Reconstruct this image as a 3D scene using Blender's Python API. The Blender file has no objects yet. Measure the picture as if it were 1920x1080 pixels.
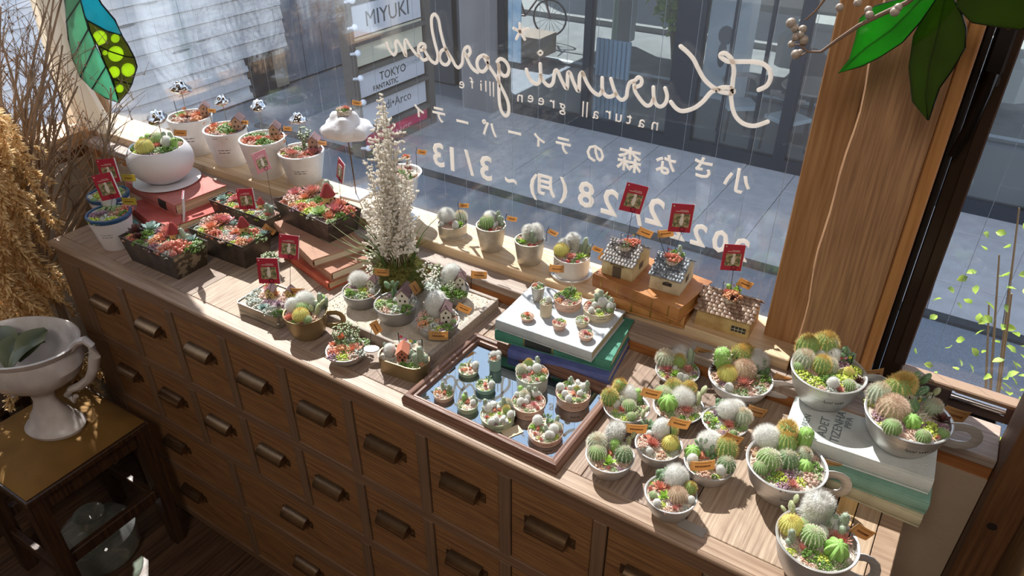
import bpy, math, random
from mathutils import Vector, Matrix, Euler
rnd = random.Random(7)
sc = bpy.context.scene
COL = sc.collection
PI = math.pi

# ------------------------------------------------------------------ camera
CAM = Vector((1.64053, -0.64513, 0.8))
XR = Vector((0.840805, 0.541337, 0.0)).normalized()      # camera right
FW = Vector((-0.455290, 0.706441, -0.541896)).normalized()  # forward
XR = (XR - FW * XR.dot(FW)).normalized()
UP = XR.cross(FW)
FPX = 1387.85
cd = bpy.data.cameras.new('camera'); cam = bpy.data.objects.new('camera', cd); COL.objects.link(cam)
cam.matrix_world = Matrix.Translation(CAM) @ Matrix((XR, UP, -FW)).transposed().to_4x4()
cd.sensor_width = 36.0; cd.lens = FPX / 1920 * 36.0; cd.clip_start = .01; cd.clip_end = 200
sc.camera = cam

def at(px, py, v, axis=2):
    "point of the plane axis=v seen at a pixel of the photograph"
    d = XR * (px - 960) + UP * (540 - py) + FW * FPX
    return CAM + d * ((v - CAM[axis]) / d[axis])
def depth(p): return (Vector(p) - CAM).dot(FW)
def ppm(p): return FPX / depth(p)

# ------------------------------------------------------------------ world, sun, fill lights, exposure
SUN_DIR = Vector((.0245, -.0172, -.0345)).normalized()
w = bpy.data.worlds.new('world'); sc.world = w; w.use_nodes = True
nt = w.node_tree; bg = nt.nodes['Background']
tcw = nt.nodes.new('ShaderNodeTexCoord'); sxw = nt.nodes.new('ShaderNodeSeparateXYZ'); nt.links.new(tcw.outputs['Generated'], sxw.inputs[0])
rw = nt.nodes.new('ShaderNodeValToRGB'); nt.links.new(sxw.outputs[2], rw.inputs[0]); nt.links.new(rw.outputs[0], bg.inputs[0])
rw.color_ramp.elements[0].position = 0; rw.color_ramp.elements[0].color = (.82, .84, .87, 1)      # horizon
rw.color_ramp.elements[1].position = 1; rw.color_ramp.elements[1].color = (.40, .50, .68, 1)      # zenith
e_ = rw.color_ramp.elements.new(.45); e_.color = (.56, .65, .78, 1)
bg.inputs[1].default_value = 2.4
sl = bpy.data.lights.new('sun', 'SUN'); sl.energy = 13.0; sl.angle = math.radians(.6); sl.color = (1, .965, .91)
so = bpy.data.objects.new('sun', sl); COL.objects.link(so); so.rotation_euler = SUN_DIR.to_track_quat('-Z', 'Y').to_euler()
so.location = (0, 3, 8)
def area(name, loc, target, size, e, col):
    l = bpy.data.lights.new(name, 'AREA'); l.energy = e; l.size = size; l.color = col; l.shape = 'DISK'
    o = bpy.data.objects.new(name, l); COL.objects.link(o); o.location = loc
    o.rotation_euler = (Vector(target) - Vector(loc)).to_track_quat('-Z', 'Y').to_euler()
area('ceiling_fill', (1.6, -1.6, 1.75), (1.2, -.4, -.2), .7, 16, (1, .91, .82))  # warm fill lights added out of view to lift the room's shadows
area('ceiling_fill', (3.0, -.9, 1.75), (2.6, -.2, -.2), .6, 9, (1, .91, .82))
sc.view_settings.view_transform = 'Standard'; sc.view_settings.look = 'None'
sc.view_settings.gamma = 1; sc.view_settings.use_curve_mapping = False
sc.view_settings.exposure = 0.18
sc.cycles.max_bounces = 8; sc.cycles.transparent_max_bounces = 24; sc.cycles.caustics_reflective = False
sc.cycles.sample_clamp_indirect = 6

# ------------------------------------------------------------------ materials
def lin(h):
    if isinstance(h, (tuple, list)): return tuple(h)[:3]
    h = h.lstrip('#'); v = [int(h[i:i + 2], 16) / 255 for i in (0, 2, 4)]
    return tuple(c / 12.92 if c < .04045 else ((c + .055) / 1.055) ** 2.4 for c in v)
MC = {}
def mat(name, c=(.5, .5, .5), rough=.6, metal=0, c2=None, scale=20, stretch=(1, 1, 1), bump=0, bscale=None, sub=0, trans=0, spec=.5, lo=.35, hi=.65, coords='Object', detail=4):
    if name in MC: return MC[name]
    m = bpy.data.materials.new(name); m.use_nodes = True; n = m.node_tree; b = n.nodes['Principled BSDF']
    c = lin(c); b.inputs['Base Color'].default_value = (*c, 1)
    b.inputs['Roughness'].default_value = rough; b.inputs['Metallic'].default_value = metal
    b.inputs['Specular IOR Level'].default_value = spec
    if c2 is not None or bump:
        tc = n.nodes.new('ShaderNodeTexCoord'); mp = n.nodes.new('ShaderNodeMapping'); mp.inputs['Scale'].default_value = stretch
        n.links.new(tc.outputs[coords], mp.inputs[0])
        no = n.nodes.new('ShaderNodeTexNoise'); no.inputs['Scale'].default_value = scale; no.inputs['Detail'].default_value = detail
        n.links.new(mp.outputs[0], no.inputs[0])
        if c2 is not None:
            r = n.nodes.new('ShaderNodeValToRGB'); r.color_ramp.elements[0].color = (*c, 1); r.color_ramp.elements[1].color = (*lin(c2), 1)
            r.color_ramp.elements[0].position = lo; r.color_ramp.elements[1].position = hi
            n.links.new(no.outputs[0], r.inputs[0]); n.links.new(r.outputs[0], b.inputs['Base Color'])
        if bump:
            bp = n.nodes.new('ShaderNodeBump'); bp.inputs['Strength'].default_value = bump; bp.inputs['Distance'].default_value = .002
            if bscale:
                nb = n.nodes.new('ShaderNodeTexNoise'); nb.inputs['Scale'].default_value = bscale; n.links.new(mp.outputs[0], nb.inputs[0])
            else: nb = no
            n.links.new(nb.outputs[0], bp.inputs['Height']); n.links.new(bp.outputs[0], b.inputs['Normal'])
    if sub:
        b.inputs['Subsurface Weight'].default_value = sub; b.inputs['Subsurface Radius'].default_value = (.004, .003, .002); b.inputs['Subsurface Scale'].default_value = 1
    if trans:
        out = n.nodes['Material Output']; t = n.nodes.new('ShaderNodeBsdfTranslucent'); t.inputs[0].default_value = (*c, 1)
        mx = n.nodes.new('ShaderNodeMixShader'); mx.inputs[0].default_value = trans
        n.links.new(b.outputs[0], mx.inputs[1]); n.links.new(t.outputs[0], mx.inputs[2]); n.links.new(mx.outputs[0], out.inputs[0])
    MC[name] = m; return m
def pane_mat(name, tint=(1, 1, 1), refl=1.0, ior=1.5, rough=0.0, dirt=0.0):
    if name in MC: return MC[name]
    m = bpy.data.materials.new(name); m.use_nodes = True; n = m.node_tree
    for x in list(n.nodes):
        if x.type != 'OUTPUT_MATERIAL': n.nodes.remove(x)
    out = n.nodes['Material Output']
    tr = n.nodes.new('ShaderNodeBsdfTransparent'); tr.inputs[0].default_value = (*tint, 1)
    gl = n.nodes.new('ShaderNodeBsdfGlossy'); gl.inputs['Roughness'].default_value = rough; gl.inputs[0].default_value = (1, 1, 1, 1)
    fr = n.nodes.new('ShaderNodeLayerWeight'); fr.inputs[0].default_value = .5
    pw = n.nodes.new('ShaderNodeMath'); pw.operation = 'POWER'; pw.inputs[1].default_value = 5; n.links.new(fr.outputs['Facing'], pw.inputs[0])
    ad = n.nodes.new('ShaderNodeMath'); ad.operation = 'MULTIPLY_ADD'; ad.inputs[1].default_value = .96; ad.inputs[2].default_value = ((ior - 1) / (ior + 1)) ** 2; n.links.new(pw.outputs[0], ad.inputs[0]); fr = ad
    mu = n.nodes.new('ShaderNodeMath'); mu.operation = 'MULTIPLY'; mu.inputs[1].default_value = refl; mu.use_clamp = True
    mx = n.nodes.new('ShaderNodeMixShader')
    n.links.new(fr.outputs[0], mu.inputs[0]); n.links.new(mu.outputs[0], mx.inputs[0])
    n.links.new(tr.outputs[0], mx.inputs[1]); n.links.new(gl.outputs[0], mx.inputs[2])
    last = mx
    if dirt:
        df = n.nodes.new('ShaderNodeBsdfDiffuse'); df.inputs[0].default_value = (.8, .8, .8, 1)
        m2 = n.nodes.new('ShaderNodeMixShader'); m2.inputs[0].default_value = dirt
        n.links.new(mx.outputs[0], m2.inputs[1]); n.links.new(df.outputs[0], m2.inputs[2]); last = m2
    n.links.new(last.outputs[0], out.inputs[0]); MC[name] = m; return m
def ramp_mat(name, base, tip, rough=.5, sub=.0, trans=0, rand=.0):
    "leaf material: the mesh attribute 'tip' runs from base colour to tip colour"
    if name in MC: return MC[name]
    m = bpy.data.materials.new(name); m.use_nodes = True; n = m.node_tree; b = n.nodes['Principled BSDF']
    a = n.nodes.new('ShaderNodeAttribute'); a.attribute_name = 'tip'
    r = n.nodes.new('ShaderNodeValToRGB'); r.color_ramp.elements[0].color = (*lin(base), 1); r.color_ramp.elements[1].color = (*lin(tip), 1)
    r.color_ramp.elements[0].position = .15; r.color_ramp.elements[1].position = .95
    n.links.new(a.outputs['Fac'], r.inputs[0]); n.links.new(r.outputs[0], b.inputs['Base Color'])
    b.inputs['Roughness'].default_value = rough
    if trans:
        t = n.nodes.new('ShaderNodeBsdfTranslucent'); n.links.new(r.outputs[0], t.inputs[0])
        mx = n.nodes.new('ShaderNodeMixShader'); mx.inputs[0].default_value = trans
        n.links.new(b.outputs[0], mx.inputs[1]); n.links.new(t.outputs[0], mx.inputs[2]); n.links.new(mx.outputs[0], n.nodes['Material Output'].inputs[0])
    MC[name] = m; return m
# wood
def wood(name, c, c2, ax=0, sc_=9, rough=.6, bump=.25, lo=.35, hi=.65):
    st = [34, 34, 34]; st[ax] = 1.3
    return mat(name, c, rough, 0, c2, sc_, tuple(st), bump, detail=7, lo=lo, hi=hi)
W_TOPY = wood('weathered_board', '#857668', '#b3a698', 1, 7, .65, .5)
W_TOPX = wood('brown_edge_board', '#866a54', '#a58b74', 0, 5, .5, .25)
W_YEL = wood('yellow_pine', '#b98f58', '#d8b47e', 1, 6, .6, .2)
W_DRAW = wood('drawer_oak', '#6f4c31', '#936a42', 0, 8, .45, .35)
W_RAIL = wood('frame_oak', '#6a4f3d', '#806249', 0, 5, .5, .2)
W_STILE = wood('stile_oak', '#66503e', '#7b5f48', 2, 5, .5, .2)
W_SILL = wood('sill_pine', '#c2a17c', '#d8be9c', 0, 4, .55, .15)
W_LEDGE = wood('ledge_board', '#8f7b70', '#ab9a8d', 0, 6, .6, .3)
W_POST = wood('post_timber', '#96683e', '#b3865a', 2, 6, .6, .3)
W_POST2 = wood('post_timber_rough', '#886245', '#a8805b', 2, 9, .6, .6)
W_DARK = wood('dark_timber', '#5a3a24', '#7a5434', 2, 5, .55, .2)
W_FRAME = wood('mirror_moulding', '#5f3f34', '#82604e', 0, 7, .4, .5)
W_STOOL = wood('dark_stool_wood', '#2c1a12', '#46301f', 2, 6, .4, .2)
PLASTER = mat('plaster', '#a8937a', .9, 0, '#b7a28a', 8, bump=.3, bscale=120)
PLASTER_W = mat('white_plaster', '#b9ae9e', .9, 0, '#cbc1b2', 5, bump=.3, bscale=100)
WHITE = mat('white_ceramic', '#e2dedb', .45, 0, '#d2cdc9', 30, bump=.25, bscale=80)
MATTE_W = mat('matte_white_ceramic', '#dcd8da', .55)
ALU = mat('brushed_aluminium', '#cbc9c7', .38, .6, '#bdbab7', 25, (1, 1, 12))
ALU_W = mat('white_enamel', '#d3d1d0', .3, .25)
ZINC = mat('galvanised_zinc', '#a59f94', .42, .6, '#c6bfb2', 35)
GREYP = mat('grey_enamel', '#8d8a88', .4, .3)
GOLD = mat('gold_metal', '#93805c', .4, .65, '#a3906c', 20)
TIN = mat('dark_tin', '#4c4540', .42, .7, '#6a6058', 40, bump=.1)
TIN_S = mat('scratched_tin', '#5c5346', .4, .7, '#a39680', 60, bump=.3, lo=.48, hi=.56)
BRONZE = mat('dark_bronze_frame', '#2a211c', .35, .4)
STEEL = mat('steel', '#b0aeb0', .2, 1)
CHROME = mat('silver_lustre', '#d8d8da', .12, 1)
BLACKW = mat('black_wire', '#1a1614', .5, .3)
BRASSH = mat('aged_brass', '#5e4a38', .33, .85, '#80664a', 30)
SOIL = mat('gravel', '#a89684', .9, 0, '#e2d6c6', 420, bump=.8, lo=.4, hi=.6, detail=2)
PEB = mat('pebbles', '#8a7566', .8, 0, '#e0d2c0', 160, lo=.42, hi=.58)
SAND = mat('coral_sand', '#b8a794', .95, 0, '#d9cbb9', 500, bump=1, lo=.3, hi=.6)
ORANGE = mat('orange_tag', '#dfb57c', .6, trans=.5)
ORANGE2 = mat('kraft_tag', '#c79d6a', .65, trans=.45)
YTAG = mat('yellow_tag', '#c9b850', .6, trans=.4)
PRINT = mat('tag_print', '#6d3e18', .7)
RED = mat('red_card', '#a8263c', .5)
REDP = mat('pink_card', '#c8808a', .5)
PAPER = mat('paper_white', '#e6e2e4', .7, trans=.2)
PIC = mat('garden_picture', '#4d5a3c', .5, 0, '#b09a78', 260, lo=.38, hi=.62)
PALEF = mat('pale_print', '#d8cfc4', .6)
BLK = mat('black_print', '#2b2320', .6)
BROWNPR = mat('brown_print', '#4c3a30', .6)

# ------------------------------------------------------------------ mesh helpers
class MB:
    def __init__(s): s.v = []; s.f = []; s.m = []; s.t = []; s.mi = 0; s.tip = 0.0
    def add(s, vs, fs, tip=None):
        o = len(s.v); s.v += [tuple(p) for p in vs]; s.f += [tuple(i + o for i in f) for f in fs]; s.m += [s.mi] * len(fs)
        s.t += (tip if tip is not None else [s.tip] * len(vs))
    def box(s, c, d, M=None):
        x, y, z = c; a, b, h = d[0] / 2, d[1] / 2, d[2] / 2
        vs = [Vector((x + i * a, y + j * b, z + k * h)) for k in (-1, 1) for j in (-1, 1) for i in (-1, 1)]
        if M: vs = [M @ v for v in vs]
        s.add(vs, [(0, 2, 3, 1), (4, 5, 7, 6), (0, 1, 5, 4), (2, 6, 7, 3), (0, 4, 6, 2), (1, 3, 7, 5)])
    def bbox(s, lo, hi): s.box([(a + b) / 2 for a, b in zip(lo, hi)], [abs(b - a) for a, b in zip(lo, hi)])
    def cbox(s, c, d, e, M=None):
        "box with chamfered top and vertical edges (e)"
        x, y, z = c; a, b, h = d[0] / 2, d[1] / 2, d[2] / 2
        rings = []
        for (zz, q) in ((-h, 0), (h - e, 0), (h, e)):
            A, B = a - q, b - q; E = e
            rings.append([Vector((x + p, y + r, z + zz)) for p, r in ((-A + E, -B), (A - E, -B), (A, -B + E), (A, B - E), (A - E, B), (-A + E, B), (-A, B - E), (-A, -B + E))])
        vs = [v for r in rings for v in r]
        if M: vs = [M @ v for v in vs]
        fs = [tuple(range(7, -1, -1)), tuple(range(16, 24))]
        for k in (0, 8):
            for i in range(8): j = (i + 1) % 8; fs.append((k + i, k + j, k + 8 + j, k + 8 + i))
        s.add(vs, fs)
    def lathe(s, prof, n=32, c=(0, 0, 0), sx=1, sy=1, fn=None, M=None, tips=None, cap=True):
        vs = []; fs = []; tp = []
        for k, (r, z) in enumerate(prof):
            for i in range(n):
                a = 2 * PI * i / n; rr = r * (fn(a, z) if fn else 1)
                p = Vector((c[0] + rr * math.cos(a) * sx, c[1] + rr * math.sin(a) * sy, c[2] + z)); vs.append(M @ p if M else p)
                tp.append(tips[k] if tips else s.tip)
        for k in range(len(prof) - 1):
            for i in range(n):
                j = (i + 1) % n; fs.append((k * n + i, k * n + j, (k + 1) * n + j, (k + 1) * n + i))
        if cap:
            if prof[0][0] > 1e-5: fs.append(tuple(range(n - 1, -1, -1)))
            if prof[-1][0] > 1e-5: fs.append(tuple((len(prof) - 1) * n + i for i in range(n)))
        s.add(vs, fs, tp)
    def tube(s, pts, r, n=6, flat=None, up=None, closed=False):
        "round (or flat strap) tube along points; r a number or list"
        pts = [Vector(p) for p in pts]; L = len(pts); vs = []; fs = []
        ref = Vector(up) if up else Vector((0.13, .21, 1)).normalized()
        for k, p in enumerate(pts):
            if closed: t = (pts[(k + 1) % L] - pts[k - 1]).normalized()
            else: t = (pts[min(k + 1, L - 1)] - pts[max(k - 1, 0)]).normalized()
            a = t.cross(ref)
            if a.length < 1e-4: a = t.cross(Vector((1, 0, 0)))
            a.normalize(); b = a.cross(t).normalized()
            rr = r[k] if isinstance(r, (list, tuple)) else r
            for i in range(n):
                q = 2 * PI * (i + .5) / n; fa, fb = (flat if flat else (1, 1))
                vs.append(p + a * (math.cos(q) * rr * fa) + b * (math.sin(q) * rr * fb))
        for k in range(L if closed else L - 1):
            for i in range(n):
                j = (i + 1) % n; k2 = (k + 1) % L; fs.append((k * n + i, k * n + j, k2 * n + j, k2 * n + i))
        if not closed: fs.append(tuple(range(n - 1, -1, -1))); fs.append(tuple((L - 1) * n + i for i in range(n)))
        s.add(vs, fs)
    def ball(s, c, r, n=8, m=5, M=None, tips=None):
        rx, ry, rz = (r, r, r) if not isinstance(r, (tuple, list)) else r
        prof = []; tp = []
        for k in range(m + 1):
            a = -PI / 2 + PI * k / m; prof.append((max(math.cos(a), 1e-6), math.sin(a) * rz)); tp.append(k / m)
        s.lathe(prof, n, c, rx, ry, M=M, tips=tp if tips else None, cap=False)
    def tri(s, a, b, c): s.add([a, b, c], [(0, 1, 2)])
    def spike(s, p, d, l, w):
        d = Vector(d); p = Vector(p); a = d.cross(Vector((.3, .5, .81))).normalized() * w
        s.add([p - a, p + a, p + d * l], [(0, 1, 2)])
    def mesh(s, name, mats, smooth=True):
        me = bpy.data.meshes.new(name); me.from_pydata(s.v, [], s.f)
        for m in (mats if isinstance(mats, (list, tuple)) else [mats]): me.materials.append(m)
        if any(s.m): me.polygons.foreach_set('material_index', s.m)
        if any(s.t):
            at_ = me.attributes.new('tip', 'FLOAT', 'POINT'); at_.data.foreach_set('value', s.t)
        if smooth:
            me.shade_smooth()
            try: me.set_sharp_from_angle(angle=math.radians(38))
            except Exception: pass
        me.update(); return me
    def build(s, name, mats, parent=None, smooth=True, loc=None, rot=None, **kw):
        return place(name, s.mesh(name, mats, smooth), parent, loc, rot, **kw)
def place(name, me, parent=None, loc=None, rot=None, scale=None, **kw):
    o = bpy.data.objects.new(name, me); COL.objects.link(o)
    if parent is not None: o.parent = parent
    if loc is not None: o.location = loc
    if rot is not None: o.rotation_euler = rot if isinstance(rot, (tuple, list, Euler)) else (0, 0, rot)
    if scale is not None: o.scale = scale if isinstance(scale, (tuple, list)) else (scale,) * 3
    for k, v in kw.items(): o[k] = v
    return o
def thing(name, label, cat, loc=(0, 0, 0), rot=None, group=None):
    o = bpy.data.objects.new(name, None); COL.objects.link(o); o.location = loc; o.empty_display_size = .01
    if rot is not None: o.rotation_euler = (0, 0, rot)
    o['label'] = label; o['category'] = cat
    if group: o['group'] = group
    return o
def tag(o, label, cat, group=None):
    o['label'] = label; o['category'] = cat
    if group: o['group'] = group
    return o
def struct(o, label=None): 
    o['kind'] = 'structure'
    if label: o['label'] = label
    return o
def text(name, body, size, m, parent, loc, rot, depth_=.0004, align='CENTER', sx=1, bold=0):
    cu = bpy.data.curves.new(name, 'FONT'); cu.body = body; cu.size = size; cu.extrude = depth_; cu.align_x = align; cu.align_y = 'CENTER'; cu.resolution_u = 2
    cu.offset = bold
    o = bpy.data.objects.new(name, cu); COL.objects.link(o)
    dg = bpy.context.evaluated_depsgraph_get(); me = bpy.data.meshes.new_from_object(o.evaluated_get(dg))
    bpy.data.objects.remove(o); me.materials.clear(); me.materials.append(m)
    return place(name, me, parent, loc, rot, (sx, 1, 1))

# ================================================================== ROOM SHELL
GY = .475          # glass plane of the big window
def boxobj(name, lo, hi, m, parent=None, **kw):
    b = MB(); b.bbox(lo, hi); return b.build(name, m, parent, smooth=False, **kw)
FLOORW = wood('floor_board', '#3c2a20', '#5c4534', 1, 4, .45, .3)
fl = thing('floor', '', '', (0, 0, -.8)); del fl['label']; del fl['category']; fl['kind'] = 'structure'
x = -.42; k = 0
while x < 4.0:
    boxobj('floor_board', (x + .001, -2.6, -.03), (x + .118, .345, 0 - .0006 * (k % 3)), FLOORW, fl); x += .12; k += 1
boxobj('subfloor', (-.42, -2.6, -.06), (4.0, .345, -.031), mat('subfloor', '#1a1410', .9), fl)
struct(boxobj('ceiling', (-.6, -2.6, 1.9), (4.0, .5, 1.95), mat('ceiling_paint', '#8d8274', .9)))
struct(boxobj('wall_back', (-.6, -2.65, -.8), (4.0, -2.6, 1.9), PLASTER))
struct(boxobj('wall_right', (4.0, -2.65, -.8), (4.05, .5, 1.9), PLASTER))
# wall below the big window and its plain beige part right of the cabinet
struct(boxobj('wall_window', (-.55, .345, -.8), (1.811, .5, -.006), PLASTER))
struct(boxobj('wall_window_beyond', (1.9, .345, -.8), (4.0, .5, 1.9), PLASTER))
struct(boxobj('wall_window_lintel', (-.55, .40, 1.45), (4.0, .5, 1.9), PLASTER))
# left wall: white below the sill, window above
struct(boxobj('wall_left', (-.55, -2.6, -.8), (-.42, .345, -.012), PLASTER_W))
struct(boxobj('wall_left_beyond', (-.55, -2.6, -.012), (-.42, -.75, 1.9), PLASTER_W))
struct(boxobj('wall_left_lintel', (-.55, -.75, 1.45), (-.42, .40, 1.9), PLASTER_W))
# sills and ledge
b = MB(); b.cbox((.45 * 2 / 2 - .05 + .13, .4325, .0375), (2.16 - .16 + .02, .093, .035), .002)
sill = thing('trim_1', '', '', (0, 0, 0)); del sill['label']; del sill['category']; sill['kind'] = 'structure'
for (x0, x1) in ((-.55, .62), (.622, 1.507)):
    b = MB(); b.cbox(((x0 + x1) / 2, (.386 + .49) / 2, .0375), (x1 - x0, .104, .035), .0015); b.build('sill_board', W_SILL, sill, smooth=False)
b = MB(); b.cbox((-.485, -.13, .0375), (.13, 1.03, .035), .0015); b.build('sill_board', wood('sill_pine_left', '#b98a5c', '#cfa67a', 1, 4, .5, .1), sill, smooth=False)
b = MB(); b.bbox((-.43, -.6, -.012), (-.42, .345, .02)); b.build('sill_apron', W_DARK, sill, smooth=False)
led = thing('trim_2', '', '', (0, 0, 0)); del led['label']; del led['category']; led['kind'] = 'structure'
for (x0, x1) in ((-.42, .50), (.502, 1.511)):
    b = MB(); b.cbox(((x0 + x1) / 2, .366, .027), (x1 - x0, .044, .016), .0012); b.build('ledge_board', W_LEDGE, led, smooth=False)
b = MB(); b.cbox(((1.511 + 1.811) / 2, .386, .027), (.30, .084, .016), .0012); b.build('ledge_board', W_LEDGE, led, smooth=False)
for (x0, x1) in ((-.42, .70), (.702, 1.811)):
    b = MB(); b.bbox((x0, .349, -.006), (x1, .362, .019)); b.build('ledge_apron', wood('apron_pine', '#91592e', '#ab7142', 0, 5, .55, .3), led, smooth=False)
# timber posts right of the big window
posts = thing('trim_3', '', '', (0, 0, 0)); del posts['label']; del posts['category']; posts['kind'] = 'structure'
def post(name, lo, hi, m):
    b = MB(); b.cbox(((lo[0] + hi[0]) / 2, (lo[1] + hi[1]) / 2, (lo[2] + hi[2]) / 2), (hi[0] - lo[0], hi[1] - lo[1], hi[2] - lo[2]), .002)
    return b.build(name, m, posts, smooth=False)
post('window_jamb', (1.451, .434, .055), (1.5075, .50, 1.45), W_POST)
# the big post: a waney bark edge on its left
b = MB(); zz = [-.01 + .03 * i for i in range(49)]
for i, z in enumerate(zz):
    pass
prof = []
for i, z in enumerate(zz):
    wv = .0025 * math.sin(z * 17) + .0015 * math.sin(z * 41 + 1)
    prof.append([(1.509 + wv, .43, z), (1.5085 + wv, .395, z), (1.5125 + wv, .385, z), (1.603, .385, z), (1.605, .387, z), (1.605, .50, z), (1.511, .50, z)])
vs = [p for r in prof for p in r]; fs = []
for k in range(len(zz) - 1):
    for i in range(7): j = (i + 1) % 7; fs.append((k * 7 + i, k * 7 + j, k * 7 + 7 + j, k * 7 + 7 + i))
b.add(vs, fs + [tuple((len(zz) - 1) * 7 + i for i in range(7))]); b.build('corner_post', W_POST2, posts)
post('post_edging', (1.6055, .392, .036), (1.6225, .50, 1.45), wood('edging_pine', '#a5713f', '#bf8a55', 2, 5, .5, .1))
post('right_post', (1.812, .30, -.8), (1.86, .40, 1.45), W_DARK)
post('right_post', (1.8605, .20, -.8), (1.875, .335, 1.45), wood('right_panel_wood', '#8a6c4a', '#a98a64', 2, 5, .6, .2))
post('right_post', (1.876, .335, -.8), (1.9, .50, 1.45), W_DARK)
b = MB(); b.lathe([(0, 0), (.0065, 0), (.0065, .0006), (0, .0009)], 12); b.build('knot', mat('knot', '#24150d', .8), posts, loc=at(1860, 987, .30, 1) + Vector((0, -.0002, 0)), rot=(PI / 2, 0, 0))

# ------------------------------------------------------------------ big window with vinyl lettering
win = thing('window_1', '', '', (0, 0, 0)); del win['label']; del win['category']; win['kind'] = 'structure'
GLASS = pane_mat('window_glass', (.97, .98, .985), .95, 1.5, 0, .015)
def pane(name, lo, hi, m, parent): return boxobj(name, lo, hi, m, parent)
pane('window_pane', (-.505, GY, .054), (1.452, GY + .003, 1.45), GLASS, win)
pane('window_pane', (-.505, GY + .010, .054), (1.452, GY + .013, 1.45), GLASS, win)
WIRE = mat('glass_wire', '#9aa6b4', .4, .6)
wm = MB(); wm.tube([(0, 0, .055), (0, 0, 1.45)], .00035, 4); wme = wm.mesh('safety_wire', WIRE)
x = -.49
while x < 1.44:
    place('safety_wire', wme, win, (x, GY + .0065, 0)); x += .0562
boxobj('window_corner_bar', (-.535, .452, .054), (-.505, .50, 1.45), W_POST, win)
win2 = thing('window_2', '', '', (0, 0, 0)); del win2['label']; del win2['category']; win2['kind'] = 'structure'
pane('window_pane', (-.525, -.75, .054), (-.521, .452, 1.45), GLASS, win2)
for y_ in (-.74, -.3): boxobj('window_mullion', (-.54, y_ - .012, .054), (-.51, y_ + .012, 1.45), BRONZE, win2)

VIN = mat('cream_vinyl', '#f0e8e0', .6, trans=.75)
def vstroke(name, pts, wpx, org=(0, 0), s=1.0):
    "vinyl stroke traced on the glass plane"
    P = [at(org[0] + a / s, org[1] + c / s, GY - .0008, 1) for a, c in pts]
    # smooth (Catmull-Rom)
    Q = []
    for i in range(len(P) - 1):
        p0 = P[max(i - 1, 0)]; p1 = P[i]; p2 = P[i + 1]; p3 = P[min(i + 2, len(P) - 1)]
        for t in (0, .25, .5, .75):
            Q.append(.5 * ((2 * p1) + (p2 - p0) * t + (2 * p0 - 5 * p1 + 4 * p2 - p3) * t * t + (3 * p1 - p0 - 3 * p2 + p3) * t ** 3))
    Q.append(P[-1]); return Q
def vin_letter(name, strokes, wpx, org, s):
    b = MB()
    for st in strokes:
        Q = vstroke(name, st, wpx, org, s); r = wpx / 2 / ppm(Q[0])
        E0 = (Q[0] - Q[1]).normalized(); E1 = (Q[-1] - Q[-2]).normalized(); ws_ = [(.95, .31), (.8, .6), (.5, .87), (0, 1)]
        Wd = [w_ for _, w_ in ws_[:3]] + [1] * len(Q) + [w_ for _, w_ in ws_[2::-1]]
        Q = [Q[0] + E0 * r * t_ for t_, _ in ws_[:3]] + Q + [Q[-1] + E1 * r * t_ for t_, _ in ws_[2::-1]]
        n = len(Q); L = []; Rr = []
        for i, q in enumerate(Q):
            t = (Q[min(i + 1, n - 1)] - Q[max(i - 1, 0)]).normalized(); nn = Vector((t.z, 0, -t.x)) * r * Wd[i]
            L.append(q + nn); Rr.append(q - nn)
        dy = Vector((0, .0004, 0))
        vs = []
        for i in range(n): vs += [L[i] - dy, Rr[i] - dy, L[i] + dy, Rr[i] + dy]
        fs = []
        for i in range(n - 1):
            a = 4 * i; c = a + 4
            fs += [(a, a + 1, c + 1, c), (a + 2, c + 2, c + 3, a + 3), (a, c, c + 2, a + 2), (a + 1, a + 3, c + 3, c + 1)]
        b.add(vs, fs)
    return b.build(name, VIN, vt, smooth=False)
vt = thing('window_lettering', 'cream vinyl shop name, Japanese line and dates lettered on the big window, read from outside', 'lettering')
C5 = ((1000, 0), 3.177); C9 = ((900, 0), 5.4); C11 = ((1180, 0), 5.4); C4 = ((600, 0), 3.176)
vin_letter('script_letter', [[(1180 + a / 5.4, c / 5.4) for a, c in [(520, 470), (590, 530), (650, 600), (700, 700), (750, 790), (810, 855), (880, 905), (950, 935), (1040, 940), (1052, 915), (1000, 888), (930, 890), (880, 910), (820, 940)]] +
    [(1000 + a / 3.177, c / 3.177) for a, c in [(1010, 605), (955, 645), (890, 662), (850, 645), (820, 608)]],
    [(1180 + a / 5.4, c / 5.4) for a, c in [(1310, 910), (1390, 870), (1430, 790), (1420, 710), (1360, 650), (1280, 630), (1180, 625), (1060, 625), (990, 620), (930, 580), (925, 550), (970, 540), (1030, 590), (1050, 650), (1060, 720), (1050, 800), (1040, 900), (1030, 980)]] +
    [(1000 + a / 3.177, c / 3.177) for a, c in [(1180, 600), (1188, 650), (1210, 700), (1255, 738), (1320, 750), (1395, 725)]]], 8.5, (0, 0), 1)
def S5(l): return [(1000 + a / 3.177, c / 3.177) for a, c in l]
def S9(l): return [(900 + a / 5.4, c / 5.4) for a, c in l]
def S4(l): return [(600 + a / 3.176, c / 3.176) for a, c in l]
vin_letter('script_letter', [S5([(785, 525), (797, 570), (788, 612), (760, 635), (732, 622), (718, 580), (715, 520)]), S5([(715, 590), (700, 622), (672, 628), (635, 590), (605, 540), (600, 495)])], 7.5, (0, 0), 1)
vin_letter('script_letter', [S5([(610, 520), (640, 505), (645, 475), (625, 460), (605, 480), (575, 492), (562, 530), (555, 575), (530, 595), (505, 580), (480, 530), (462, 470)])], 7.5, (0, 0), 1)
vin_letter('script_letter', [S5([(490, 560), (465, 575), (435, 572), (412, 535), (410, 465)]), S5([(410, 540), (390, 566), (350, 540), (318, 490), (295, 435)])], 7.5, (0, 0), 1)
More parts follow.
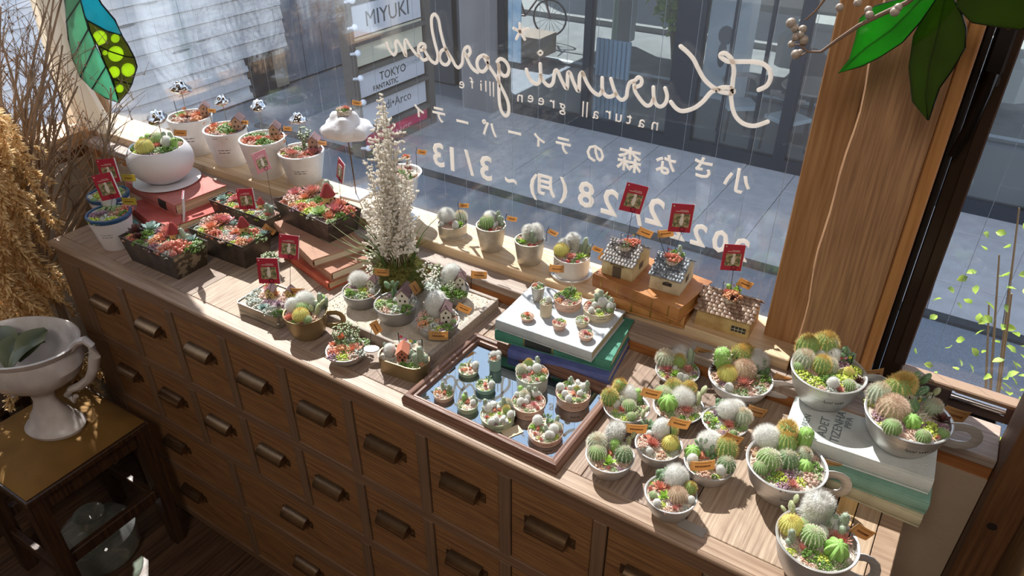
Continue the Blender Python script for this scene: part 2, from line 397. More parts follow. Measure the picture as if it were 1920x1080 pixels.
vin_letter('script_letter', [S5([(300, 445), (290, 432), (275, 460), (270, 545), (240, 490), (220, 437), (205, 440), (200, 530), (165, 470), (145, 425), (128, 425), (118, 490), (95, 512), (65, 490), (45, 450)])], 7.5, (0, 0), 1)
vin_letter('script_letter', [S9([(610, 650), (612, 800), (580, 850), (530, 830), (490, 770), (470, 705)])], 7.5, (0, 0), 1)
vin_letter('script_dot', [S9([(585, 535), (610, 513), (634, 535), (610, 560), (585, 535)])], 3.5, (0, 0), 1)
vin_letter('star_mark', [S9([(402, 240), (405, 320)]), S9([(342, 287), (405, 320)]), S9([(485, 290), (405, 320)]), S9([(368, 393), (405, 320)]), S9([(453, 398), (405, 320)])], 6, (0, 0), 1)
vin_letter('script_letter', [S4([(1055, 368), (1075, 350), (1108, 370), (1125, 410), (1115, 447), (1090, 450), (1068, 420), (1063, 385)]), S4([(1065, 385), (1065, 500), (1068, 600), (1080, 660), (1105, 690), (1123, 670), (1122, 620), (1105, 570), (1080, 520), (1050, 460), (1010, 400), (978, 340)])], 7, (0, 0), 1)
vin_letter('script_letter', [S4([(1000, 345), (975, 330), (945, 345), (935, 380), (948, 418), (975, 425), (1000, 390), (1000, 345)]), S4([(938, 430), (910, 410), (885, 370), (865, 320)])], 7, (0, 0), 1)
vin_letter('script_letter', [S4([(880, 335), (895, 310), (885, 280), (863, 290), (852, 330), (848, 375), (828, 402), (808, 392), (788, 355), (752, 298)])], 6.5, (0, 0), 1)
vin_letter('script_letter', [S4([(750, 290), (722, 305), (712, 345), (728, 378), (755, 385), (772, 360), (765, 330), (740, 270), (718, 185), (705, 115), (682, 85), (664, 110), (668, 180), (685, 260), (702, 330), (692, 375), (665, 365), (640, 330), (615, 285)])], 6.5, (0, 0), 1)
vin_letter('script_letter', [S4([(598, 300), (622, 292), (625, 268), (600, 262), (585, 290), (592, 330), (615, 358), (640, 350)]), S4([(592, 335), (570, 320), (540, 280), (512, 238), (505, 265), (512, 335), (490, 290), (462, 245), (450, 260), (455, 300), (440, 327), (415, 300), (398, 258)])], 6.2, (0, 0), 1)
TR = (PI / 2, 0, PI)
def gtext(body, px, py, size, sx=1, bold=0):
    p = at(px, py, GY - .0008, 1); return text('lettering_line', body, size, VIN, vt, p, TR, .0004, sx=sx, bold=bold)
for ch, px, py in zip('natural', (1228, 1203, 1180, 1160, 1141, 1117), (234, 229, 223, 219, 213, 213)): gtext(ch, px, py, .030)
for ch, px, py in (('||', 1097, 203), ('g', 1055, 199), ('r', 1036, 193), ('e', 1015, 188), ('e', 995, 183), ('n', 975, 182), ('||', 922, 165), ('l', 911, 163), ('i', 902, 161), ('f', 885, 157), ('e', 866, 157)): gtext(ch, px, py, .030)
for ch, px, py, s_ in (('小', 1382, 342, .040), ('さ', 1318, 318, .036), ('な', 1248, 312, .036), ('森', 1180, 303, .042), ('の', 1116, 290, .036), ('テ', 1056, 275, .032), ('ィ', 1010, 262, .030), ('ー', 965, 252, .030), ('パ', 918, 244, .032), ('ー', 867, 231, .030), ('テ', 823, 217, .032), ('ィ', 785, 207, .030)): gtext(ch, px, py, s_ * 1.12, bold=.0009)
for ch, px, py, s_ in (('2', 1388, 470, .05), ('0', 1350, 455, .05), ('2', 1310, 443, .05), ('2', 1272, 432, .05), ('2', 1228, 400, .062), ('/', 1195, 400, .062), ('2', 1143, 382, .062), ('8', 1099, 368, .062), ('(', 1058, 355, .048), ('月', 1022, 350, .040), (')', 999, 346, .048), ('~', 958, 338, .04), ('3', 911, 318, .062), ('/', 880, 308, .062), ('1', 848, 301, .062), ('3', 822, 293, .062)): gtext(ch, px, py, s_ * 1.15, bold=.0014)

# ------------------------------------------------------------------ casement window at the right
cas = thing('window_3', '', '', (0, 0, 0)); del cas['label']; del cas['category']; cas['kind'] = 'structure'
def cb(name, lo, hi, m, par=cas, e=.002):
    b = MB(); b.cbox([(a + c) / 2 for a, c in zip(lo, hi)], [c - a for a, c in zip(lo, hi)], e); return b.build(name, m, par, smooth=False)
cb('outer_frame', (1.6230, .455, -.006), (1.632, .52, 1.45), BLACKW)
cb('window_stile', (1.6330, .470, .0), (1.662, .505, 1.45), mat('bronze_brown', '#3a2b22', .3, .35))
cb('glazing_bead', (1.648, .466, .06), (1.6655, .471, 1.45), mat('bronze_brown2', '#43342a', .3, .35))
cb('window_rail', (1.662, .470, .010), (1.9, .505, .040), mat('bronze_rail', '#6f5f5c', .35, .4))
cb('glazing_bead', (1.662, .468, .0405), (1.9, .492, .0475), mat('glazing_seal', '#8e7560', .5))
cb('frame_channel', (1.632, .430, -.006), (1.811, .52, .004), BLACKW)
pane('window_pane', (1.662, .495, .047), (1.9, .498, 1.45), GLASS, cas)
x = 1.70
while x < 1.9: place('safety_wire', wme, cas, (x, .4965, 0)); x += .0562
b = MB(); p0 = at(1785, 741, .452, 1); b.tube([p0, p0 + Vector((.022 - .022, 0, 0)) + Vector((.006, 0, 0)), (1.811, .452, p0.z)], .0062, 16); b.tube([p0 + Vector((-.002, 0, 0)), p0 + Vector((.002, 0, 0))], .0075, 16)
b.build('stay_rod', STEEL, cas)
hb = MB(); hp = at(1876, 95, .466, 1); hb.cbox((0, 0, 0), (.022, .012, .085), .003)
h_ = hb.build('latch_plate', BLACKW, cas, loc=hp, smooth=False)
hb = MB(); hb.lathe([(.0, -.014), (.010, -.014), (.011, -.010), (.011, .004)], 16, M=Matrix.Rotation(PI / 2, 4, 'X'))
hb.tube([(0, -.014, .004), (-.002, -.018, -.02), (-.006, -.020, -.075), (-.012, -.018, -.108)], [.0095, .0085, .0075, .006], 8, flat=(1, .6))
hb.build('latch_handle', mat('black_latch', '#15120f', .3, .4), cas, loc=hp + Vector((0, 0, -.028)))
hb = MB(); hb.lathe([(.0, 0), (.003, 0), (.0035, .001), (.0035, .002)], 10, M=Matrix.Rotation(PI / 2, 4, 'X')); hb.build('latch_screw', BRASSH, cas, loc=hp + Vector((0, -.006, .03)))

# ================================================================== OUTSIDE
GZ = -3.0
ASPH = mat('asphalt', '#6e747c', .85, 0, '#868c93', 60, bump=.4)
PAVE = mat('pavement_slab', '#97979a', .7, 0, '#a3a3a6', 6)
struct(boxobj('ground', (-22, -1.0, GZ - .1), (18, 30, GZ - .03), ASPH))
pv = thing('pavement', '', '', (0, 0, 0)); del pv['label']; del pv['category']; pv['kind'] = 'structure'
sm = MB(); sm.cbox((0, 0, -.02), (.594, .594, .04), .004); sme = sm.mesh('paving_slab', PAVE, False)
for i in range(18):
    for j in range(4): place('paving_slab', sme, pv, (-6.3 + .6 * i, 6.35 + .6 * j, GZ + (.002 if (i + j) % 3 == 0 else 0)))
boxobj('kerb', (-7, 5.92, GZ - .05), (5, 6.04, GZ + .012), mat('kerb_dark', '#2e3236', .8), pv)
boxobj('road_edge', (-7, .6, GZ - .045), (5, 5.92, GZ - .02), mat('asphalt_near', '#5b626c', .85, 0, '#6d7580', 80, bump=.5), pv)

# clapboard building on the left (faces +x)
cbd = thing('clapboard_building', 'white weathered clapboard house wall outside behind the left of the window', 'building', (-8.0, 4, GZ))
CLAP = mat('white_clapboard', '#dcdee2', .8, 0, '#c6cad2', 3, (4, 1, 6), .2, 60)
WORN = mat('worn_wood', '#7f858f', .9)
r2 = random.Random(3)
for i in range(30):
    z0 = i * .21; y0 = -5.4; y1 = 3.58 if i > 2 else 2.75
    b = MB(); 
    b.add([(0, y0, z0), (0, y1, z0), (0, y1, z0 + .19), (0, y0, z0 + .19), (.045, y0, z0), (.045, y1, z0), (.012, y1, z0 + .192), (.012, y0, z0 + .192)],
          [(0, 1, 2, 3), (4, 7, 6, 5), (0, 4, 5, 1), (3, 2, 6, 7), (1, 5, 6, 2), (0, 3, 7, 4)])
    b.build('clapboard', CLAP, cbd, smooth=False)
b = MB(); b.bbox((-3, -5.4, 0), (-.005, 2.7, 6.3)); b.build('building_core', CLAP, cbd, smooth=False)
b = MB(); b.bbox((-2.9, 2.71, 0), (-.03, 3.5, 6.25)); b.build('building_core', WORN, cbd, smooth=False)
for i in range(26):
    b = MB(); b.ball((0, 0, 0), (.002, .09 + .1 * r2.random(), .012 + .02 * r2.random()), 6, 4); b.build('worn_patch', WORN, cbd, loc=(.026, -1.0 + 4.3 * r2.random(), .3 + 2.2 * r2.random()))
gb = thing('grey_building', 'grey panelled neighbouring building seen between the clapboard wall and the signs', 'building', (-8.1, 7.65, GZ))
for i in range(5):
    boxobj('wall_panel', (-3, -.05 + .44 * i, .0), (.0, .37 + .44 * i, 7), mat('grey_blue_panel', '#8e98a8', .8, 0, '#7d8797', 4), gb)
boxobj('dark_doorway', (.0, 2.72, 0), (.03, 3.5, .62), mat('door_dark', '#2f343a', .5), cbd)
boxobj('beige_door', (.031, 3.25, .03), (.045, 3.5, .60), mat('beige_panel', '#a59a8c', .7), cbd)

# sign tower (faces +x)
st = thing('sign_tower', 'tall outdoor rack of lit-panel shop signs beside the street', 'sign', (-4.92, 6.6, GZ))
FRM = mat('sign_frame', '#5d5a57', .6); SW = mat('sign_white', '#c9ccd4', .5); SI = mat('sign_ivory', '#c6c4b2', .5); SP = mat('sign_pink', '#c23a64', .5)
boxobj('rack_post', (-.12, -.72, 0), (.04, -.62, 4.2), FRM, st); boxobj('rack_post', (-.12, .74, 0), (.04, .86, 4.2), FRM, st)
boxobj('rack_back', (-.14, -.62, 0.2), (-.10, .74, 4.2), mat('rack_dark', '#3a3836', .7), st)
def sgn(py_mid, zc, h, m, txt, tm, sz, extra=None):
    boxobj('rack_rail', (-.10, -.62, zc - h / 2 - .075), (.06, .74, zc - h / 2 - .03), FRM, st)
    p = MB(); p.cbox((0, 0, 0), (.05, 1.30, h), .004); q = p.build('sign_panel', m, st, loc=(-.03, .06, zc), smooth=False)
    if txt: text('sign_text', txt, sz, tm, q, (.027, 0, 0), (PI / 2, 0, PI / 2), .001)
    if extra: text('sign_text', extra[0], extra[1], extra[3], q, (.027, extra[2][0], extra[2][1]), (PI / 2, 0, PI / 2), .001)
DKT = mat('sign_ink', '#454a52', .6); LGT = mat('sign_ink_light', '#9aa0aa', .6)
def zz_(px, py): return at(px, py, -4.92, 0).z - GZ
za = zz_(728, 25); zb_ = zz_(730, 78); zc_ = zz_(737, 135); zd_ = zz_(742, 190); ze_ = zz_(745, 250)
hh = .36
sgn(0, za, hh, SW, 'MIYUKI', DKT, .26); sgn(0, zb_, hh, SI, None, None, 0)
sgn(0, zc_, hh, SW, 'TOKYO', mat('ink_black', '#1c1e22', .6), .15, ('AOYAMA', .09, (.38, .03), LGT))
text('sign_text', 'FANTASTIC', .095, mat('ink_black', '#1c1e22'), st, (-.0, -.1, zc_ - .12), (PI / 2, 0, PI / 2), .001)
sgn(0, zd_, hh, SW, 'Indi•Arco', DKT, .17); sgn(0, ze_, hh, SP, 'DANCE', mat('ink_pinkwhite', '#e0a8b8', .6), .17)
boxobj('sign_base', (-.12, -.62, .1), (.03, .74, ze_ - .35), FRM, st)
for k in range(7):
    b = MB(); b.tube([(.05, -.72, 0), (.16, -.74, .03)], .018, 6); b.ball((.19, -.745, .04), .04, 8, 6); b.build('sign_lamp', mat('lamp_white', '#dcdfe6', .4), st, loc=(0, 0, ze_ + .05 + .3 * k))

# concrete column and glazed shopfront facing the window
SY = 8.44
boxobj('concrete_column', (-4.95, SY - .25, GZ), (-4.42, SY + .3, GZ + 5), mat('concrete', '#8c8a8c', .85, 0, '#7d7c7f', 4, (1, 1, .2)), None, kind='structure')
boxobj('street_building_upper', (-7.0, SY + .05, GZ + 3.3), (6.5, SY + 5.5, GZ + 8.5), mat('upper_wall', '#777c84', .8), None, kind='structure')
dk = thing('dark_building', 'dark recessed building front between the signs and the concrete column', 'building', (-6.0, 8.9, GZ))
boxobj('recess_wall', (-1.3, .2, 0), (1.2, .4, 5), mat('recess_dark', '#3a3f46', .8), dk)
for k in range(3): boxobj('wall_slab', (-1.2 + .8 * k, .1, 0), (-.5 + .8 * k, .2, 5), mat('recess_grey', '#565b62', .8), dk)
sf = thing('shopfront', 'dark steel framed glass shopfront across the street', 'shopfront', (0, SY, GZ))
NAVY = mat('navy_steel', '#232c38', .45, .2)
PGL = pane_mat('shop_glass', (.80, .84, .87), .9, 1.5, .0, .03)
xs = [-4.36, -2.98, -1.58, -.24, 1.1, 2.45, 3.8]; ws = [.10, .10, .36, .14, .14, .10, .10]
boxobj('bottom_rail', (-4.42, -.06, 0), (3.9, .06, .16), NAVY, sf)
boxobj('top_rail', (-4.42, -.06, 3.0), (3.9, .06, 3.3), NAVY, sf)
for x_, w_ in zip(xs, ws): boxobj('mullion', (x_ - w_ / 2, -.07, .16), (x_ + w_ / 2, .07, 3.0), NAVY, sf)
for a, c in zip(xs[:-1], xs[1:]): boxobj('shop_pane', (a + .05, -.01, .16), (c - .05, .01, 3.0), PGL, sf)
for x_ in (-1.05, -.62, .4, .8): boxobj('glazing_bar', (x_ - .02, -.03, .16), (x_ + .02, .03, 3.0), NAVY, sf)
boxobj('posters', (-4.26, -.03, .75), (-4.05, -.012, 1.75), mat('poster_blue', '#7fa3bd', .6, 0, '#b9ccd8', 5), sf)
# shop interior; the solid street beyond the glass stands in for its reflections
struct(boxobj('shop_floor', (-4.4, SY + .07, GZ - .02), (6.0, SY + 2.2, GZ + .03), mat('shop_floor', '#777a78', .6)))
struct(boxobj('reflected_road', (-12, SY + 2.6, GZ - .02), (8, SY + 7.5, GZ + .01), mat('reflected_road', '#6a6c6a', .9, 0, '#7c7d7a', 3)))
struct(boxobj('reflected_road_line', (-12, SY + 2.65, GZ + .012), (8, SY + 2.78, GZ + .018), mat('road_paint', '#c4ccd0', .7)))
struct(boxobj('far_pavement', (-12, SY + 5.4, GZ), (8, SY + 8, GZ + .12), mat('far_pavement', '#868580', .9)))
fb = thing('far_building', 'olive grey building wall put behind the shopfront glass for the reflected street', 'building', (-4, SY + 8, GZ))
for k in range(9): boxobj('wall_panel', (-6 + 1.6 * k, 0, 0), (-4.45 + 1.6 * k, .3, 5), mat('olive_wall' + str(k % 2), ['#6c6c62', '#55584f'][k % 2], .8), fb)
# bicycle
bi = thing('bicycle', 'bicycle put behind the shopfront glass as part of the reflected street', 'bicycle', at(985, 62, GZ + .12))
bi.rotation_euler = (0, 0, .2)
for x_ in (-.5, .5):
    b = MB(); b.tube([(x_ + .33 * math.cos(a), 0, .33 + .33 * math.sin(a)) for a in [2 * PI * i / 24 for i in range(24)]], .02, 6, closed=True)
    for i in range(8): a = PI * i / 8; b.tube([(x_ - .32 * math.cos(a), 0, .33 - .32 * math.sin(a)), (x_ + .32 * math.cos(a), 0, .33 + .32 * math.sin(a))], .004, 3)
    b.build('wheel', BLACKW, bi)
b = MB()
for a, c in (((-.5, .33), (-.2, .8)), ((-.2, .8), (0, .33)), ((0, .33), (-.5, .33)), ((0, .33), (.35, .8)), ((-.2, .8), (.35, .8)), ((.5, .33), (.33, .95))): b.tube([(a[0], 0, a[1]), (c[0], 0, c[1])], .02, 6)
b.build('bicycle_frame', mat('bike_red', '#6a3a38', .4), bi)
b = MB(); b.ball((-.24, 0, .9), (.13, .06, .03), 10, 6); b.tube([(.33, -.25, 1.0), (.33, .25, 1.0)], .015, 6); b.build('saddle', BLACKW, bi)
# bench / timber deck under bicycle
boxobj('timber_step', (0, 0, 0), (2.2, .6, .35), wood('step_wood', '#7d6a58', '#8f7b66', 0, 3), None, label='low timber step in front of the bicycle behind the shopfront', category='step').location = at(960, 62, GZ + .12) + Vector((-.8, -1.3, 0))
# louvred white screen inside the shop
p = at(1145, 240, GZ + .03)
ls = thing('louvred_stand', 'white slatted stand behind the shopfront glass', 'stand', (p.x - .15, SY + .32, GZ + .03)); ls.scale = (.85, 1, .85)
for k in range(8): boxobj('slat', (-.30 + .078 * k, -.02, .75), (-.245 + .078 * k, .02, 1.35), mat('slat_blue', '#9fb4c4', .5), ls)
for k in range(8): boxobj('slat', (-.30 + .078 * k, -.02, .04), (-.245 + .078 * k, .02, .62), mat('slat_blue', '#9fb4c4', .5), ls)
boxobj('shelf', (-.34, -.15, .64), (.36, .12, .72), mat('slat_grey', '#6c7880', .5), ls); boxobj('stand_base', (-.34, -.15, 0), (.36, .15, .04), mat('slat_grey', '#6c7880', .5), ls)
# cafe table and chairs
def cafe_chair(x_, y_, rz, lab):
    t = thing('cafe_chair', lab, 'chair', (x_, y_, GZ + .03), rz, 'cafe chairs behind the shopfront')
    b = MB(); b.cbox((0, 0, .45), (.42, .42, .05), .01); b.build('seat', mat('pale_cushion', '#d2dadb', .7), t, smooth=False)
    for i in (-1, 1):
        for j in (-1, 1): b = MB(); b.tube([(i * .18, j * .18, .43), (i * .2, j * .2, 0)], .016, 6); b.build('leg', BLACKW, t)
    b = MB(); b.tube([(-.21, .0, .72), (-.22, .15, .75), (-.12, .22, .78), (.12, .22, .78), (.22, .15, .75), (.21, 0, .72)], .02, 8, flat=(1, 1.6)); b.tube([(-.15, .2, .45), (-.15, .21, .77)], .012, 6); b.tube([(.15, .2, .45), (.15, .21, .77)], .012, 6)
    b.build('backrest', mat('bent_wood', '#a89a90', .5), t)
cafe_chair(-1.05, SY + .75, .6, 'left round backed cafe chair behind the dark wide mullion')
cafe_chair(-.35, SY + .55, 2.6, 'pale seated cafe chair nearest the shopfront glass under the big letter')
cafe_chair(.35, SY + .9, -1.2, 'right cafe chair beyond the round cafe table')
ct = thing('cafe_table', 'round pale topped cafe table behind the shopfront glass', 'table', (-.2, SY + 1.1, GZ + .03))
b = MB(); b.lathe([(0, .72), (.42, .72), (.43, .735), (.42, .75), (0, .75)], 32); b.build('tabletop', mat('table_pale', '#c2b4a4', .5), ct)
b = MB(); b.lathe([(.22, 0), (.22, .02), (.03, .04), (.03, .72)], 16); b.build('pedestal', BLACKW, ct)
# ticket-like white post box and planter, shrub, lockers beyond, solid in place of reflections
p = at(1170, 75, GZ + .12); q = thing('reflected_post', 'slim white topped post standing in for one reflected in the shopfront', 'post', p)
boxobj('meter_body', (-.16, -.12, 0), (.16, .12, 1.15), mat('meter_grey', '#84898a', .5), q); boxobj('meter_top', (-.2, -.15, 1.15), (.2, .15, 1.3), mat('meter_white', '#d4dbe2', .5), q)
p = at(1150, 85, GZ + .12); q = thing('street_pole', 'pale green street pole on the far pavement', 'pole', p)
b = MB(); b.tube([(0, 0, 0), (0, 0, 3.5)], .05, 8); b.build('pole_shaft', mat('pole_green', '#a9b8a6', .6), q)
b = MB(); b.tube([(0, 0, .9), (-1.9, 0, .95)], .03, 6); b.build('pole_rail', mat('pole_green', '#a9b8a6', .6), q)
p = at(1420, 130, GZ); q = thing('white_cabinet', 'white locker box with a dark figure shaped sticker beyond the shopfront', 'locker', (p.x, SY + 2.3, GZ))
boxobj('locker_body', (-.3, -.2, 0), (.3, .2, 1.55), mat('locker_white', '#dfe4e6', .5), q); boxobj('locker_lid', (-.33, -.23, 1.55), (.33, .23, 1.66), mat('locker_lid', '#cfc9bf', .5), q)
b = MB(); b.ball((-.02, -.205, 1.0), (.12, .004, .14), 10, 6); b.ball((-.04, -.205, .72), (.07, .004, .2), 10, 6); b.build('dark_sticker', mat('sticker_dark', '#47505a', .6), q)
q = thing('pale_car', 'pale grey parked car seen through the shopfront, right of the wide mullion', 'car', (.4, SY + 4.3, GZ))
b = MB(); b.cbox((0, 0, .55), (3.6, 1.5, .6), .12); b.build('car_body', mat('car_paint', '#a9aca4', .35), q, smooth=False)
b = MB(); b.cbox((.1, 0, 1.05), (2.0, 1.3, .5), .2); b.build('car_cabin', mat('car_glass', '#39434a', .2), q, smooth=False)
for x_ in (-1.2, 1.2):
    for y_ in (-.72, .72): b = MB(); b.lathe([(0, -.09), (.3, -.09), (.32, 0), (.3, .09), (0, .09)], 18, M=Matrix.Translation((x_, y_, .32)) @ Matrix.Rotation(PI / 2, 4, 'X')); b.build('wheel', BLACKW, q)

# leafy shrub beyond the shop glass replacing a reflected tree + sunlit twig outside the casement
LEAFM = ramp_mat('shrub_leaf', '#5f7d2c', '#a8c04e', .5, trans=.4)
def leafmesh(l, w_):
    b = MB(); b.add([(0, 0, 0), (w_, l * .35, .1 * l), (w_ * .8, l * .7, .08 * l), (0, l, -.05 * l), (-w_ * .8, l * .7, .08 * l), (-w_, l * .35, .1 * l), (0, l * .5, 0)],
          [(0, 1, 6), (1, 2, 6), (2, 3, 6), (3, 4, 6), (4, 5, 6), (5, 0, 6)], [0, .5, .8, 1, .8, .5, .6]); return b
def shrub(name, lab, base, h, rad, n, lsz, pal=LEAFM, stems=6, seed=1):
    r3 = random.Random(seed); t = thing(name, lab, 'shrub', base)
    b = MB(); tips = []
    for k in range(stems):
        a = 2 * PI * k / stems + r3.random(); e = Vector((rad * math.cos(a) * .8, rad * math.sin(a) * .8, h * (.6 + .4 * r3.random())))
        b.tube([(0, 0, 0), e * .4 + Vector((0, 0, .1 * h)), e], [lsz * .25, lsz * .18, lsz * .08], 5); tips.append(e)
    b.build('stem', mat('shrub_bark', '#6a5a44', .8), t)
    f = MB(); L = leafmesh(lsz, lsz * .35)
    for k in range(n):
        e = r3.choice(tips) * (.45 + .6 * r3.random()) + Vector([r3.gauss(0, rad * .25) for _ in range(3)])
        M = Matrix.Translation(e) @ Euler((r3.uniform(-1, 1), r3.uniform(-1, 1), r3.uniform(0, 6.3))).to_matrix().to_4x4()
        f.add([M @ Vector(v) for v in L.v], L.f, L.t)
    o = f.build('foliage', pal, t); o['kind'] = 'stuff'; return t
shrub('reflected_shrub', 'yellow green shrub put beyond the shopfront for a reflected tree', at(1262, 110, GZ + .12), 2.0, .5, 500, .16, stems=7, seed=4)
shrub('window_shrub', 'sunlit yellow green shrub just outside the right casement', (1.95, .95, -.85), 1.15, .25, 330, .022, stems=12, seed=9)

# ================================================================== THE DRAWER CABINET
cabt = thing('drawer_cabinet', 'long brown wooden apothecary cabinet with many small drawers under the window', 'cabinet', (0, 0, 0))
CW, CD, CH = 1.722, .343, .8
TT = .018
def cpart(name, lo, hi, m, e=.0015, par=cabt):
    b = MB(); b.cbox([(a + c) / 2 for a, c in zip(lo, hi)], [c - a for a, c in zip(lo, hi)], e); return b.build(name, m, par, smooth=False)
# top: nosing with rounded edge, flat front edging, boards
b = MB()
pr = [(.0055, 0), (.003, -.0006), (.0008, -.0028), (0, -.006), (.0008, -.0095), (.003, -.012), (.010, -.0125), (.010, -.004), (.0055, -.002)]
vs = [(x_, y_, z_) for x_ in (0, CW) for y_, z_ in pr]; n_ = len(pr)
b.add(vs, [(i, (i + 1) % n_, n_ + (i + 1) % n_, n_ + i) for i in range(n_)] + [tuple(range(n_ - 1, -1, -1)), tuple(range(n_, 2 * n_))])
b.build('front_nosing', W_TOPX, cabt)
for (x0, x1) in ((.0, .88), (.8805, CW - .008)): cpart('front_edging', (x0, .0062, -.014), (x1, .0335, 0), W_TOPX, .0006)
cpart('side_edging', (.002, .0345, -.014), (.028, CD, 0), W_TOPX, .0006)
seams = [.0290, .235, .452, .640, .832, 1.010, 1.165, 1.32, 1.475, 1.640]
bm_ = [wood('weathered_board%d' % i, c, c2, 1, 8, .65, .5) for i, (c, c2) in enumerate((('#82695a', '#a8907c'), ('#7a6355', '#a08a78'), ('#8f7662', '#b49d86')))]
for i in range(len(seams) - 1): cpart('top_board', (seams[i] + .0006, .0345, -.016), (seams[i + 1] - .0006, CD, -.0004 * (i % 2)), bm_[i % 3], .0008)
cpart('top_board', (1.6412, .0345, -.016), (1.664, CD, -.0002), W_YEL, .0006)
cpart('top_board', (1.6652, .0345, -.016), (1.694, CD, 0), wood('pale_board', '#9b8168', '#b89f85', 1, 5, .6, .2), .0006)
cpart('side_edging', (1.6952, .0062, -.014), (CW, CD, 0), W_TOPX, .001)
# carcass
cpart('side_panel', (.012, .012, -CH), (.026, CD, -.016), W_STILE); cpart('side_panel', (CW - .026, .012, -CH), (CW - .012, CD, -.016), W_STILE)
cpart('back_panel', (.026, CD - .012, -CH), (CW - .026, CD, -.016), W_STILE)
cpart('plinth', (.02, .02, -CH), (CW - .02, .05, -.765), W_RAIL)
X0 = .076; P = .1615
rails = [-.0125, -.0405, -.222, -.245, -.404, -.425, -.566, -.588, -.742, -.765]
for k in range(0, len(rails), 2): cpart('rail', (.012, .006, rails[k + 1]), (CW - .012, .03, rails[k]), W_RAIL, .0008)
def stile(xc, z0, z1, w_=.021): cpart('stile', (xc - w_ / 2, .0055, z0 + .0003), (xc + w_ / 2, .03, z1 - .0003), W_STILE, .0008)
DB = mat('drawer_shadow_gap', '#15100c', .9)
cpart('inner_box', (.03, .032, -.76), (CW - .03, .05, -.02), DB)
HM = MB()
# cup shaped bin pull: half-round hood with flared ears
for sgn_ in (0,):
    n = 8; Lh = .046
    ring = [(-math.sin(PI * .62 * i / n) * .0125 * 1.05, .0125 * math.cos(PI * .62 * i / n)) for i in range(n + 1)]
    outer = [(-.0005 - .0135 * math.sin(PI * .56 * i / n), .011 * math.cos(PI * .56 * i / n)) for i in range(n + 1)]
    vs = [(x_, y_, z_) for x_ in (-Lh / 2, Lh / 2) for y_, z_ in outer] + [(x_, y_ * .88 - .0002, z_ * .88 - .001) for x_ in (-Lh / 2 + .001, Lh / 2 - .001) for y_, z_ in outer]
    m_ = n + 1; fs = []
    for i in range(n): fs += [(i, i + 1, m_ + i + 1, m_ + i), (2 * m_ + i, 3 * m_ + i, 3 * m_ + i + 1, 2 * m_ + i + 1)]
    fs += [(n, 2 * m_ + n, 3 * m_ + n, m_ + n)]
    HM.add(vs, fs)
    for x_ in (-Lh / 2, Lh / 2):
        c0 = len(HM.v); pts = [(x_, y_, z_) for y_, z_ in outer] + [(x_, 0, outer[-1][1])]
        HM.add(pts, [tuple(range(len(pts)))])
    for x_ in (-1, 1):
        HM.box((x_ * (Lh / 2 + .003), -.0006, 0), (.007, .0012, .013)); HM.ball((x_ * (Lh / 2 + .0036), -.0012, 0), .0016, 6, 4)
HANDLE = HM.mesh('drawer_handle', BRASSH)
def drawer(x0, x1, z0, z1, hx, hz):
    d = .0016
    b = MB(); b.cbox((0, 0, 0), (x1 - x0 - 2 * d, .02, z1 - z0 - 2 * d), .001, M=Matrix.Rotation(PI / 2, 4, 'X') if 0 else None)
    dr = b.build('drawer', W_DRAW, cabt, smooth=False, loc=((x0 + x1) / 2, .0185 + rnd.uniform(-.0006, .0008), (z0 + z1) / 2), rot=(0, rnd.uniform(-.002, .002), 0))
    h_ = place('drawer_handle', HANDLE, dr, (hx - (x0 + x1) / 2, -.0102, hz - (z0 + z1) / 2), None, (1.5, 1.45, 1.55))
for r in (0, 1):
    z1, z0 = rails[2 * r + 1], rails[2 * r + 2]
    for k in range(10):
        a = X0 + P * k + .0105; c = X0 + P * (k + 1) - .0105
        drawer(a, c, z0, z1, X0 + P * (k + .5), (z1 + z0) / 2 + .016)
    for k in range(11): stile(X0 + P * k, z0, z1)
    cpart('stile', (.012, .0055, z0 + .0003), (X0 - .011, .03, z1 - .0003), W_STILE, .0008)
P3 = .4035
for r in (2, 3):
    z1, z0 = rails[2 * r + 1], rails[2 * r + 2]
    for k in range(4):
        a = X0 - .011 + P3 * k + .0105; c = X0 - .011 + P3 * (k + 1) - .0105
        drawer(a, c, z0, z1, (a + c) / 2, (z1 + z0) / 2 + .016)
    for k in range(5): stile(X0 - .011 + P3 * k, z0, z1)
    cpart('stile', (.012, .0055, z0 + .0003), (X0 - .022, .03, z1 - .0003), W_STILE, .0008)

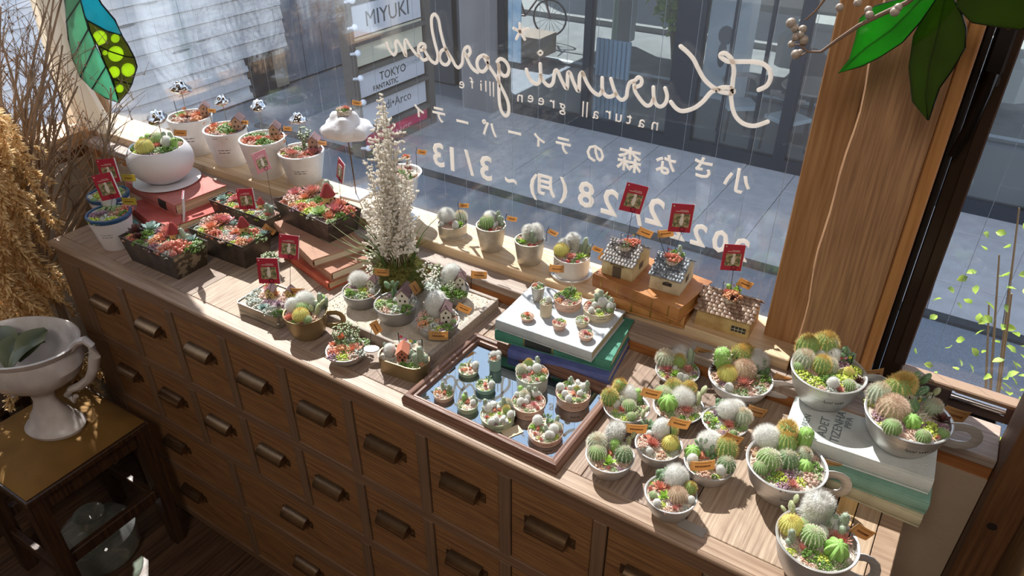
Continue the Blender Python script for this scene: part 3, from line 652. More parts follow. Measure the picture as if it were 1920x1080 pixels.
# ================================================================== BOOKS
def book(lab, c, u, L, Wd, T, cover, pages, spine='front', group=None, title=None, marks=()):
    """c = centre of underside; u = direction of the long axis; spine along one long side ('front' = the -v side)"""
    u = Vector((u[0], u[1], 0)).normalized(); ang = math.atan2(u.y, u.x)
    t = thing('book', lab, 'book', c, ang, group)
    s = -1 if spine == 'front' else 1
    ct_ = .0022
    b = MB(); b.cbox((0, 0, T - ct_ / 2), (L, Wd, ct_), .0007); b.build('cover_board', cover, t, smooth=False)
    b = MB(); b.cbox((0, 0, ct_ / 2), (L, Wd, ct_), .0007); b.build('cover_board', cover, t, smooth=False)
    b = MB(); b.box((0, -s * .0015, T / 2), (L - .006, Wd - .007, T - 2 * ct_)); b.build('page_block', pages, t, smooth=False)
    # rounded spine
    b = MB(); n = 8; arc = [(s * (Wd / 2 - .003 + .0045 * math.sin(PI * i / n)), T / 2 - (T / 2) * math.cos(PI * i / n)) for i in range(n + 1)]
    arc2 = [(y_ - s * .0025, T / 2 + (z_ - T / 2) * .86) for y_, z_ in arc]
    vs = [(x_, y_, z_) for x_ in (-L / 2, L / 2) for y_, z_ in arc + arc2[::-1]]; m_ = 2 * (n + 1)
    b.add(vs, [(i, (i + 1) % m_, m_ + (i + 1) % m_, m_ + i) for i in range(m_)] + [tuple(range(m_ - 1, -1, -1)), tuple(range(m_, 2 * m_))])
    sp = b.build('spine', cover, t)
    for (x0, x1, m2) in marks:
        b = MB(); vs = []
        for x_ in (x0 * L, x1 * L):
            for y_, z_ in arc[1:-1]: vs += [(x_, y_ + s * .0004, z_)]
        q = n - 1; b.add(vs, [(i, i + 1, q + i + 1, q + i) for i in range(q - 1)]); b.build('spine_label', m2, sp)
    return t
def book_px(lab, corners, zt, T, cover, pages, spine='front', **k):
    "corners: pixels of the top face: left, front, right (front = nearest corner; left-front edge is the long side unless short=True)"
    A, B, C_ = [at(*p, zt) for p in corners]
    u = (B - A); L = u.length; u = u.normalized(); v = Vector((-u.y, u.x, 0)); Wd = (C_ - B).dot(v)
    cc = A + u * (L / 2) + v * (Wd / 2); k2 = dict(k)
    return book(lab, (cc.x, cc.y, zt - T), u, L, Wd, T, cover, pages, spine, **k2)
def cloth(n, c, c2): return mat(n, c, .75, 0, c2, 30, bump=.35, bscale=260)
PG = mat('pages_cream', '#e6dac4', .85, 0, '#c9b99e', 3, (1, 1, 160), .2); PG2 = mat('pages_tan', '#d6c0a0', .85, 0, '#b59d7c', 3, (1, 1, 160), .2)
INKB = mat('spine_label_black', '#2a2a28', .6); GILT = mat('gilt', '#b08a48', .35, .7)
PINK = cloth('pink_cloth', '#c27a70', '#b56c63'); REDC = cloth('red_cloth', '#b14a40', '#c05c50'); REDC2 = cloth('red_cloth2', '#a5472f', '#b85a40')
BRN = cloth('tan_cloth', '#9c7058', '#ab8067'); BRN2 = cloth('rust_cloth', '#94644d', '#a5745c')
GRYC = cloth('grey_cloth', '#a9adb2', '#b8bbbe'); GRNC = cloth('green_cloth', '#3f7a66', '#4c8a74'); BLUC = cloth('blue_cloth', '#4d548c', '#6068a0')
LEA = mat('tan_leather', '#8f5730', .45, 0, '#b57c48', 18, bump=.4, bscale=120); LEA2 = mat('brown_leather', '#a0683a', .45, 0, '#c08a52', 14, bump=.6, bscale=60)
WHC = cloth('offwhite_cloth', '#bfc4c0', '#cdd0cb'); SGC = cloth('sage_cloth', '#6f9683', '#7fa593'); YLC = cloth('yellow_cloth', '#a8a184', '#bdb596')
def lip(px, py, v, a=2): return at(px, py, v, a)
# pink and red pair under the white bowl
book_px('red cloth book at the bottom of the pair under the white bowl', [(238, 382), (300, 432), (398, 372)], .022, .022, REDC, PG2)
book_px('faded pink cloth book directly under the white bowl and saucer', [(234, 339), (326, 385), (420, 344)], .050, .028, PINK, PG2, marks=((.18, .34, INKB),))
# brown stack under the dark planter, right of the middle
book_px('rust red book at the bottom of the stack under the planter', [(530, 470), (614, 531), (682, 492)], .018, .018, REDC2, PG2)
book_px('terracotta book in the middle of the stack under the planter', [(535, 450), (620, 513), (686, 474)], .037, .019, BRN2, PG)
book_px('tan brown book at the top of the stack under the planter', [(514, 416), (585, 488), (690, 457)], .055, .018, BRN, PG)
# grey green blue stack
book_px('dark blue book at the bottom of the stack beside the mirror', [(952, 655), (1141, 708), (1200, 628)], .022, .022, BLUC, PG)
book_px('green cloth book with black spine label between the grey and blue books', [(928, 618), (1147, 677), (1192, 600)], .044, .022, GRNC, PG, marks=((-.23, .0, INKB), (-.245, -.235, GILT), (.005, .015, GILT)))
book_px('pale grey book on top of the stack, holding the tiniest pots', [(929, 599), (1110, 661), (1170, 582)], .066, .020, GRYC, PG2)
# leather pair on the sill
book_px('lower tooled leather book on the sill under the cottages', [(1120, 548), (1284, 596), (1322, 545)], .078, .023, LEA2, LEA, marks=((-.36, -.34, GILT), (-.1, -.08, GILT), (.12, .14, GILT), (.34, .36, GILT)))
book_px('upper tooled leather book on the sill carrying two cottages', [(1112, 512), (1274, 580), (1314, 519)], .106, .027, LEA, LEA2, marks=((-.4, -.385, GILT), (-.2, -.19, GILT), (.0, .012, GILT), (.2, .21, GILT), (.38, .395, GILT)))
# right stack
book_px('yellowed book at the bottom of the right stack', [(1553, 895), (1731, 969), (1748, 925)], .022, .022, YLC, PG)
book_px('sage green book in the middle of the right stack', [(1535, 868), (1744, 944), (1757, 905)], .044, .021, SGC, PG)
bt = book_px('off white book with printed title on top of the right stack', [(1469, 806), (1752, 901), (1770, 829)], .072, .027, WHC, PG, marks=((-.47, -.30, INKB),))
tb = mat('cover_ink', '#6b7476', .7)
M_ = bt.matrix_world
def cover_text(body, px, py, size):
    p = at(px, py, .0724); ang = bt.rotation_euler.z
    lp = Matrix.Rotation(-ang, 4, 'Z') @ (p - bt.location); text('cover_title', body, size, tb, bt, lp, (0, 0, PI / 2), .0002)
cover_text('EHREN', 1511, 793, .013); cover_text('ADET', 1545, 800, .017); cover_text('TIZENHA', 1572, 800, .017); cover_text('PIPA', 1592, 793, .013)

# ================================================================== STOOL, URN, BRANCHES, GRASSES (left)
SZ = -.395
stl = thing('stool', 'dark wooden stool with a worn mustard velvet seat beside the cabinet', 'stool', (.095, -.175, -.8), .02)
sx_ = .145; sz = SZ + .8
def spart(name, lo, hi, m=W_STOOL, e=.002, rot=None):
    b = MB(); b.cbox([(a + c) / 2 for a, c in zip(lo, hi)], [c - a for a, c in zip(lo, hi)], e); return b.build(name, m, stl, smooth=False)
for i in (-1, 1):
    for j in (-1, 1):
        b = MB(); w0 = .017; w1 = .014
        b.add([(i * (sx_ - .02) + a, j * (sx_ - .02) + c, z) for z, w_ in ((0, w1), (sz - .012, w0)) for a, c in ((-w_, -w_), (w_, -w_), (w_, w_), (-w_, w_))], [(3, 2, 1, 0), (4, 5, 6, 7), (0, 1, 5, 4), (1, 2, 6, 5), (2, 3, 7, 6), (3, 0, 4, 7)])
        b.build('leg', W_STOOL, stl, smooth=False)
for j in (-1, 1):
    spart('apron', (-sx_ + .037, j * (sx_ - .02) - .009, sz - .055), (sx_ - .037, j * (sx_ - .02) + .009, sz - .012))
    spart('apron', (j * (sx_ - .02) - .009, -sx_ + .037, sz - .055), (j * (sx_ - .02) + .009, sx_ - .037, sz - .012))
    spart('stretcher', (-sx_ + .036, j * (sx_ - .02) - .008, .12), (sx_ - .036, j * (sx_ - .02) + .008, .15))
    spart('stretcher', (j * (sx_ - .02) - .008, -sx_ + .036, .17), (j * (sx_ - .02) + .008, sx_ - .036, .20))
spart('seat_frame', (-sx_, -sx_, sz - .0125), (sx_, sx_, sz))
b = MB(); n = 14
vs = []; fs = []
for i in range(n + 1):
    for j in range(n + 1):
        u_ = -1 + 2 * i / n; v_ = -1 + 2 * j / n; zz2 = sz + .002 + .026 * (max(0, 1 - abs(u_) ** 5)) ** .6 * (max(0, 1 - abs(v_) ** 5)) ** .6; vs.append((u_ * (sx_ - .006), v_ * (sx_ - .006), zz2))
for i in range(n):
    for j in range(n): a = i * (n + 1) + j; fs.append((a, a + n + 1, a + n + 2, a + 1))
b.add(vs, fs); b.build('seat_cushion', mat('mustard_velvet', '#6d4d1c', .85, 0, '#7f5c26', 12), stl)
# urn
up_ = at(97, 805, SZ + .028); ur = thing('urn', 'white crackle glazed ceramic urn with scroll handles on the stool', 'urn', (up_.x + .0, up_.y + .012, SZ + .0285), .45); ur.scale = (1.2, 1.2, 1.62)
CR = mat('crackle_white', '#b9b2b0', .35, 0, '#cfc9c6', 30, bump=.3, bscale=60)
def flute(a, z): return 1 + (.02 * abs(math.sin(a * 14)) if .085 < z < .112 else 0)
b = MB(); b.lathe([(.0, .0), (.042, .0), (.044, .005), (.040, .010), (.034, .014), (.030, .024), (.021, .036), (.016, .050), (.017, .062), (.026, .072), (.048, .084), (.066, .098), (.076, .114), (.075, .128), (.072, .136), (.079, .143), (.081, .147), (.078, .148), (.072, .142), (.068, .130), (.066, .114), (.050, .096), (.0, .084)], 56, fn=flute, sx=1.28, sy=.95); b.build('bowl', CR, ur)
for s_ in (-1, 1):
    b = MB(); b.tube([(s_ * .094, 0, .140), (s_ * .112, 0, .153), (s_ * .128, 0, .158), (s_ * .136, 0, .150), (s_ * .134, 0, .132), (s_ * .124, 0, .112), (s_ * .108, 0, .094), (s_ * .085, 0, .080), (s_ * .062, 0, .072), (s_ * .050, 0, .060), (s_ * .060, 0, .052), (s_ * .066, 0, .060)], [.006, .006, .0065, .007, .0075, .0078, .0075, .007, .006, .006, .005, .004], 10, flat=(1.3, .9)); b.build('scroll_handle', CR, ur)
LEAFB = [ramp_mat('magnolia_leaf', '#49523a', '#66694a', .45, trans=.1), ramp_mat('magnolia_brown', '#6a4632', '#7d5a44', .5, trans=.1)]
def bigleaf(l, w_, cup=.25):
    b = MB(); n = 10; vs = []; fs = []; tp = []
    for i in range(n + 1):
        t_ = i / n; ww = w_ * math.sin(PI * min(1, t_ * .92 + .04)) ** .8
        for j in range(-2, 3): vs.append((j / 2 * ww, l * t_, cup * w_ * (j / 2) ** 2 + .18 * l * math.sin(PI * t_) - (.001 if j == 0 else 0))); tp.append(abs(j) / 2)
    for i in range(n):
        for j in range(4): a = i * 5 + j; fs.append((a, a + 1, a + 6, a + 5))
    b.add(vs, fs, tp); return b
lm = [bigleaf(.085, .027).mesh('large_leaf', LEAFB[0]), bigleaf(.06, .02).mesh('large_leaf', LEAFB[1])]
lb = thing('loose_leaves', 'bunch of large dull green leaves lying in the white urn', 'leaves', tuple(Vector(ur.location) + Vector((0, 0, .197))))
for (x_, y_, z_, ry, rz, k) in ((.02, -.01, .018, .2, .3, 0), (-.02, .0, .014, -.1, 1.4, 0), (-.035, -.02, .02, .15, 1.0, 1), (.0, -.03, .006, .1, .6, 0), (-.05, .01, .01, 0, 1.9, 0), (.03, -.035, .012, -.2, -.1, 0)):
    place('large_leaf', lm[k], lb, (x_, y_ - .01, z_ - .01), (.35, ry, rz))

# floor vase with dried branches
fvx = Vector((-.28, .05, -.8))
fv = thing('floor_vase', 'tall white plaster floor vase behind the dried branches', 'vase', fvx)
b = MB(); b.lathe([(0, 0), (.07, 0), (.085, .02), (.105, .25), (.11, .42), (.095, .56), (.10, .60), (.092, .60), (.085, .56), (.0, .54)], 32); b.build('vase_body', PLASTER_W, fv)
TWIG = mat('twig_bark', '#7f6854', .75, 0, '#a48c74', 40, (1, 1, .3)); TWIG2 = mat('twig_orange', '#b07a4c', .7)
def bez(p0, p1, p2, n=9): return [(p0 * (1 - t) ** 2 + p1 * 2 * t * (1 - t) + p2 * t * t) for t in [i / n for i in range(n + 1)]]
def branches(name, lab, base, targets, m, r0, side=5, budm=None, seed=2, spread=.05, sl=.1):
    r3 = random.Random(seed); t = thing(name, lab, 'branches', base)
    for k, e in enumerate(targets):
        e = Vector(e) - Vector(base); p0 = Vector((r3.uniform(-.02, .02), r3.uniform(-.02, .02), 0))
        mid = p0.lerp(e, .5) + Vector((r3.uniform(-spread, spread), r3.uniform(-spread, spread), r3.uniform(0, .08)))
        pts = bez(p0, mid, e, 12); b = MB(); L = len(pts); rr = [r0 * (1 - .8 * i / L) * .9 for i in range(L)]
        b.tube(pts, rr, 5)
        for q in range(side):
            i = r3.randint(4, L - 2); d = (pts[i + 1] - pts[i]).normalized(); sd = Vector((r3.uniform(-1, 1), r3.uniform(-1, 1), r3.uniform(-.2, .6))).normalized()
            l = sl * r3.uniform(.4, 1.2); e2 = pts[i] + (d * .8 + sd * .7) * l; m2 = pts[i] + d * l * .6
            s2 = bez(pts[i], m2, e2, 5); b.tube(s2, [rr[i] * .55 * (1 - .13 * z) for z in range(6)], 4)
            for w2 in range(3):
                pp = s2[r3.randint(2, 5)]; b.ball(pp + Vector((r3.uniform(-1, 1), r3.uniform(-1, 1), r3.uniform(-1, 1))) * .002, (.0016, .0016, .0026), 5, 3)
                if r3.random() < .6:
                    e3 = pp + (d + Vector((r3.uniform(-1, 1), r3.uniform(-1, 1), r3.uniform(-.3, 1)))) * l * .28; b.tube([pp, e3], [rr[i] * .3, rr[i] * .15], 3)
        b.build('branch', m, t)
    return t
r4 = random.Random(12); tg = []
for k in range(30):
    px = r4.uniform(-60, 235); py = r4.uniform(-60, 200) if px < 130 else r4.uniform(150, 380); ax_ = r4.uniform(.10, .30); tg.append(at(px, py, ax_, 1))
branches('dried_branches', 'tangle of bare grey brown dried branches standing at the left of the cabinet', (-.28, .05, -.235), tg, TWIG, .0072, 11, seed=5, sl=.14, spread=.13)
tg2 = [at(x_, y_, .30, 1) for x_, y_ in ((95, 60), (150, 160), (105, 200), (190, 210), (60, 100))]
branches('orange_stems', 'few thin orange brown willow stems arching by the curtain', (-.22, .26, -.26), tg2, TWIG2, .0022, 3, seed=8, sl=.1)
# golden dried foliage
GOLDF = ramp_mat('golden_dry', '#c89e60', '#f2d8a6', .7, trans=.5)
def frond(seed, l=.20):
    r3 = random.Random(seed); b = MB(); pts = [Vector((.012 * math.sin(i * 1.1), .02 * (i / 8) ** 2, -l * i / 8)) for i in range(9)]
    b.tip = .0; b.tube(pts, [.0012] * 9, 4)
    for i in range(230):
        t_ = r3.random() ** .8 * 7.9; p = pts[int(t_)].lerp(pts[int(t_) + 1], t_ % 1); a = r3.uniform(0, 2 * PI); q = .030 * (1 - .6 * t_ / 8) * r3.uniform(.5, 1)
        e = p + Vector((math.cos(a) * q, math.sin(a) * q, -q * r3.uniform(.2, 1.0))); wv = Vector((-math.sin(a), math.cos(a), .3)) * .0024; m_ = p.lerp(e, .6)
        b.add([p, m_ + wv, e, m_ - wv], [(0, 1, 2, 3)], [.2, .8, 1, .8])
    return b.mesh('golden_frond', GOLDF, False)
fr = [frond(s) for s in range(5)]
gf = thing('dried_golden_foliage', 'hanging mass of golden brown dried foliage at the far left beside the cabinet', 'dried foliage', (-.17, .02, -.8))
b = MB(); b.tube([(0, 0, 0), (0, .02, .5), (-.02, .04, .95)], [.012, .01, .005], 6); b.build('main_stem', TWIG, gf)
for k in range(150):
    t_ = r4.random(); py = 190 + 560 * t_; xm = -40 + (py - 190) * .30 if py < 430 else 35 + (py - 430) * .42
    px = r4.uniform(-95, xm)
    p = at(px, py - 40, r4.uniform(-.03, -.19) - (0 if py < 480 else .0), 0)
    if p.y < -.12 + .0: p.y = -.12 + r4.uniform(0, .1)
    place('golden_frond', fr[k % 5], gf, tuple(p - Vector(gf.location)), (r4.uniform(-.5, .5), r4.uniform(-.5, .5), r4.uniform(0, 6.3)), r4.uniform(.6, 1.15))
# green and clear glass bottles low at the left
gl = mat('bottle_green', '#1f5a48', .08); 
for (px, py, c_, nm, lab) in ((10, 592, '#1d6a50', 'glass_bottle', 'green glass bottle at the far left edge behind the urn'), (42, 590, '#9ab4ba', 'glass_bottle', 'clear glass bottle at the far left behind the urn')):
    p = at(px, py, -.30, 2); b = MB(); b.lathe([(0, 0), (.02, 0), (.024, .01), (.024, .07), (.010, .10), (.009, .13), (.012, .132), (.008, .135), (0, .13)], 20)
    tag(b.build(nm, pane_mat('g' + c_, tuple(.3 + .7 * v for v in lin(c_)), 1.5, 1.5, .02, .1), None, loc=(p.x, p.y, -.43)), lab, 'bottle')
p = at(15, 600, -.43); q = thing('plant_stand', 'low wooden stand holding glass bottles behind the urn', 'stand', (-.27, -.22, -.8))
b = MB(); b.cbox((0, 0, .36), (.24, .24, .02), .002); b.build('stand_top', W_STOOL, q, smooth=False)
for i in (-1, 1):
    for j in (-1, 1): b = MB(); b.cbox((i * .1, j * .1, .175), (.02, .02, .35), .001); b.build('leg', W_STOOL, q, smooth=False)
# big greenish glass jar on the floor behind the stool
b = MB(); b.lathe([(0, 0), (.075, 0), (.088, .02), (.09, .08), (.075, .10), (.035, .118), (.03, .14), (.036, .145), (.026, .14), (0, .1)], 32)
tag(b.build('glass_jar', pane_mat('jar_glass', (.75, .85, .78), 1.6, 1.5, .03, .12), None, loc=(.095, -.175, -.8)), 'large greenish glass demijohn on the floor behind the stool', 'jar')

# curtain: gathered in the corner, its unseen upper part flared to shade the cabinet's left end
CURT = mat('curtain_muslin', '#f4ecdf', .9, trans=.55)
b = MB(); n = 60; lv = 26; vs = []; fs = []
for k in range(lv + 1):
    z = .062 + (1.42 - .062) * k / lv; f_ = max(0, (z - .36) / 1.06); open_ = (max(0, (z - .40)) / .45) ** 1.0; open_ = min(open_, 1.0)
    for i in range(n + 1):
        s_ = i / n; flare = .09 * max(0, (.22 - z) / .16)
        x_ = -.515 + s_ * (.125 + flare + .42 * open_); y_ = .395 + .028 * math.sin(s_ * PI * (9 + 5 * open_)) * (1 - .3 * f_) + .01 * math.sin(s_ * 31 + z * 5) - .02 * s_
        vs.append((x_, y_, z))
for k in range(lv):
    for i in range(n): a = k * (n + 1) + i; fs.append((a, a + 1, a + n + 2, a + n + 1))
b.add(vs, fs); cu_ = b.build('curtain', CURT); tag(cu_, 'unbleached muslin curtain gathered in the window corner', 'curtain')

# ================================================================== PLANT LIBRARY (unit radius meshes, origin at the soil)
G = {}
HAIRW = mat('white_hair', '#eceae6', .8, trans=.45); SPY = mat('yellow_spine', '#dcc078', .6, trans=.2); SPW = mat('white_spine', '#e6ddcc', .6, trans=.2); SPO = mat('orange_spine', '#c9964a', .6, trans=.2); SPP = mat('pink_spine', '#d3b7a2', .6, trans=.2)
def cmat(n, c, c2, sc_=14): return mat(n, c, .6, 0, c2, sc_, coords='Object')
CG = cmat('cactus_green', '#638a48', '#86a562'); CDG = cmat('cactus_dark_green', '#4f7046', '#6c8c60'); CGG = cmat('cactus_grey_green', '#7d9076', '#a3b09a')
CY = cmat('cactus_lime', '#b3b858', '#d2d27c'); CBG = cmat('cactus_bright_green', '#78a54c', '#9ac268'); CWB = cmat('cactus_woolly', '#b9bcb6', '#d6d6d2'); CTN = cmat('cactus_tan', '#9a8a6e', '#bba98a')
r5 = random.Random(99)
def sph(r5): 
    z = r5.uniform(-.15, 1); a = r5.uniform(0, 2 * PI); s_ = math.sqrt(max(0, 1 - z * z)); return Vector((s_ * math.cos(a), s_ * math.sin(a), z))
def globe(b, c, r, hz, ribs, amp, n=None, m=12):
    n = n or ribs * 4; prof = []
    for k in range(m + 1):
        a = -1.0 + (PI / 2 + 1.0) * k / m; prof.append((max(r * math.cos(a), 1e-5), hz * math.sin(a) + 0))
    b.lathe(prof, n, c, fn=(lambda a, z: 1 + amp * (abs(math.cos(a * ribs / 2)) - .5)), cap=False)
def ball_cactus(name, body, spm, hz, ribs, amp, ns, sl, sw, top=None, seed=1, rows=True):
    rr = random.Random(seed); b = MB(); c = Vector((0, 0, hz * .78)); globe(b, c, 1, hz, ribs, amp)
    b.mi = 1
    for k in range(ns):
        if rows: a = 2 * PI * rr.randrange(ribs) / ribs; e = rr.uniform(-.5, 1.5); d = Vector((math.cos(e) * math.cos(a), math.cos(e) * math.sin(a), math.sin(e)))
        else: d = sph(rr)
        p = c + Vector((d.x * (1 + amp * .4), d.y * (1 + amp * .4), d.z * hz)); dd = (d + Vector((rr.gauss(0, .5), rr.gauss(0, .5), rr.gauss(0, .5)))).normalized()
        b.spike(p, dd, sl * rr.uniform(.6, 1.2), sw)
    if top:
        b.mi = 2
        for k in range(90):
            d = Vector((rr.gauss(0, .35), rr.gauss(0, .35), 1)).normalized(); p = c + Vector((d.x, d.y, d.z * hz)); b.spike(p, (d + Vector((rr.gauss(0, .35), rr.gauss(0, .35), 0))).normalized(), sl * 1.3 * rr.uniform(.6, 1.2), sw * 1.2)
    G[name] = b.mesh('ball_cactus', [body, spm] + ([top] if top else []))
ball_cactus('W', CWB, HAIRW, 1.05, 10, .02, 3600, .46, .010, seed=1, rows=False)
ball_cactus('w', CWB, HAIRW, 1.35, 10, .02, 2000, .26, .014, seed=11, rows=False)
ball_cactus('S', CG, SPY, 1.3, 15, .12, 1500, .34, .012, SPO, seed=2)
ball_cactus('s', CGG, SPW, 1.05, 16, .08, 2600, .30, .011, SPO, seed=12)
ball_cactus('Y', CY, SPY, .95, 20, .08, 2200, .18, .012, seed=3)
ball_cactus('G', CG, SPW, .95, 18, .10, 2200, .18, .011, seed=4)
ball_cactus('T', CTN, SPP, .95, 18, .06, 2400, .28, .011, seed=5)
ball_cactus('g', CBG, SPW, 1.0, 8, .34, 60, .10, .03, seed=6)
ball_cactus('D', CDG, SPW, 1.0, 13, .16, 1200, .30, .012, SPW, seed=7)
def column(b, base, d, r, h, ribs=8, amp=.1, hair=120, sl=.25, rr=None, mi=(0, 1), n=16):
    d = Vector(d).normalized(); q = d.to_track_quat('Z', 'Y').to_matrix().to_4x4(); M = Matrix.Translation(base) @ q
    prof = [(r * .82, 0), (r * .95, h * .2), (r, h * .5), (r * .97, h * .75), (r * .82, h * .9), (r * .5, h * .975), (1e-5, h)]
    b.mi = mi[0]; b.lathe(prof, n, fn=lambda a, z: 1 + amp * (abs(math.cos(a * ribs / 2)) - .5), M=M, cap=False)
    b.mi = mi[1]
    for k in range(hair):
        a = rr.uniform(0, 2 * PI); t = rr.random() ** .7
        if t > .85: e = rr.uniform(0, PI / 2); p = Vector((r * .85 * math.cos(e) * math.cos(a), r * .85 * math.cos(e) * math.sin(a), h * .86 + math.sin(e) * h * .13)); dd = Vector((math.cos(a) * math.cos(e), math.sin(a) * math.cos(e), math.sin(e) + .2))
        else: p = Vector((r * math.cos(a), r * math.sin(a), h * t)); dd = Vector((math.cos(a), math.sin(a), .2))
        dd = (dd + Vector([rr.gauss(0, .4)] * 1 + [rr.gauss(0, .4), rr.gauss(0, .3)])).normalized(); b.spike(M @ p, q.to_3x3() @ dd, sl * r * rr.uniform(.5, 1.2), .03 * r + .004)
rr = random.Random(21)
b = MB(); column(b, (0, 0, 0), (0, 0, 1), .9, 3.0, 12, .12, 1500, .45, rr, n=48); b.mi = 2
for k in range(70): b.spike((rr.gauss(0, .3), rr.gauss(0, .3), 2.85), (rr.gauss(0, .5), rr.gauss(0, .5), 1), .5, .03)
G['C'] = b.mesh('column_cactus', [CG, SPY, SPO])
b = MB(); column(b, (0, 0, 0), (.05, 0, 1), .9, 2.8, 10, .03, 3000, .6, rr, n=24); G['L'] = b.mesh('woolly_column_cactus', [CWB, HAIRW])
b = MB(); column(b, (0, 0, 0), (.0, 0, 1), .75, 2.6, 9, .14, 260, .3, rr, n=36); G['c'] = b.mesh('column_cactus', [CBG, SPW])
def fingers(name, lst, body, hair=110, sl=.4):
    b = MB()
    for (x_, y_, dx, dy, r, h) in lst: column(b, (x_, y_, 0), (dx, dy, 1), r, h, 8, .06, hair, sl, rr, n=12)
    G[name] = b.mesh('finger_cactus', [body, HAIRW])
fingers('F', [(0, 0, 0, 0, .38, 2.0), (.55, .1, .2, 0, .36, 1.6), (-.5, .2, -.15, .1, .36, 1.5), (.1, .6, 0, .2, .34, 1.7), (.1, -.55, .05, -.2, .34, 1.1), (-.45, -.4, -.2, -.2, .3, .9)], CDG)
fingers('f', [(0, 0, 0, 0, .42, 2.6), (.6, .0, .12, 0, .36, 1.7), (-.5, .1, -.1, .1, .34, 1.2)], CGG, 200, .5)
fingers('m', [(0, 0, 0, 0, .5, 1.5), (.8, .2, .1, 0, .45, 1.1), (-.6, .5, -.1, .1, .42, 1.0), (.2, -.7, 0, -.1, .5, .9)], CWB, 220, .4)
# opuntia pads
def pad(b, base, d, r, th, rr, dots=36):
    d = Vector(d).normalized(); q = d.to_track_quat('Z', 'Y').to_matrix().to_4x4(); M = Matrix.Translation(base) @ q @ Matrix.Translation((0, 0, r * 1.0))
    b.mi = 0; b.ball((0, 0, 0), (r * .78, th, r * 1.05), 14, 9, M=M); b.mi = 1
    for k in range(dots):
        a = rr.uniform(0, 2 * PI); t = math.sqrt(rr.random()) * .92; x_ = .78 * r * t * math.cos(a); z_ = 1.05 * r * t * math.sin(a); y_ = th * math.sqrt(max(0, 1 - t * t)) * rr.choice((-1, 1))
        b.ball((x_, y_, z_), (.05 * r + .01, .04 * r, .05 * r + .01), 5, 3, M=M)
    for k in range(22): a = 2 * PI * k / 22; b.spike(M @ Vector((.78 * r * math.cos(a), 0, 1.05 * r * math.sin(a))), q.to_3x3() @ Vector((math.cos(a), rr.gauss(0, .3), math.sin(a))), .14 * r, .03 * r)
b = MB(); pad(b, (0, 0, 0), (.05, 0, 1), .62, .22, rr); pad(b, (-.25, 0, 1.15), (-.6, .1, 1), .42, .16, rr); pad(b, (.28, 0, 1.15), (.5, -.1, 1), .45, .16, rr); pad(b, (.4, .05, .3), (1, .2, .9), .42, .16, rr); pad(b, (.05, .1, 1.3), (0, .3, 1), .3, .13, rr)
G['O'] = b.mesh('opuntia_cactus', [CDG, HAIRW])
b = MB(); pad(b, (-.4, 0, .1), (-.25, 0, 1), .6, .26, rr, 60); pad(b, (.4, 0, .1), (.25, 0, 1), .6, .26, rr, 60); G['V'] = b.mesh('heart_opuntia', [CGG, HAIRW])
b = MB(); pad(b, (0, 0, 0), (.1, 0, 1), .75, .28, rr, 60); pad(b, (.3, 0, 1.3), (.5, 0, 1), .5, .2, rr, 40); pad(b, (-.5, .1, .2), (-.6, .1, 1), .45, .2, rr); G['o'] = b.mesh('opuntia_cactus', [cmat('opuntia_pale', '#8d9a6c', '#b0b48c'), SPW])
# rosettes
def rosette(name, mt, n=34, l=1.0, w_=.34, up=.2, thick=.16, seed=1, pname='rosette_succulent', tilt=1.25):
    rr2 = random.Random(seed); b = MB()
    for k in range(n):
        f = k / n; a = k * 2.39996; e = up + (1 - f) * 0 + f * tilt; ll = l * (1 - .62 * f) * rr2.uniform(.92, 1.08); ww = w_ * (1 - .5 * f)
        M = Matrix.Rotation(a, 4, 'Z') @ Matrix.Translation((.06, 0, .10 + .3 * f * l * .5)) @ Matrix.Rotation(-e, 4, 'Y')
        P_ = []
        tp = []
        for i, (t, q) in enumerate(((0, .45), (.35, .85), (.68, 1), (.88, .62))):
            z0 = .10 * t * t * ll
            for (y_, z_) in ((-1, .3), (0, -thick * 2.2), (1, .3), (0, .28)): P_.append(M @ Vector((t * ll, y_ * q * ww * .5, z_ * thick * q * .7 + z0))); tp.append(t * .9)
        P_.append(M @ Vector((ll, 0, .13 * ll))); tp.append(1.0)
        fs = []
        for i in range(3):
            for j in range(4): a0 = i * 4 + j; a1 = i * 4 + (j + 1) % 4; fs.append((a0, a1, a1 + 4, a0 + 4))
        for j in range(4): fs.append((12 + j, 12 + (j + 1) % 4, 16))
        b.add(P_, fs, tp)
    G[name] = b.mesh(pname, mt)
rosette('R', ramp_mat('ros_pink', '#cba897', '#c8707a', .45), 40, 1, .36, seed=1)
rosette('r', ramp_mat('ros_orange', '#d8b08c', '#d6806a', .45), 30, 1, .40, seed=2)
rosette('E', ramp_mat('ros_green', '#7fa062', '#b6c886', .45), 30, 1, .42, seed=3)
rosette('e', ramp_mat('ros_bluegreen', '#7fa093', '#a8b8b4', .45), 30, 1, .42, seed=4)
rosette('U', ramp_mat('ros_purple', '#8a7a86', '#a98a98', .5), 28, 1, .34, seed=5)
rosette('K', ramp_mat('ros_darkred', '#4a3a30', '#5e2c2c', .5), 26, 1, .34, seed=6)
rosette('A', ramp_mat('star_green', '#6f9e3c', '#a8c65a', .4), 14, 1.05, .5, up=.35, thick=.3, seed=7, pname='star_succulent')
rosette('B', ramp_mat('ros_palepink', '#c9b09a', '#cf7f78', .45), 70, 1, .22, up=.5, seed=8)
rosette('a', ramp_mat('tuft_red', '#b8766a', '#dc9484', .45), 90, 1, .11, up=.45, tilt=1.1, seed=9)
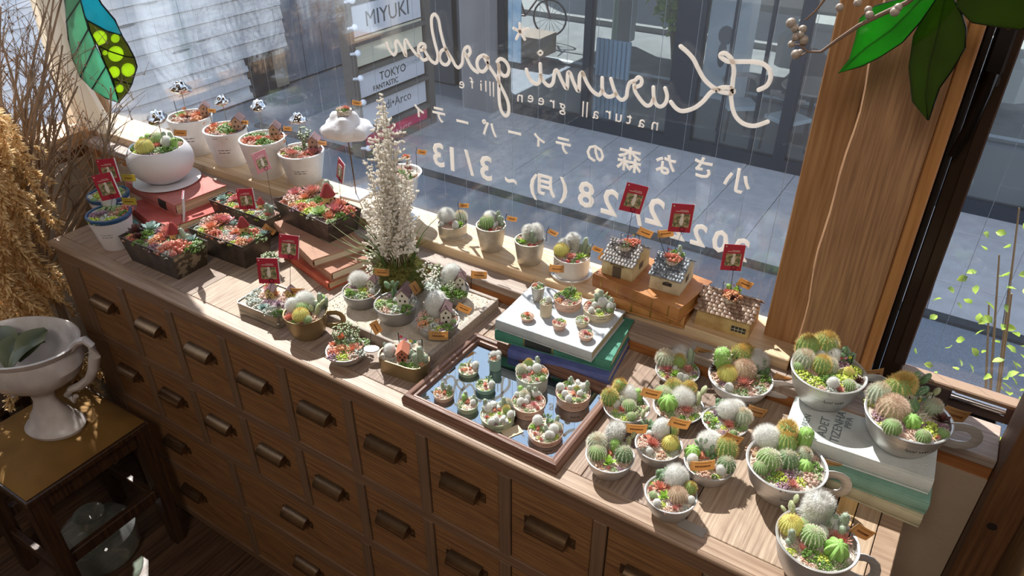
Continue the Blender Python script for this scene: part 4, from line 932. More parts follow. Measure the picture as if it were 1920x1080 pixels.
# mounds of bead leaves
def mound(name, c1, c2, n=46, br=.16, seed=1, h=.5, pname='sedum', long=1.4, sp=1.0):
    rr2 = random.Random(seed); b = MB(); mt = ramp_mat('mound_' + name, c1, c2, .45)
    for k in range(n):
        a = rr2.uniform(0, 2 * PI); q = math.sqrt(rr2.random()) * sp; z = h * (1 - q * q) + .08
        d = Vector((q * math.cos(a) * .8 + rr2.gauss(0, .25), q * math.sin(a) * .8 + rr2.gauss(0, .25), .9)).normalized()
        M = Matrix.Translation((q * math.cos(a), q * math.sin(a), z)) @ d.to_track_quat('Z', 'Y').to_matrix().to_4x4()
        s_ = br * rr2.uniform(.7, 1.2); b.ball((0, 0, 0), (s_, s_, s_ * long), 6, 4, M=M, tips=1)
        b.t[-len(range(6 * 5)):] = [min(1, max(0, t * .6 + rr2.random() * .0 + .4 * (k % 3) / 2)) for t in b.t[-30:]]
    G[name] = b.mesh(pname, mt)
mound('J', '#b66a58', '#de8c76', 44, .17, 1, .55, 'red_jelly_sedum', 1.7)
mound('j', '#c88a5e', '#dca27c', 44, .16, 2, .55, 'orange_sedum', 1.5)
mound('d', '#93a83c', '#c4cf5e', 60, .15, 3, .35, 'lime_sedum', 1.1)
mound('p', '#6d5560', '#a78490', 60, .14, 4, .35, 'purple_sedum', 1.1)
mound('q', '#6a8452', '#a8bc88', 56, .14, 5, .4, 'green_sedum', 1.3)
mound('b', '#8a6450', '#c09a80', 34, .19, 6, .15, 'brown_seed_pods', 1.0)
mound('k', '#c2a08e', '#d9b8aa', 56, .14, 7, .35, 'pale_pink_sedum', 1.3)
mound('l', '#4f7038', '#7a9a4a', 60, .13, 8, .45, 'leafy_sedum', 1.9)
mound('v', '#9aa69a', '#d0d6cc', 60, .13, 9, .5, 'silver_sedum', 1.3)
b = MB()
for k in range(3): b.ball((.3 * math.cos(k * 2.1), .3 * math.sin(k * 2.1), .35), (.42, .42, .40), 12, 8)
G['x'] = b.mesh('red_berry', mat('red_berry', '#9a2c28', .25)); 
b = MB()
for k in range(9):
    a = k * .7; pts = bez(Vector((0, 0, 0)), Vector((.2 * math.cos(a), .2 * math.sin(a), .9)), Vector((.5 * math.cos(a), .5 * math.sin(a), 1.6 + .1 * (k % 4))), 5); b.tube(pts, [.035] * 6, 4)
    for q in range(12):
        p = pts[rr.randint(1, 5)]; d = Vector((rr.gauss(0, 1), rr.gauss(0, 1), .4)).normalized(); b.ball(p + d * .12, (.09, .09, .06), 5, 3, tips=1)
G['t'] = b.mesh('trailing_sprig', ramp_mat('sprig_', '#5c7048', '#a3ab84', .5))
b = MB(); b.tube([(0, 0, 0), (.03, 0, 1.4)], .05, 5)
b2 = rosette  # flower head on a stem
G['h'] = None
def flowerstem():
    b = MB(); b.tube([(0, 0, 0), (.05, 0, .9), (.1, .05, 1.7)], .05, 5)
    for k in range(16):
        a = k * 2.4; e = .3 + .9 * k / 16; M = Matrix.Translation((.1, .05, 1.7)) @ Matrix.Rotation(a, 4, 'Z') @ Matrix.Rotation(-e, 4, 'Y'); b.ball((.34, 0, 0), (.3, .12, .07), 6, 4, M=M, tips=1)
    return b.mesh('rosette_on_stem', ramp_mat('stemros', '#c2b070', '#d0503c', .45))
G['h'] = flowerstem()
# miniature house, sign, garland
HBR = mat('mini_brick', '#a8604a', .8, 0, '#bf7a60', 60); HWH = mat('mini_plaster', '#cfc8bd', .8, 0, '#e4ddd2', 90, bump=.2); HYE = mat('mini_yellow', '#b59a5e', .8, 0, '#cdb478', 60)
HRF = mat('mini_roof_brown', '#5c4442', .7, 0, '#74585a', 60); HCR = mat('mini_roof_red', '#8c2622', .6); HWN = mat('mini_window', '#33302e', .5)
HPK = mat('mini_pinkwood', '#b08870', .8, 0, '#c9a48c', 50)
def mini_house(body, roof, tall=1.0):
    b = MB(); w_, d_, h_ = .5, .7, 1.0 * tall
    b.add([(-w_, -d_, 0), (w_, -d_, 0), (w_, d_, 0), (-w_, d_, 0), (-w_, -d_, h_), (w_, -d_, h_), (w_, d_, h_), (-w_, d_, h_), (0, -d_, h_ + .5), (0, d_, h_ + .5)],
          [(3, 2, 1, 0), (0, 1, 5, 8, 4), (2, 3, 7, 9, 6), (1, 2, 6, 5), (3, 0, 4, 7), (5, 6, 9, 8), (7, 4, 8, 9)])
    b.mi = 1
    for sx2, sy2, nx in ((-.22, .55, 0), (.22, .55, 0), (0, .95, 0)): 
        if sy2 < h_ + .1: b.box((sx2, -d_ - .01, sy2 * tall), (.16, .03, .2))
    b.box((0, -d_ - .01, .17), (.2, .03, .34))
    for yy in (-.35, 0, .35):
        for zz2 in (.3, .7): b.box((w_ + .005, yy, zz2 * tall), (.03, .16, .2)); b.box((-w_ - .005, yy, zz2 * tall), (.03, .16, .2))
    body_ = b.mesh('miniature_house', [body, HWN], False)
    r = MB(); t = .06
    for s_ in (-1, 1): r.add([(0, -d_ - .1, h_ + .58), (0, d_ + .1, h_ + .58), (s_ * (w_ + .12), d_ + .1, h_ - .06), (s_ * (w_ + .12), -d_ - .1, h_ - .06), (0, -d_ - .1, h_ + .50), (0, d_ + .1, h_ + .50), (s_ * (w_ + .12), d_ + .1, h_ - .14), (s_ * (w_ + .12), -d_ - .1, h_ - .14)],
                             [(0, 1, 2, 3) if s_ > 0 else (3, 2, 1, 0), (4, 7, 6, 5), (3, 2, 6, 7), (0, 3, 7, 4), (1, 5, 6, 2)])
    return body_, r.mesh('house_roof', roof, False)
HS = {'1': mini_house(HBR, HBR, .9), '2': mini_house(HWH, HRF, 1.25), '3': mini_house(HYE, HRF, 1.1), '4': mini_house(HPK, HRF, 1.3)}
b = MB(); b.lathe([(.45, 0), (.42, 1.0), (.5, 1.05), (.45, 1.1)], 14); b.mi = 1; b.box((.0, -.42, .3), (.2, .08, .45)); b.box((.3, -.33, .7), (.12, .08, .16))
ch_ = b.mesh('miniature_house', [HYE, HWN]); b = MB(); b.lathe([(.62, 1.0), (.5, 1.25), (.2, 1.9), (1e-4, 2.05)], 16); HS['5'] = (ch_, b.mesh('house_roof', HCR))
SIGNB = mat('white_plank', '#c9c1b2', .8, 0, '#e2dccf', 40, (1, 1, 6))
b = MB(); b.box((0, 0, .75), (1.0, .07, .5)); b.box((-.3, .03, .3), (.07, .05, .6)); b.box((.3, .03, .3), (.07, .05, .6)); b.mi = 1; b.box((0, -.04, .8), (.6, .01, .06)); b.box((0, -.04, .68), (.4, .01, .05)); G['X'] = b.mesh('plank_sign', [SIGNB, BROWNPR], False)
FL = [mat('flag_' + n, c, .7, trans=.2) for n, c in (('white', '#dfe3e4'), ('blue', '#5f9bd0'), ('red', '#b8404c'), ('pink', '#cf86a4'), ('yellow', '#cfc648'), ('green', '#5fa07a'))]
def garland(seed):
    b = MB(); b.mi = 6; b.tube([(-1, 0, 0), (-1, 0, 1.5)], .04, 5); b.tube([(1, 0, 0), (1, 0, 1.4)], .04, 5)
    pts = [Vector((-1 + 2 * i / 10, .0, 1.38 - .3 * math.sin(PI * i / 10) - .05 * i / 10)) for i in range(11)]; b.tube(pts, .012, 4)
    for k in range(5):
        p = pts[1 + 2 * k]; b.mi = (k + seed) % 6; b.box((p.x, 0, p.z - .14), (.26, .02, .24))
    return b.mesh('flag_garland', FL + [BLACKW], False)
G['N'] = garland(0); G['n'] = garland(2)
b = MB(); b.tube([(0, 0, 0), (0, 0, .62)], .02, 5); b.tube([(.16, 0, 0), (.16, 0, .62)], .02, 5); b.tube([(-.06, 0, .62), (.22, 0, .62)], .02, 5); b.tube([(-.06, 0, .4), (.22, 0, .4)], .02, 4); G['i'] = b.mesh('wire_fence', BLACKW)
SCL = dict(C=.9, c=.9, L=.95)

# ---------------------------------------------------------------- generic pieces on pots
def rv(u, v):
    q = rv2(u, v); return Vector((q.x, q.y, 0))
def rv2(u, v):
    R2 = Vector((.8408, .5413)).normalized(); F2 = Vector((-.5413, .8408)).normalized(); return R2 * u + F2 * v
def plant(parent, kind, u, v, s, r, z, seed=0):
    p = rv(u * r, v * r); rr2 = random.Random(seed * 31 + int(u * 97) + int(v * 57))
    if kind in HS:
        k = s * r; me, rf = HS[kind]; o = place('miniature_house', me, parent, (p.x, p.y, z - .001), .57 + PI / 12 * rr2.uniform(-1, 1) - (0 if kind != '5' else .3), k)
        place('house_roof', rf, o); return o
    me = G[kind]
    rot = .5708 + rr2.uniform(-.25, .25) if kind in 'XNnVoiO' else rr2.uniform(0, 6.28)
    tilt = (0, 0) if kind in 'XNni' else (rr2.uniform(-.12, .12) - v * .18, rr2.uniform(-.12, .12) + u * .18)
    off = .28 * s * r * 0
    return place(me.name.split('.')[0], me, parent, (p.x, p.y, z - .0008 + off), (tilt[0], tilt[1], rot), s * r)
def recipe(parent, rec, r, z, seed=0, fill=17):
    pts = []; rf = random.Random(seed * 13 + 5)
    for it in rec.split(';'):
        it = it.split()
        if len(it) == 4: pts.append((float(it[1]), float(it[2]), float(it[3])))
    warm = sum(rec.count(k) for k in 'RrJjk') > 3; n_ = 0
    for _ in range(260):
        a = rf.uniform(0, 2 * PI); q = math.sqrt(rf.random()) * .84; u, v = q * math.cos(a), q * math.sin(a); s_ = rf.uniform(.12, .22)
        if all(math.hypot(u - x_, v - y_) > .55 * (s_ + w_) for x_, y_, w_ in pts):
            plant(parent, rf.choice('kjqvJrBpk' if warm else 'qvkpbdlGwB'), u, v, s_, r, z, n_); pts.append((u, v, s_)); n_ += 1
            if n_ >= fill: break
    for i, it in enumerate(rec.split(';')):
        it = it.split()
        if len(it) == 4: plant(parent, it[0], float(it[1]), float(it[2]), float(it[3]), r, z, seed + i)
# price flag: curved card on a wire
def flagmesh(m, wd=.027, ht=.0145):
    b = MB(); n = 6; vs = []; t = .0003
    for i in range(n + 1):
        x_ = -wd / 2 + wd * i / n; y_ = .0016 * (1 - (2 * x_ / wd) ** 2)
        vs += [(x_, -y_ - t, -ht / 2), (x_, -y_ - t, ht / 2), (x_, -y_ + t, -ht / 2), (x_, -y_ + t, ht / 2)]
    fs = []
    for i in range(n): a = 4 * i; c = a + 4; fs += [(a, c, c + 1, a + 1), (a + 2, a + 3, c + 3, c + 2), (a + 1, c + 1, c + 3, a + 3), (a, a + 2, c + 2, c)]
    fs += [(0, 1, 3, 2), (4 * n, 4 * n + 2, 4 * n + 3, 4 * n + 1)]
    b.add(vs, fs); b.mi = 1
    rr3 = random.Random(5)
    for row, hh_ in ((.32, .0006), (-.02, .0026)):
        x_ = -wd * .30
        while x_ < wd * .28:
            l = rr3.uniform(.0008, .0018); yy = .0016 * (1 - (2 * x_ / wd) ** 2); b.box((x_ + l / 2, -yy - t - .0001, row * ht), (l, .0002, hh_)); x_ += l + .0005
    return b.mesh('price_flag', [m, PRINT], False)
FLAGS = {'o': flagmesh(ORANGE), 'k': flagmesh(ORANGE2), 'y': flagmesh(YTAG), 's': flagmesh(ORANGE, .02, .010)}
def price_flag(parent, org, px, py, kind='o', tilt=0.0, yaw=0.0, zr=0.0, sc_=1.0, back=0.0, soil=None, side=-1):
    """org = world origin of the pot; flag centre seen at px,py, on the vertical plane through the pot facing the camera"""
    n = Vector((-.5413, .8408, 0)); c = Vector(org) + n * back
    d = XR * (px - 960) + UP * (540 - py) + FW * FPX; q = CAM + d * ((c - CAM).dot(n) / d.dot(n))
    lp = q - Vector(org)
    o = place('price_flag', FLAGS[kind], parent, lp, (0, tilt, .5717 + yaw), sc_)
    zs = (soil if soil is not None else .03); loc = Vector((side * .0125, .0, .004)); top = loc; R_ = Euler((0, tilt, .5717 + yaw)).to_matrix()
    foot = Vector((lp.x * .72, lp.y * .72, zs)) if Vector((lp.x, lp.y)).length < .12 else Vector((lp.x, lp.y, zs))
    fl_ = R_.inverted() @ (foot - lp) / sc_
    b = MB(); b.tube([loc + Vector((0, .0006, .004)), loc + Vector((0, .0006, -.006)), fl_], .0005, 4); b.build('flag_wire', BLACKW, o)
    return o
# red leaflet clipped on a wire
bb = MB(); bb.box((0, 0, 0), (.034, .0012, .044)); LF1 = bb.mesh('leaflet_cover', RED, False)
def leaflet(lab, px, py, zbase, pp, h=None, yaw=0, tilt=0, sz=1.0, m=RED, plane=None, opened=False, base_off=(0, 0)):
    "pp = world point where the wire stands; the card centre is seen at px,py"
    n = Vector((-.5413, .8408, 0)); pp = Vector(pp)
    d = XR * (px - 960) + UP * (540 - py) + FW * FPX; q = CAM + d * ((pp - CAM).dot(n) / d.dot(n))
    t = thing('leaflet', lab, 'leaflet', pp, 0, 'red leaflets on wire clips')
    c = place('leaflet_cover', bpy.data.meshes.new_from_object(bpy.data.objects['_lf']) if 0 else (LF1 if m is RED else LF2), t, q - pp, (-.18, tilt, .5717 + yaw), sz)
    b = MB(); b.box((.0172, .0012, 0), (.0010, .0028, .0438)); b.box((0, .0018, 0), (.033, .0008, .043)); b.build('leaflet_pages', PAPER, c, smooth=False)
    b = MB(); b.box((.0006, -.0009, -.0035), (.025, .0005, .021)); pc = b.build('cover_picture', PIC, c, smooth=False)
    b = MB(); b.ball((.001, -.0013, -.004), (.0032, .0003, .0075), 8, 5); b.ball((.001, -.0013, .005), (.0026, .0003, .0026), 8, 5); b.build('pale_figure', PALEF, pc)
    b = MB(); b.box((.0, -.0008, .0105), (.020, .0004, .0007)); b.box((.003, -.0008, .0125), (.012, .0004, .0005)); b.ball((-.0135, -.0008, .0185), (.0012, .0003, .0012), 8, 4); b.build('cover_lettering', PALEF, c)
    R_ = Euler((-.18, tilt, .5717 + yaw)).to_matrix(); ringc = R_ @ Vector((.004, -.0022, -.0165)) * sz
    b = MB(); o = q - pp
    b.tube([o + ringc + R_ @ Vector((.0042 * math.cos(a), 0, .0042 * math.sin(a))) for a in [2 * PI * i / 16 for i in range(16)]], .00045, 4, closed=True)
    b.tube([o + ringc + R_ @ Vector((0, 0, -.0042)), Vector((0, 0, 0))], .00045, 4); b.build('wire_clip', BLACKW, t)
    return t
bb = MB(); bb.box((0, 0, 0), (.034, .0012, .044)); LF2 = bb.mesh('leaflet_cover', REDP, False)

# ---------------------------------------------------------------- pots
def solve(px, py, hw, bot, zs, k):
    n = None
    def err(h):
        c = at(px, py, zs + h); r = hw / ppm(c); d = Vector((c.x - CAM.x, c.y - CAM.y)).normalized(); b_ = at(bot[0], bot[1], zs)
        return (Vector((b_.x - c.x, b_.y - c.y))).dot(d) + k * r, c, r
    lo, hi = .004, .25
    for _ in range(40):
        m_ = (lo + hi) / 2; e = err(m_)[0]
        if e > 0: hi = m_     # bottom point still behind the base front: pot too tall
        else: lo = m_
    h = (lo + hi) / 2; e, c, r = err(h); return c, r, h
PROF = {
 'cup': lambda k: [(0, 0), (k * .9, 0), (k, .03), (k * 1.0 + (1 - k) * .35, .16), (k + (1 - k) * .72, .45), (k + (1 - k) * .92, .75), (.985, .96), (1.02, .97), (1.035, .99), (1.02, 1.0), (.965, .99), (.93, .9), (.90, .78)],
 'bowl': lambda k: [(0, 0), (k, 0), (k + .02, .02), (k + (1 - k) * .5, .18), (k + (1 - k) * .85, .55), (.99, .93), (1.03, .97), (1.03, 1.0), (.97, .99), (.94, .9), (.9, .8)],
 'pot': lambda k: [(0, 0), (k * .97, 0), (k, .02), (k + (1 - k) * .5, .5), (.985, .93), (1.0, .96), (1.0, .985), (.985, 1.0), (.91, 1.0), (.90, .97), (.89, .9)],
 'can': lambda k: [(0, 0), (k * .98, 0), (k, .02), (k, .05), (k * .985, .07), (k + (1 - k) * .5, .5), (.985, .94), (1.0, .97), (1.0, 1.0), (.97, 1.0), (.965, .94), (.96, .88)],
}
POTS = {}
def pot(name, lab, cat, px, py, hw, bot, zs, kind, m, k=.6, h=None, rec='', soil=SOIL, group=None, rimm=None, handle=None, n=44, fn=None, flags=(), soilz=.91, textm=None, wobble=0):
    py -= .14 * hw
    if h is None: c, r, h = solve(px, py, hw, bot, zs, k)
    else: c = at(px, py, zs + h); r = hw / ppm(c)
    org = Vector((c.x, c.y, zs)); t = thing(name, lab, cat, org, 0, group)
    pr = [(a * r, z * h) for a, z in PROF[kind](k)]
    b = MB()
    if fn: b.lathe(pr, n, fn=fn)
    elif wobble:
        b.lathe(pr, n, fn=lambda a, z: 1 + wobble * math.sin(a * 3 + px) + wobble * .6 * math.sin(a * 5 + py + z * 40))
    else: b.lathe(pr, n, cap=False)
    po = b.build('pot', m, t)
    if rimm is not None:
        b = MB(); b.tube([(1.015 * r * math.cos(a), 1.015 * r * math.sin(a), h * .985) for a in [2 * PI * i / 40 for i in range(40)]], r * .018, 6, closed=True); b.build('pot_rim', rimm, po)
    if handle is not None:
        ang, hl = handle; ang -= .30; hl *= 1.45; dx, dy = math.cos(ang), math.sin(ang); b = MB(); q = lambda s_, z: (dx * (r * s_), dy * (r * s_), h * z)
        b.tube([q(.97, .88), q(1 + hl * .3, .93), q(1 + hl * .6, .92), q(1 + hl * .85, .84), q(1 + hl * .97, .72), q(1 + hl, .60), q(1 + hl * .93, .47), q(1 + hl * .75, .38), q(1 + hl * .4, .34), q(.88, .38)], r * .09, 8, flat=(1.5, .32), up=(-dy, dx, 0)); b.build('cup_handle', m, t)
    sz = h * soilz; b = MB(); b.lathe([(1e-4, sz + .0012), (.5 * r, sz + .0010), (.93 * r, sz - .0004), (.94 * r, sz - .003)], 24, cap=False); b.build('gravel', soil, t)
    pe = MB(); rp = random.Random(int(px * 7 + py))
    for i in range(70):
        a = rp.uniform(0, 2 * PI); q = math.sqrt(rp.random()) * .88 * r; s_ = r * rp.uniform(.02, .05); pe.ball((q * math.cos(a), q * math.sin(a), sz + .0012), (s_, s_, s_ * .8), 5, 3)
    o = pe.build('pebbles', PEB, t); o['kind'] = 'stuff'
    recipe(t, rec, r, sz, int(px))
    for f in flags:
        f = dict(zip(('px', 'py', 'kind', 'tilt', 'yaw', 'sc_', 'back', 'side'), f)); price_flag(t, org, soil=sz, **f)
    if textm:
        # two short printed lines on the side facing the camera
        b = MB(); a0 = -.99 + .1
        for row, zz2 in enumerate((.55, .47)):
            for i in range(14):
                if (i * 7 + row * 3) % 5 == 4: continue
                a = a0 - .30 + .045 * i; rr3 = (k + (1 - k) * zz2) * r * 1.008; M = Matrix.Rotation(a, 4, 'Z'); b.box((rr3, 0, h * zz2), (.0004, r * .03, h * .02), M=M)
        b.build('printed_lines', textm, po)
    POTS[lab] = (t, org, r, h); return t, org, r, h

# ================================================================== SILL, LEFT: WHITE POTS WITH CLOUDS, BOWL, CLOUD VASE, GOBLET
S = .055
PINKGR = 'k -.4 -.3 .38;k .1 -.45 .36;j .45 -.3 .3;q -.1 .1 .35;k -.6 .1 .3;'
def cloudpick(org, r, h, px, py, hwpx):
    lp = at(px, py, 0)  # placeholder direction
    n = Vector((-.5413, .8408, 0)); d = XR * (px - 960) + UP * (540 - py) + FW * FPX; q = CAM + d * ((Vector(org) - CAM).dot(n) / d.dot(n)); return q
def cloudmesh(seed, n=9):
    bm = MB(); rr3 = random.Random(seed)
    def f(a, z): return 1
    # one lumpy closed surface
    vs = []; fs = []; N = 28; M_2 = 18; lob = [(Vector((math.cos(a) * .75, math.sin(a) * .6, rr3.uniform(-.1, .15)))) for a in [2 * PI * i / n for i in range(n)]] + [Vector((.2, 0, .55)), Vector((-.3, .1, .5)), Vector((0, -.4, .4)), Vector((0, .3, .45))]
    for k in range(M_2 + 1):
        e = -PI / 2 + PI * k / M_2
        for i in range(N):
            a = 2 * PI * i / N; d = Vector((math.cos(e) * math.cos(a), math.cos(e) * math.sin(a), math.sin(e) * .8)); m_ = 0
            for L in lob: m_ = max(m_, .5 + .5 * max(0, d.normalized().dot(L.normalized())) ** 10)
            v = d * (.62 + .45 * (m_ - .5) * 2 * .75); vs.append((v.x, v.y * .85, v.z * .72))
    for k in range(M_2):
        for i in range(N): j = (i + 1) % N; fs.append((k * N + i, k * N + j, (k + 1) * N + j, (k + 1) * N + i))
    bm.add(vs, fs); return bm
CLM = cloudmesh(4).mesh('cloud_ornament', CHROME)
wp = [
 ('back left white pot on the sill with a pink wooden house, next to the curtain', 355, 223, 41, (378, 293), 'k -.4 -.4 .4;k .1 -.5 .4;j .5 -.35 .35;K 0 -.2 .3;r -.35 .1 .3;h -.25 .3 .22;E -.5 .3 .3;r .3 .3 .35;4 .62 .35 .38;j -.1 .15 .25;r .15 .1 .22', (339, 167, 15), (397, 207)),
 ('second white pot from the curtain with a brown roofed house and pebbles', 422, 246, 41, (426, 316), 'r -.6 .3 .38;j -.5 -.1 .3;k -.3 -.3 .25;q .0 0 .45;l .3 -.3 .3;r .1 .4 .3;4 .6 .15 .42;U .75 -.25 .22;E -.1 .5 .3', (417, 191, 12), (458, 229)),
 ('third white pot from the curtain with green and red succulents', 491, 264, 43, (503, 339), 'q -.5 .3 .4;l -.2 .4 .3;J -.45 -.15 .35;r -.1 -.1 .35;k -.3 -.5 .3;l .1 -.3 .35;4 .5 .4 .4;j .65 .0 .35;q .4 -.3 .3;r .75 .2 .3', (485, 200, 13), (539, 241)),
 ('nearest white pot of the four by the curtain, with deep red rosettes', 564, 288, 43, None, 'k -.6 -.05 .4;B -.3 -.4 .38;k .0 -.3 .35;t .0 .45 .5;q -.2 .2 .3;4 .55 .3 .42;R .6 -.1 .42;J .35 -.3 .28;d -.7 -.3 .2;v .1 .55 .3', (559, 224, 13), (604, 268)),
]
WC = 'white ceramic pots along the sill'
for i, (lab, px, py, hw, bot, rec, cl, fl_) in enumerate(wp):
    t, org, r, h = pot('succulent_pot', lab, 'pot', px, py, hw, bot, S, 'pot', WHITE, k=.72, h=(.075 if bot is None else None), rec=rec, group=WC, flags=[(fl_[0], fl_[1], 's', .12 if i else .1, 0, 1.0, 0, -1)], textm=BROWNPR, n=48)
    q = cloudpick(org, r, h, cl[0], cl[1] - 0, 0) - Vector(org); o = place('cloud_ornament', CLM, t, q, (0, 0, .57 + i), (cl[2] * 1.4 / ppm(org), cl[2] * 1.4 / ppm(org), cl[2] * 1.9 / ppm(org)))
    b = MB(); b.tube([(0, 0, -.3), (.05, .0, (h * .8 - q.z) / o.scale[0])], .035, 5); b.build('cloud_wire', STEEL, o)
    b = MB(); b.tube([(-r * .7, -.1 * r, h * .8), (-r * .75, -.1 * r, h * 1.35)], .0008, 4); b.build('lamp_pick', BLACKW, t)

# round white bowl on a saucer, on the pink books
zb = .0505
c = at(314, 336, zb + .004); hw = 60 / ppm(c)
sau = thing('saucer', 'round white saucer on the pink book under the white bowl', 'saucer', (c.x, c.y, zb))
b = MB(); b.lathe([(0, 0), (hw * .6, 0), (hw * .98, .004), (hw, .0055), (hw * .97, .0065), (hw * .6, .003), (0, .003)], 48); b.build('saucer_dish', MATTE_W, sau)
c2 = at(301.6, 299, zb + .004 + .052); R0 = 59 / ppm(c2)
bl = thing('cactus_bowl', 'big round matte white bowl of tiny cacti on the saucer', 'bowl', (c2.x, c2.y, zb + .0038))
pr = [(0, 0)] + [(R0 * math.cos(a), .055 + .059 * math.sin(a)) for a in [-1.2 + .1 * i for i in range(19)]]
pr[1] = (pr[1][0], pr[1][1] - .0); rim = pr[-1]; pr += [(rim[0] - .003, rim[1] - .001), (rim[0] - .002, rim[1] - .008)]
zoff = pr[1][1]; pr = [(a, z - zoff if z else 0) for a, z in pr]
b = MB(); b.lathe(pr, 56); b.build('bowl', MATTE_W, bl)
ro = rim[0] - .002; zr = pr[-1][1]
b = MB(); b.lathe([(1e-4, zr + .001), (ro, zr)], 32, cap=False); b.build('gravel', SOIL, bl)
recipe(bl, 'c -.75 .3 .15;c -.5 .4 .18;G -.12 .4 .3;Y -.3 -.45 .32;B .0 .0 .3;q -.6 -.1 .28;q .2 -.4 .3;f .2 .3 .22;f .5 .35 .22;w .35 .05 .2;c .65 .0 .17;l .5 -.3 .3;q -.1 -.6 .2;l -.75 -.2 .25;1 -.05 .25 .12;v .35 .55 .2;l .0 .65 .25', ro, zr, 4)
q = cloudpick(bl.location, 0, 0, 295, 223, 0) - Vector(bl.location); o = place('cloud_ornament', CLM, bl, q, (0, 0, 2.5), (23 / ppm(c2), 23 / ppm(c2), 31 / ppm(c2)))
b = MB(); b.tube([(0, 0, -.3), (.02, 0, (zr - q.z) / o.scale[0])], .035, 5); b.build('cloud_wire', STEEL, o)
price_flag(bl, bl.location, 338, 249, 'k', .25, .5, soil=zr)

# cloud shaped vase on a rod with a square foot
c = at(668, 366, S); t = thing('cloud_vase', 'white cloud shaped planter held up on a thin rod with a square white foot', 'planter', (c.x, c.y, S))
n_ = Vector((-.5413, .8408, 0)); d = XR * (650 - 960) + UP * (540 - 242) + FW * FPX; q = CAM + d * ((c - CAM).dot(n_) / d.dot(n_)); lp = q - Vector((c.x, c.y, S)); Rc = 49 / ppm(q)
b = cloudmesh(9, 8); m_ = b.mesh('cloud_body', MATTE_W); o = place('cloud_body', m_, t, lp, (0, 0, .57), (Rc * 1.12, Rc * 1.12, Rc * 1.35))
b = MB(); b.lathe([(1e-4, .01), (.016, .009), (.017, 0)], 20, cap=False); s_ = b.build('gravel', SOIL, t, loc=lp + Vector((0, 0, Rc * .62)))
recipe_p = [('k', -.3, 0, .5), ('r', .1, .2, .45), ('B', .4, -.1, .4), ('q', -.5, -.2, .35), ('l', .1, -.4, .35), ('r', -.1, .4, .35)]
for kk, u_, v_, s2 in recipe_p: plant(t, kk, u_, v_, s2 * 1.25, .019, lp.z + Rc * .62 + .008, 3).location += Vector((lp.x, lp.y, 0))
b = MB(); b.tube([(lp.x, lp.y, lp.z - Rc * .4), (lp.x * .3, lp.y * .3, lp.z * .4), (0, 0, .004)], .0015, 8); b.build('rod', BRASSH, t)
b = MB(); b.cbox((0, 0, .0025), (.055, .055, .005), .001, M=Matrix.Rotation(.1, 4, 'Z')); b.build('square_foot', MATTE_W, t, smooth=False)
price_flag(t, (c.x, c.y, S), 669, 193, 's', .2, soil=lp.z + .02)

# white pedestal goblet
c = at(752, 409, S); t = thing('goblet_planter', 'white metal footed goblet of succulents behind the frosted white plant', 'planter', (c.x, c.y + .01, S))
cc = at(756, 309, S + .0); 
gh = .105; r_ = 37 / ppm(c)
b = MB(); b.lathe([(0, 0), (.033, 0), (.034, .002), (.025, .006), (.008, .012), (.007, .030), (.016, .038), (r_ * .72, .046), (r_ * .76, .06), (r_ * .86, gh * .85), (r_ * 1.0, gh * .96), (r_ * 1.08, gh), (r_ * 1.0, gh * .985), (r_ * .9, gh * .9)], 40); b.build('goblet', ALU_W, t)
b = MB(); b.lathe([(1e-4, gh * .92), (r_ * .92, gh * .915)], 24, cap=False); b.build('gravel', SOIL, t)
recipe(t, 'k -.3 -.2 .4;q -.1 .3 .4;5 .4 .2 .34;r .4 .5 .5;R -.4 .45 .4;l .5 -.3 .35;k .1 -.5 .3;P .0 0 .2;j -.6 .0 .3', r_ * .9, gh * .92, 5) if 0 else recipe(t, 'k -.3 -.2 .4;q -.1 .3 .4;5 .4 .2 .34;h .35 .3 .5;R -.4 .45 .4;l .5 -.3 .35;k .1 -.5 .3;j -.6 .0 .3', r_ * .9, gh * .92, 5)
price_flag(t, t.location, 791, 285, 's', .35, .4, soil=gh * .92)

# ================================================================== SILL, MIDDLE: FOUR METAL POTS
ZG = 'metal cactus pots on the middle of the sill'
pot('cactus_pot', 'shallow zinc tin of cacti on the sill, first right of the goblet', 'pot', 848, 421, 27.5, (849.8, 452), S, 'can', ZINC, k=.97, rec='W -.45 .3 .5;x .1 -.4 .2;B .05 -.35 .42;A .55 -.25 .38;s .6 .4 .4;f .0 .65 .25;b .2 .3 .4;x .35 .7 .16;v -.1 0 .3', group=ZG, flags=[(870, 385, 's', .05)])
pot('cactus_pot', 'tapered zinc pot on the sill with a bright green ball cactus', 'pot', 920.5, 425, 29, (921, 475.5), S, 'pot', ZINC, k=.72, rec='W -.05 .55 .42;G -.25 -.05 .48;f .4 .45 .38;f .65 .1 .3;x .0 -.55 .22;b .45 -.35 .4;b -.75 .25 .3;o .2 .7 .3', group=ZG, flags=[(960, 410, 's', .22)])
pot('cactus_pot', 'tapered zinc pot on the sill with shaggy white haired cacti', 'pot', 993, 453, 29, (992.6, 501), S, 'pot', ZINC, k=.78, rec='L .0 .3 .36;L .5 .3 .38;f .15 -.15 .35;A -.45 -.3 .38;x .0 -.55 .2;x .3 -.6 .18;b -.55 .3 .4;b .6 -.35 .3', group=ZG, flags=[(1037, 436, 's', .5)])
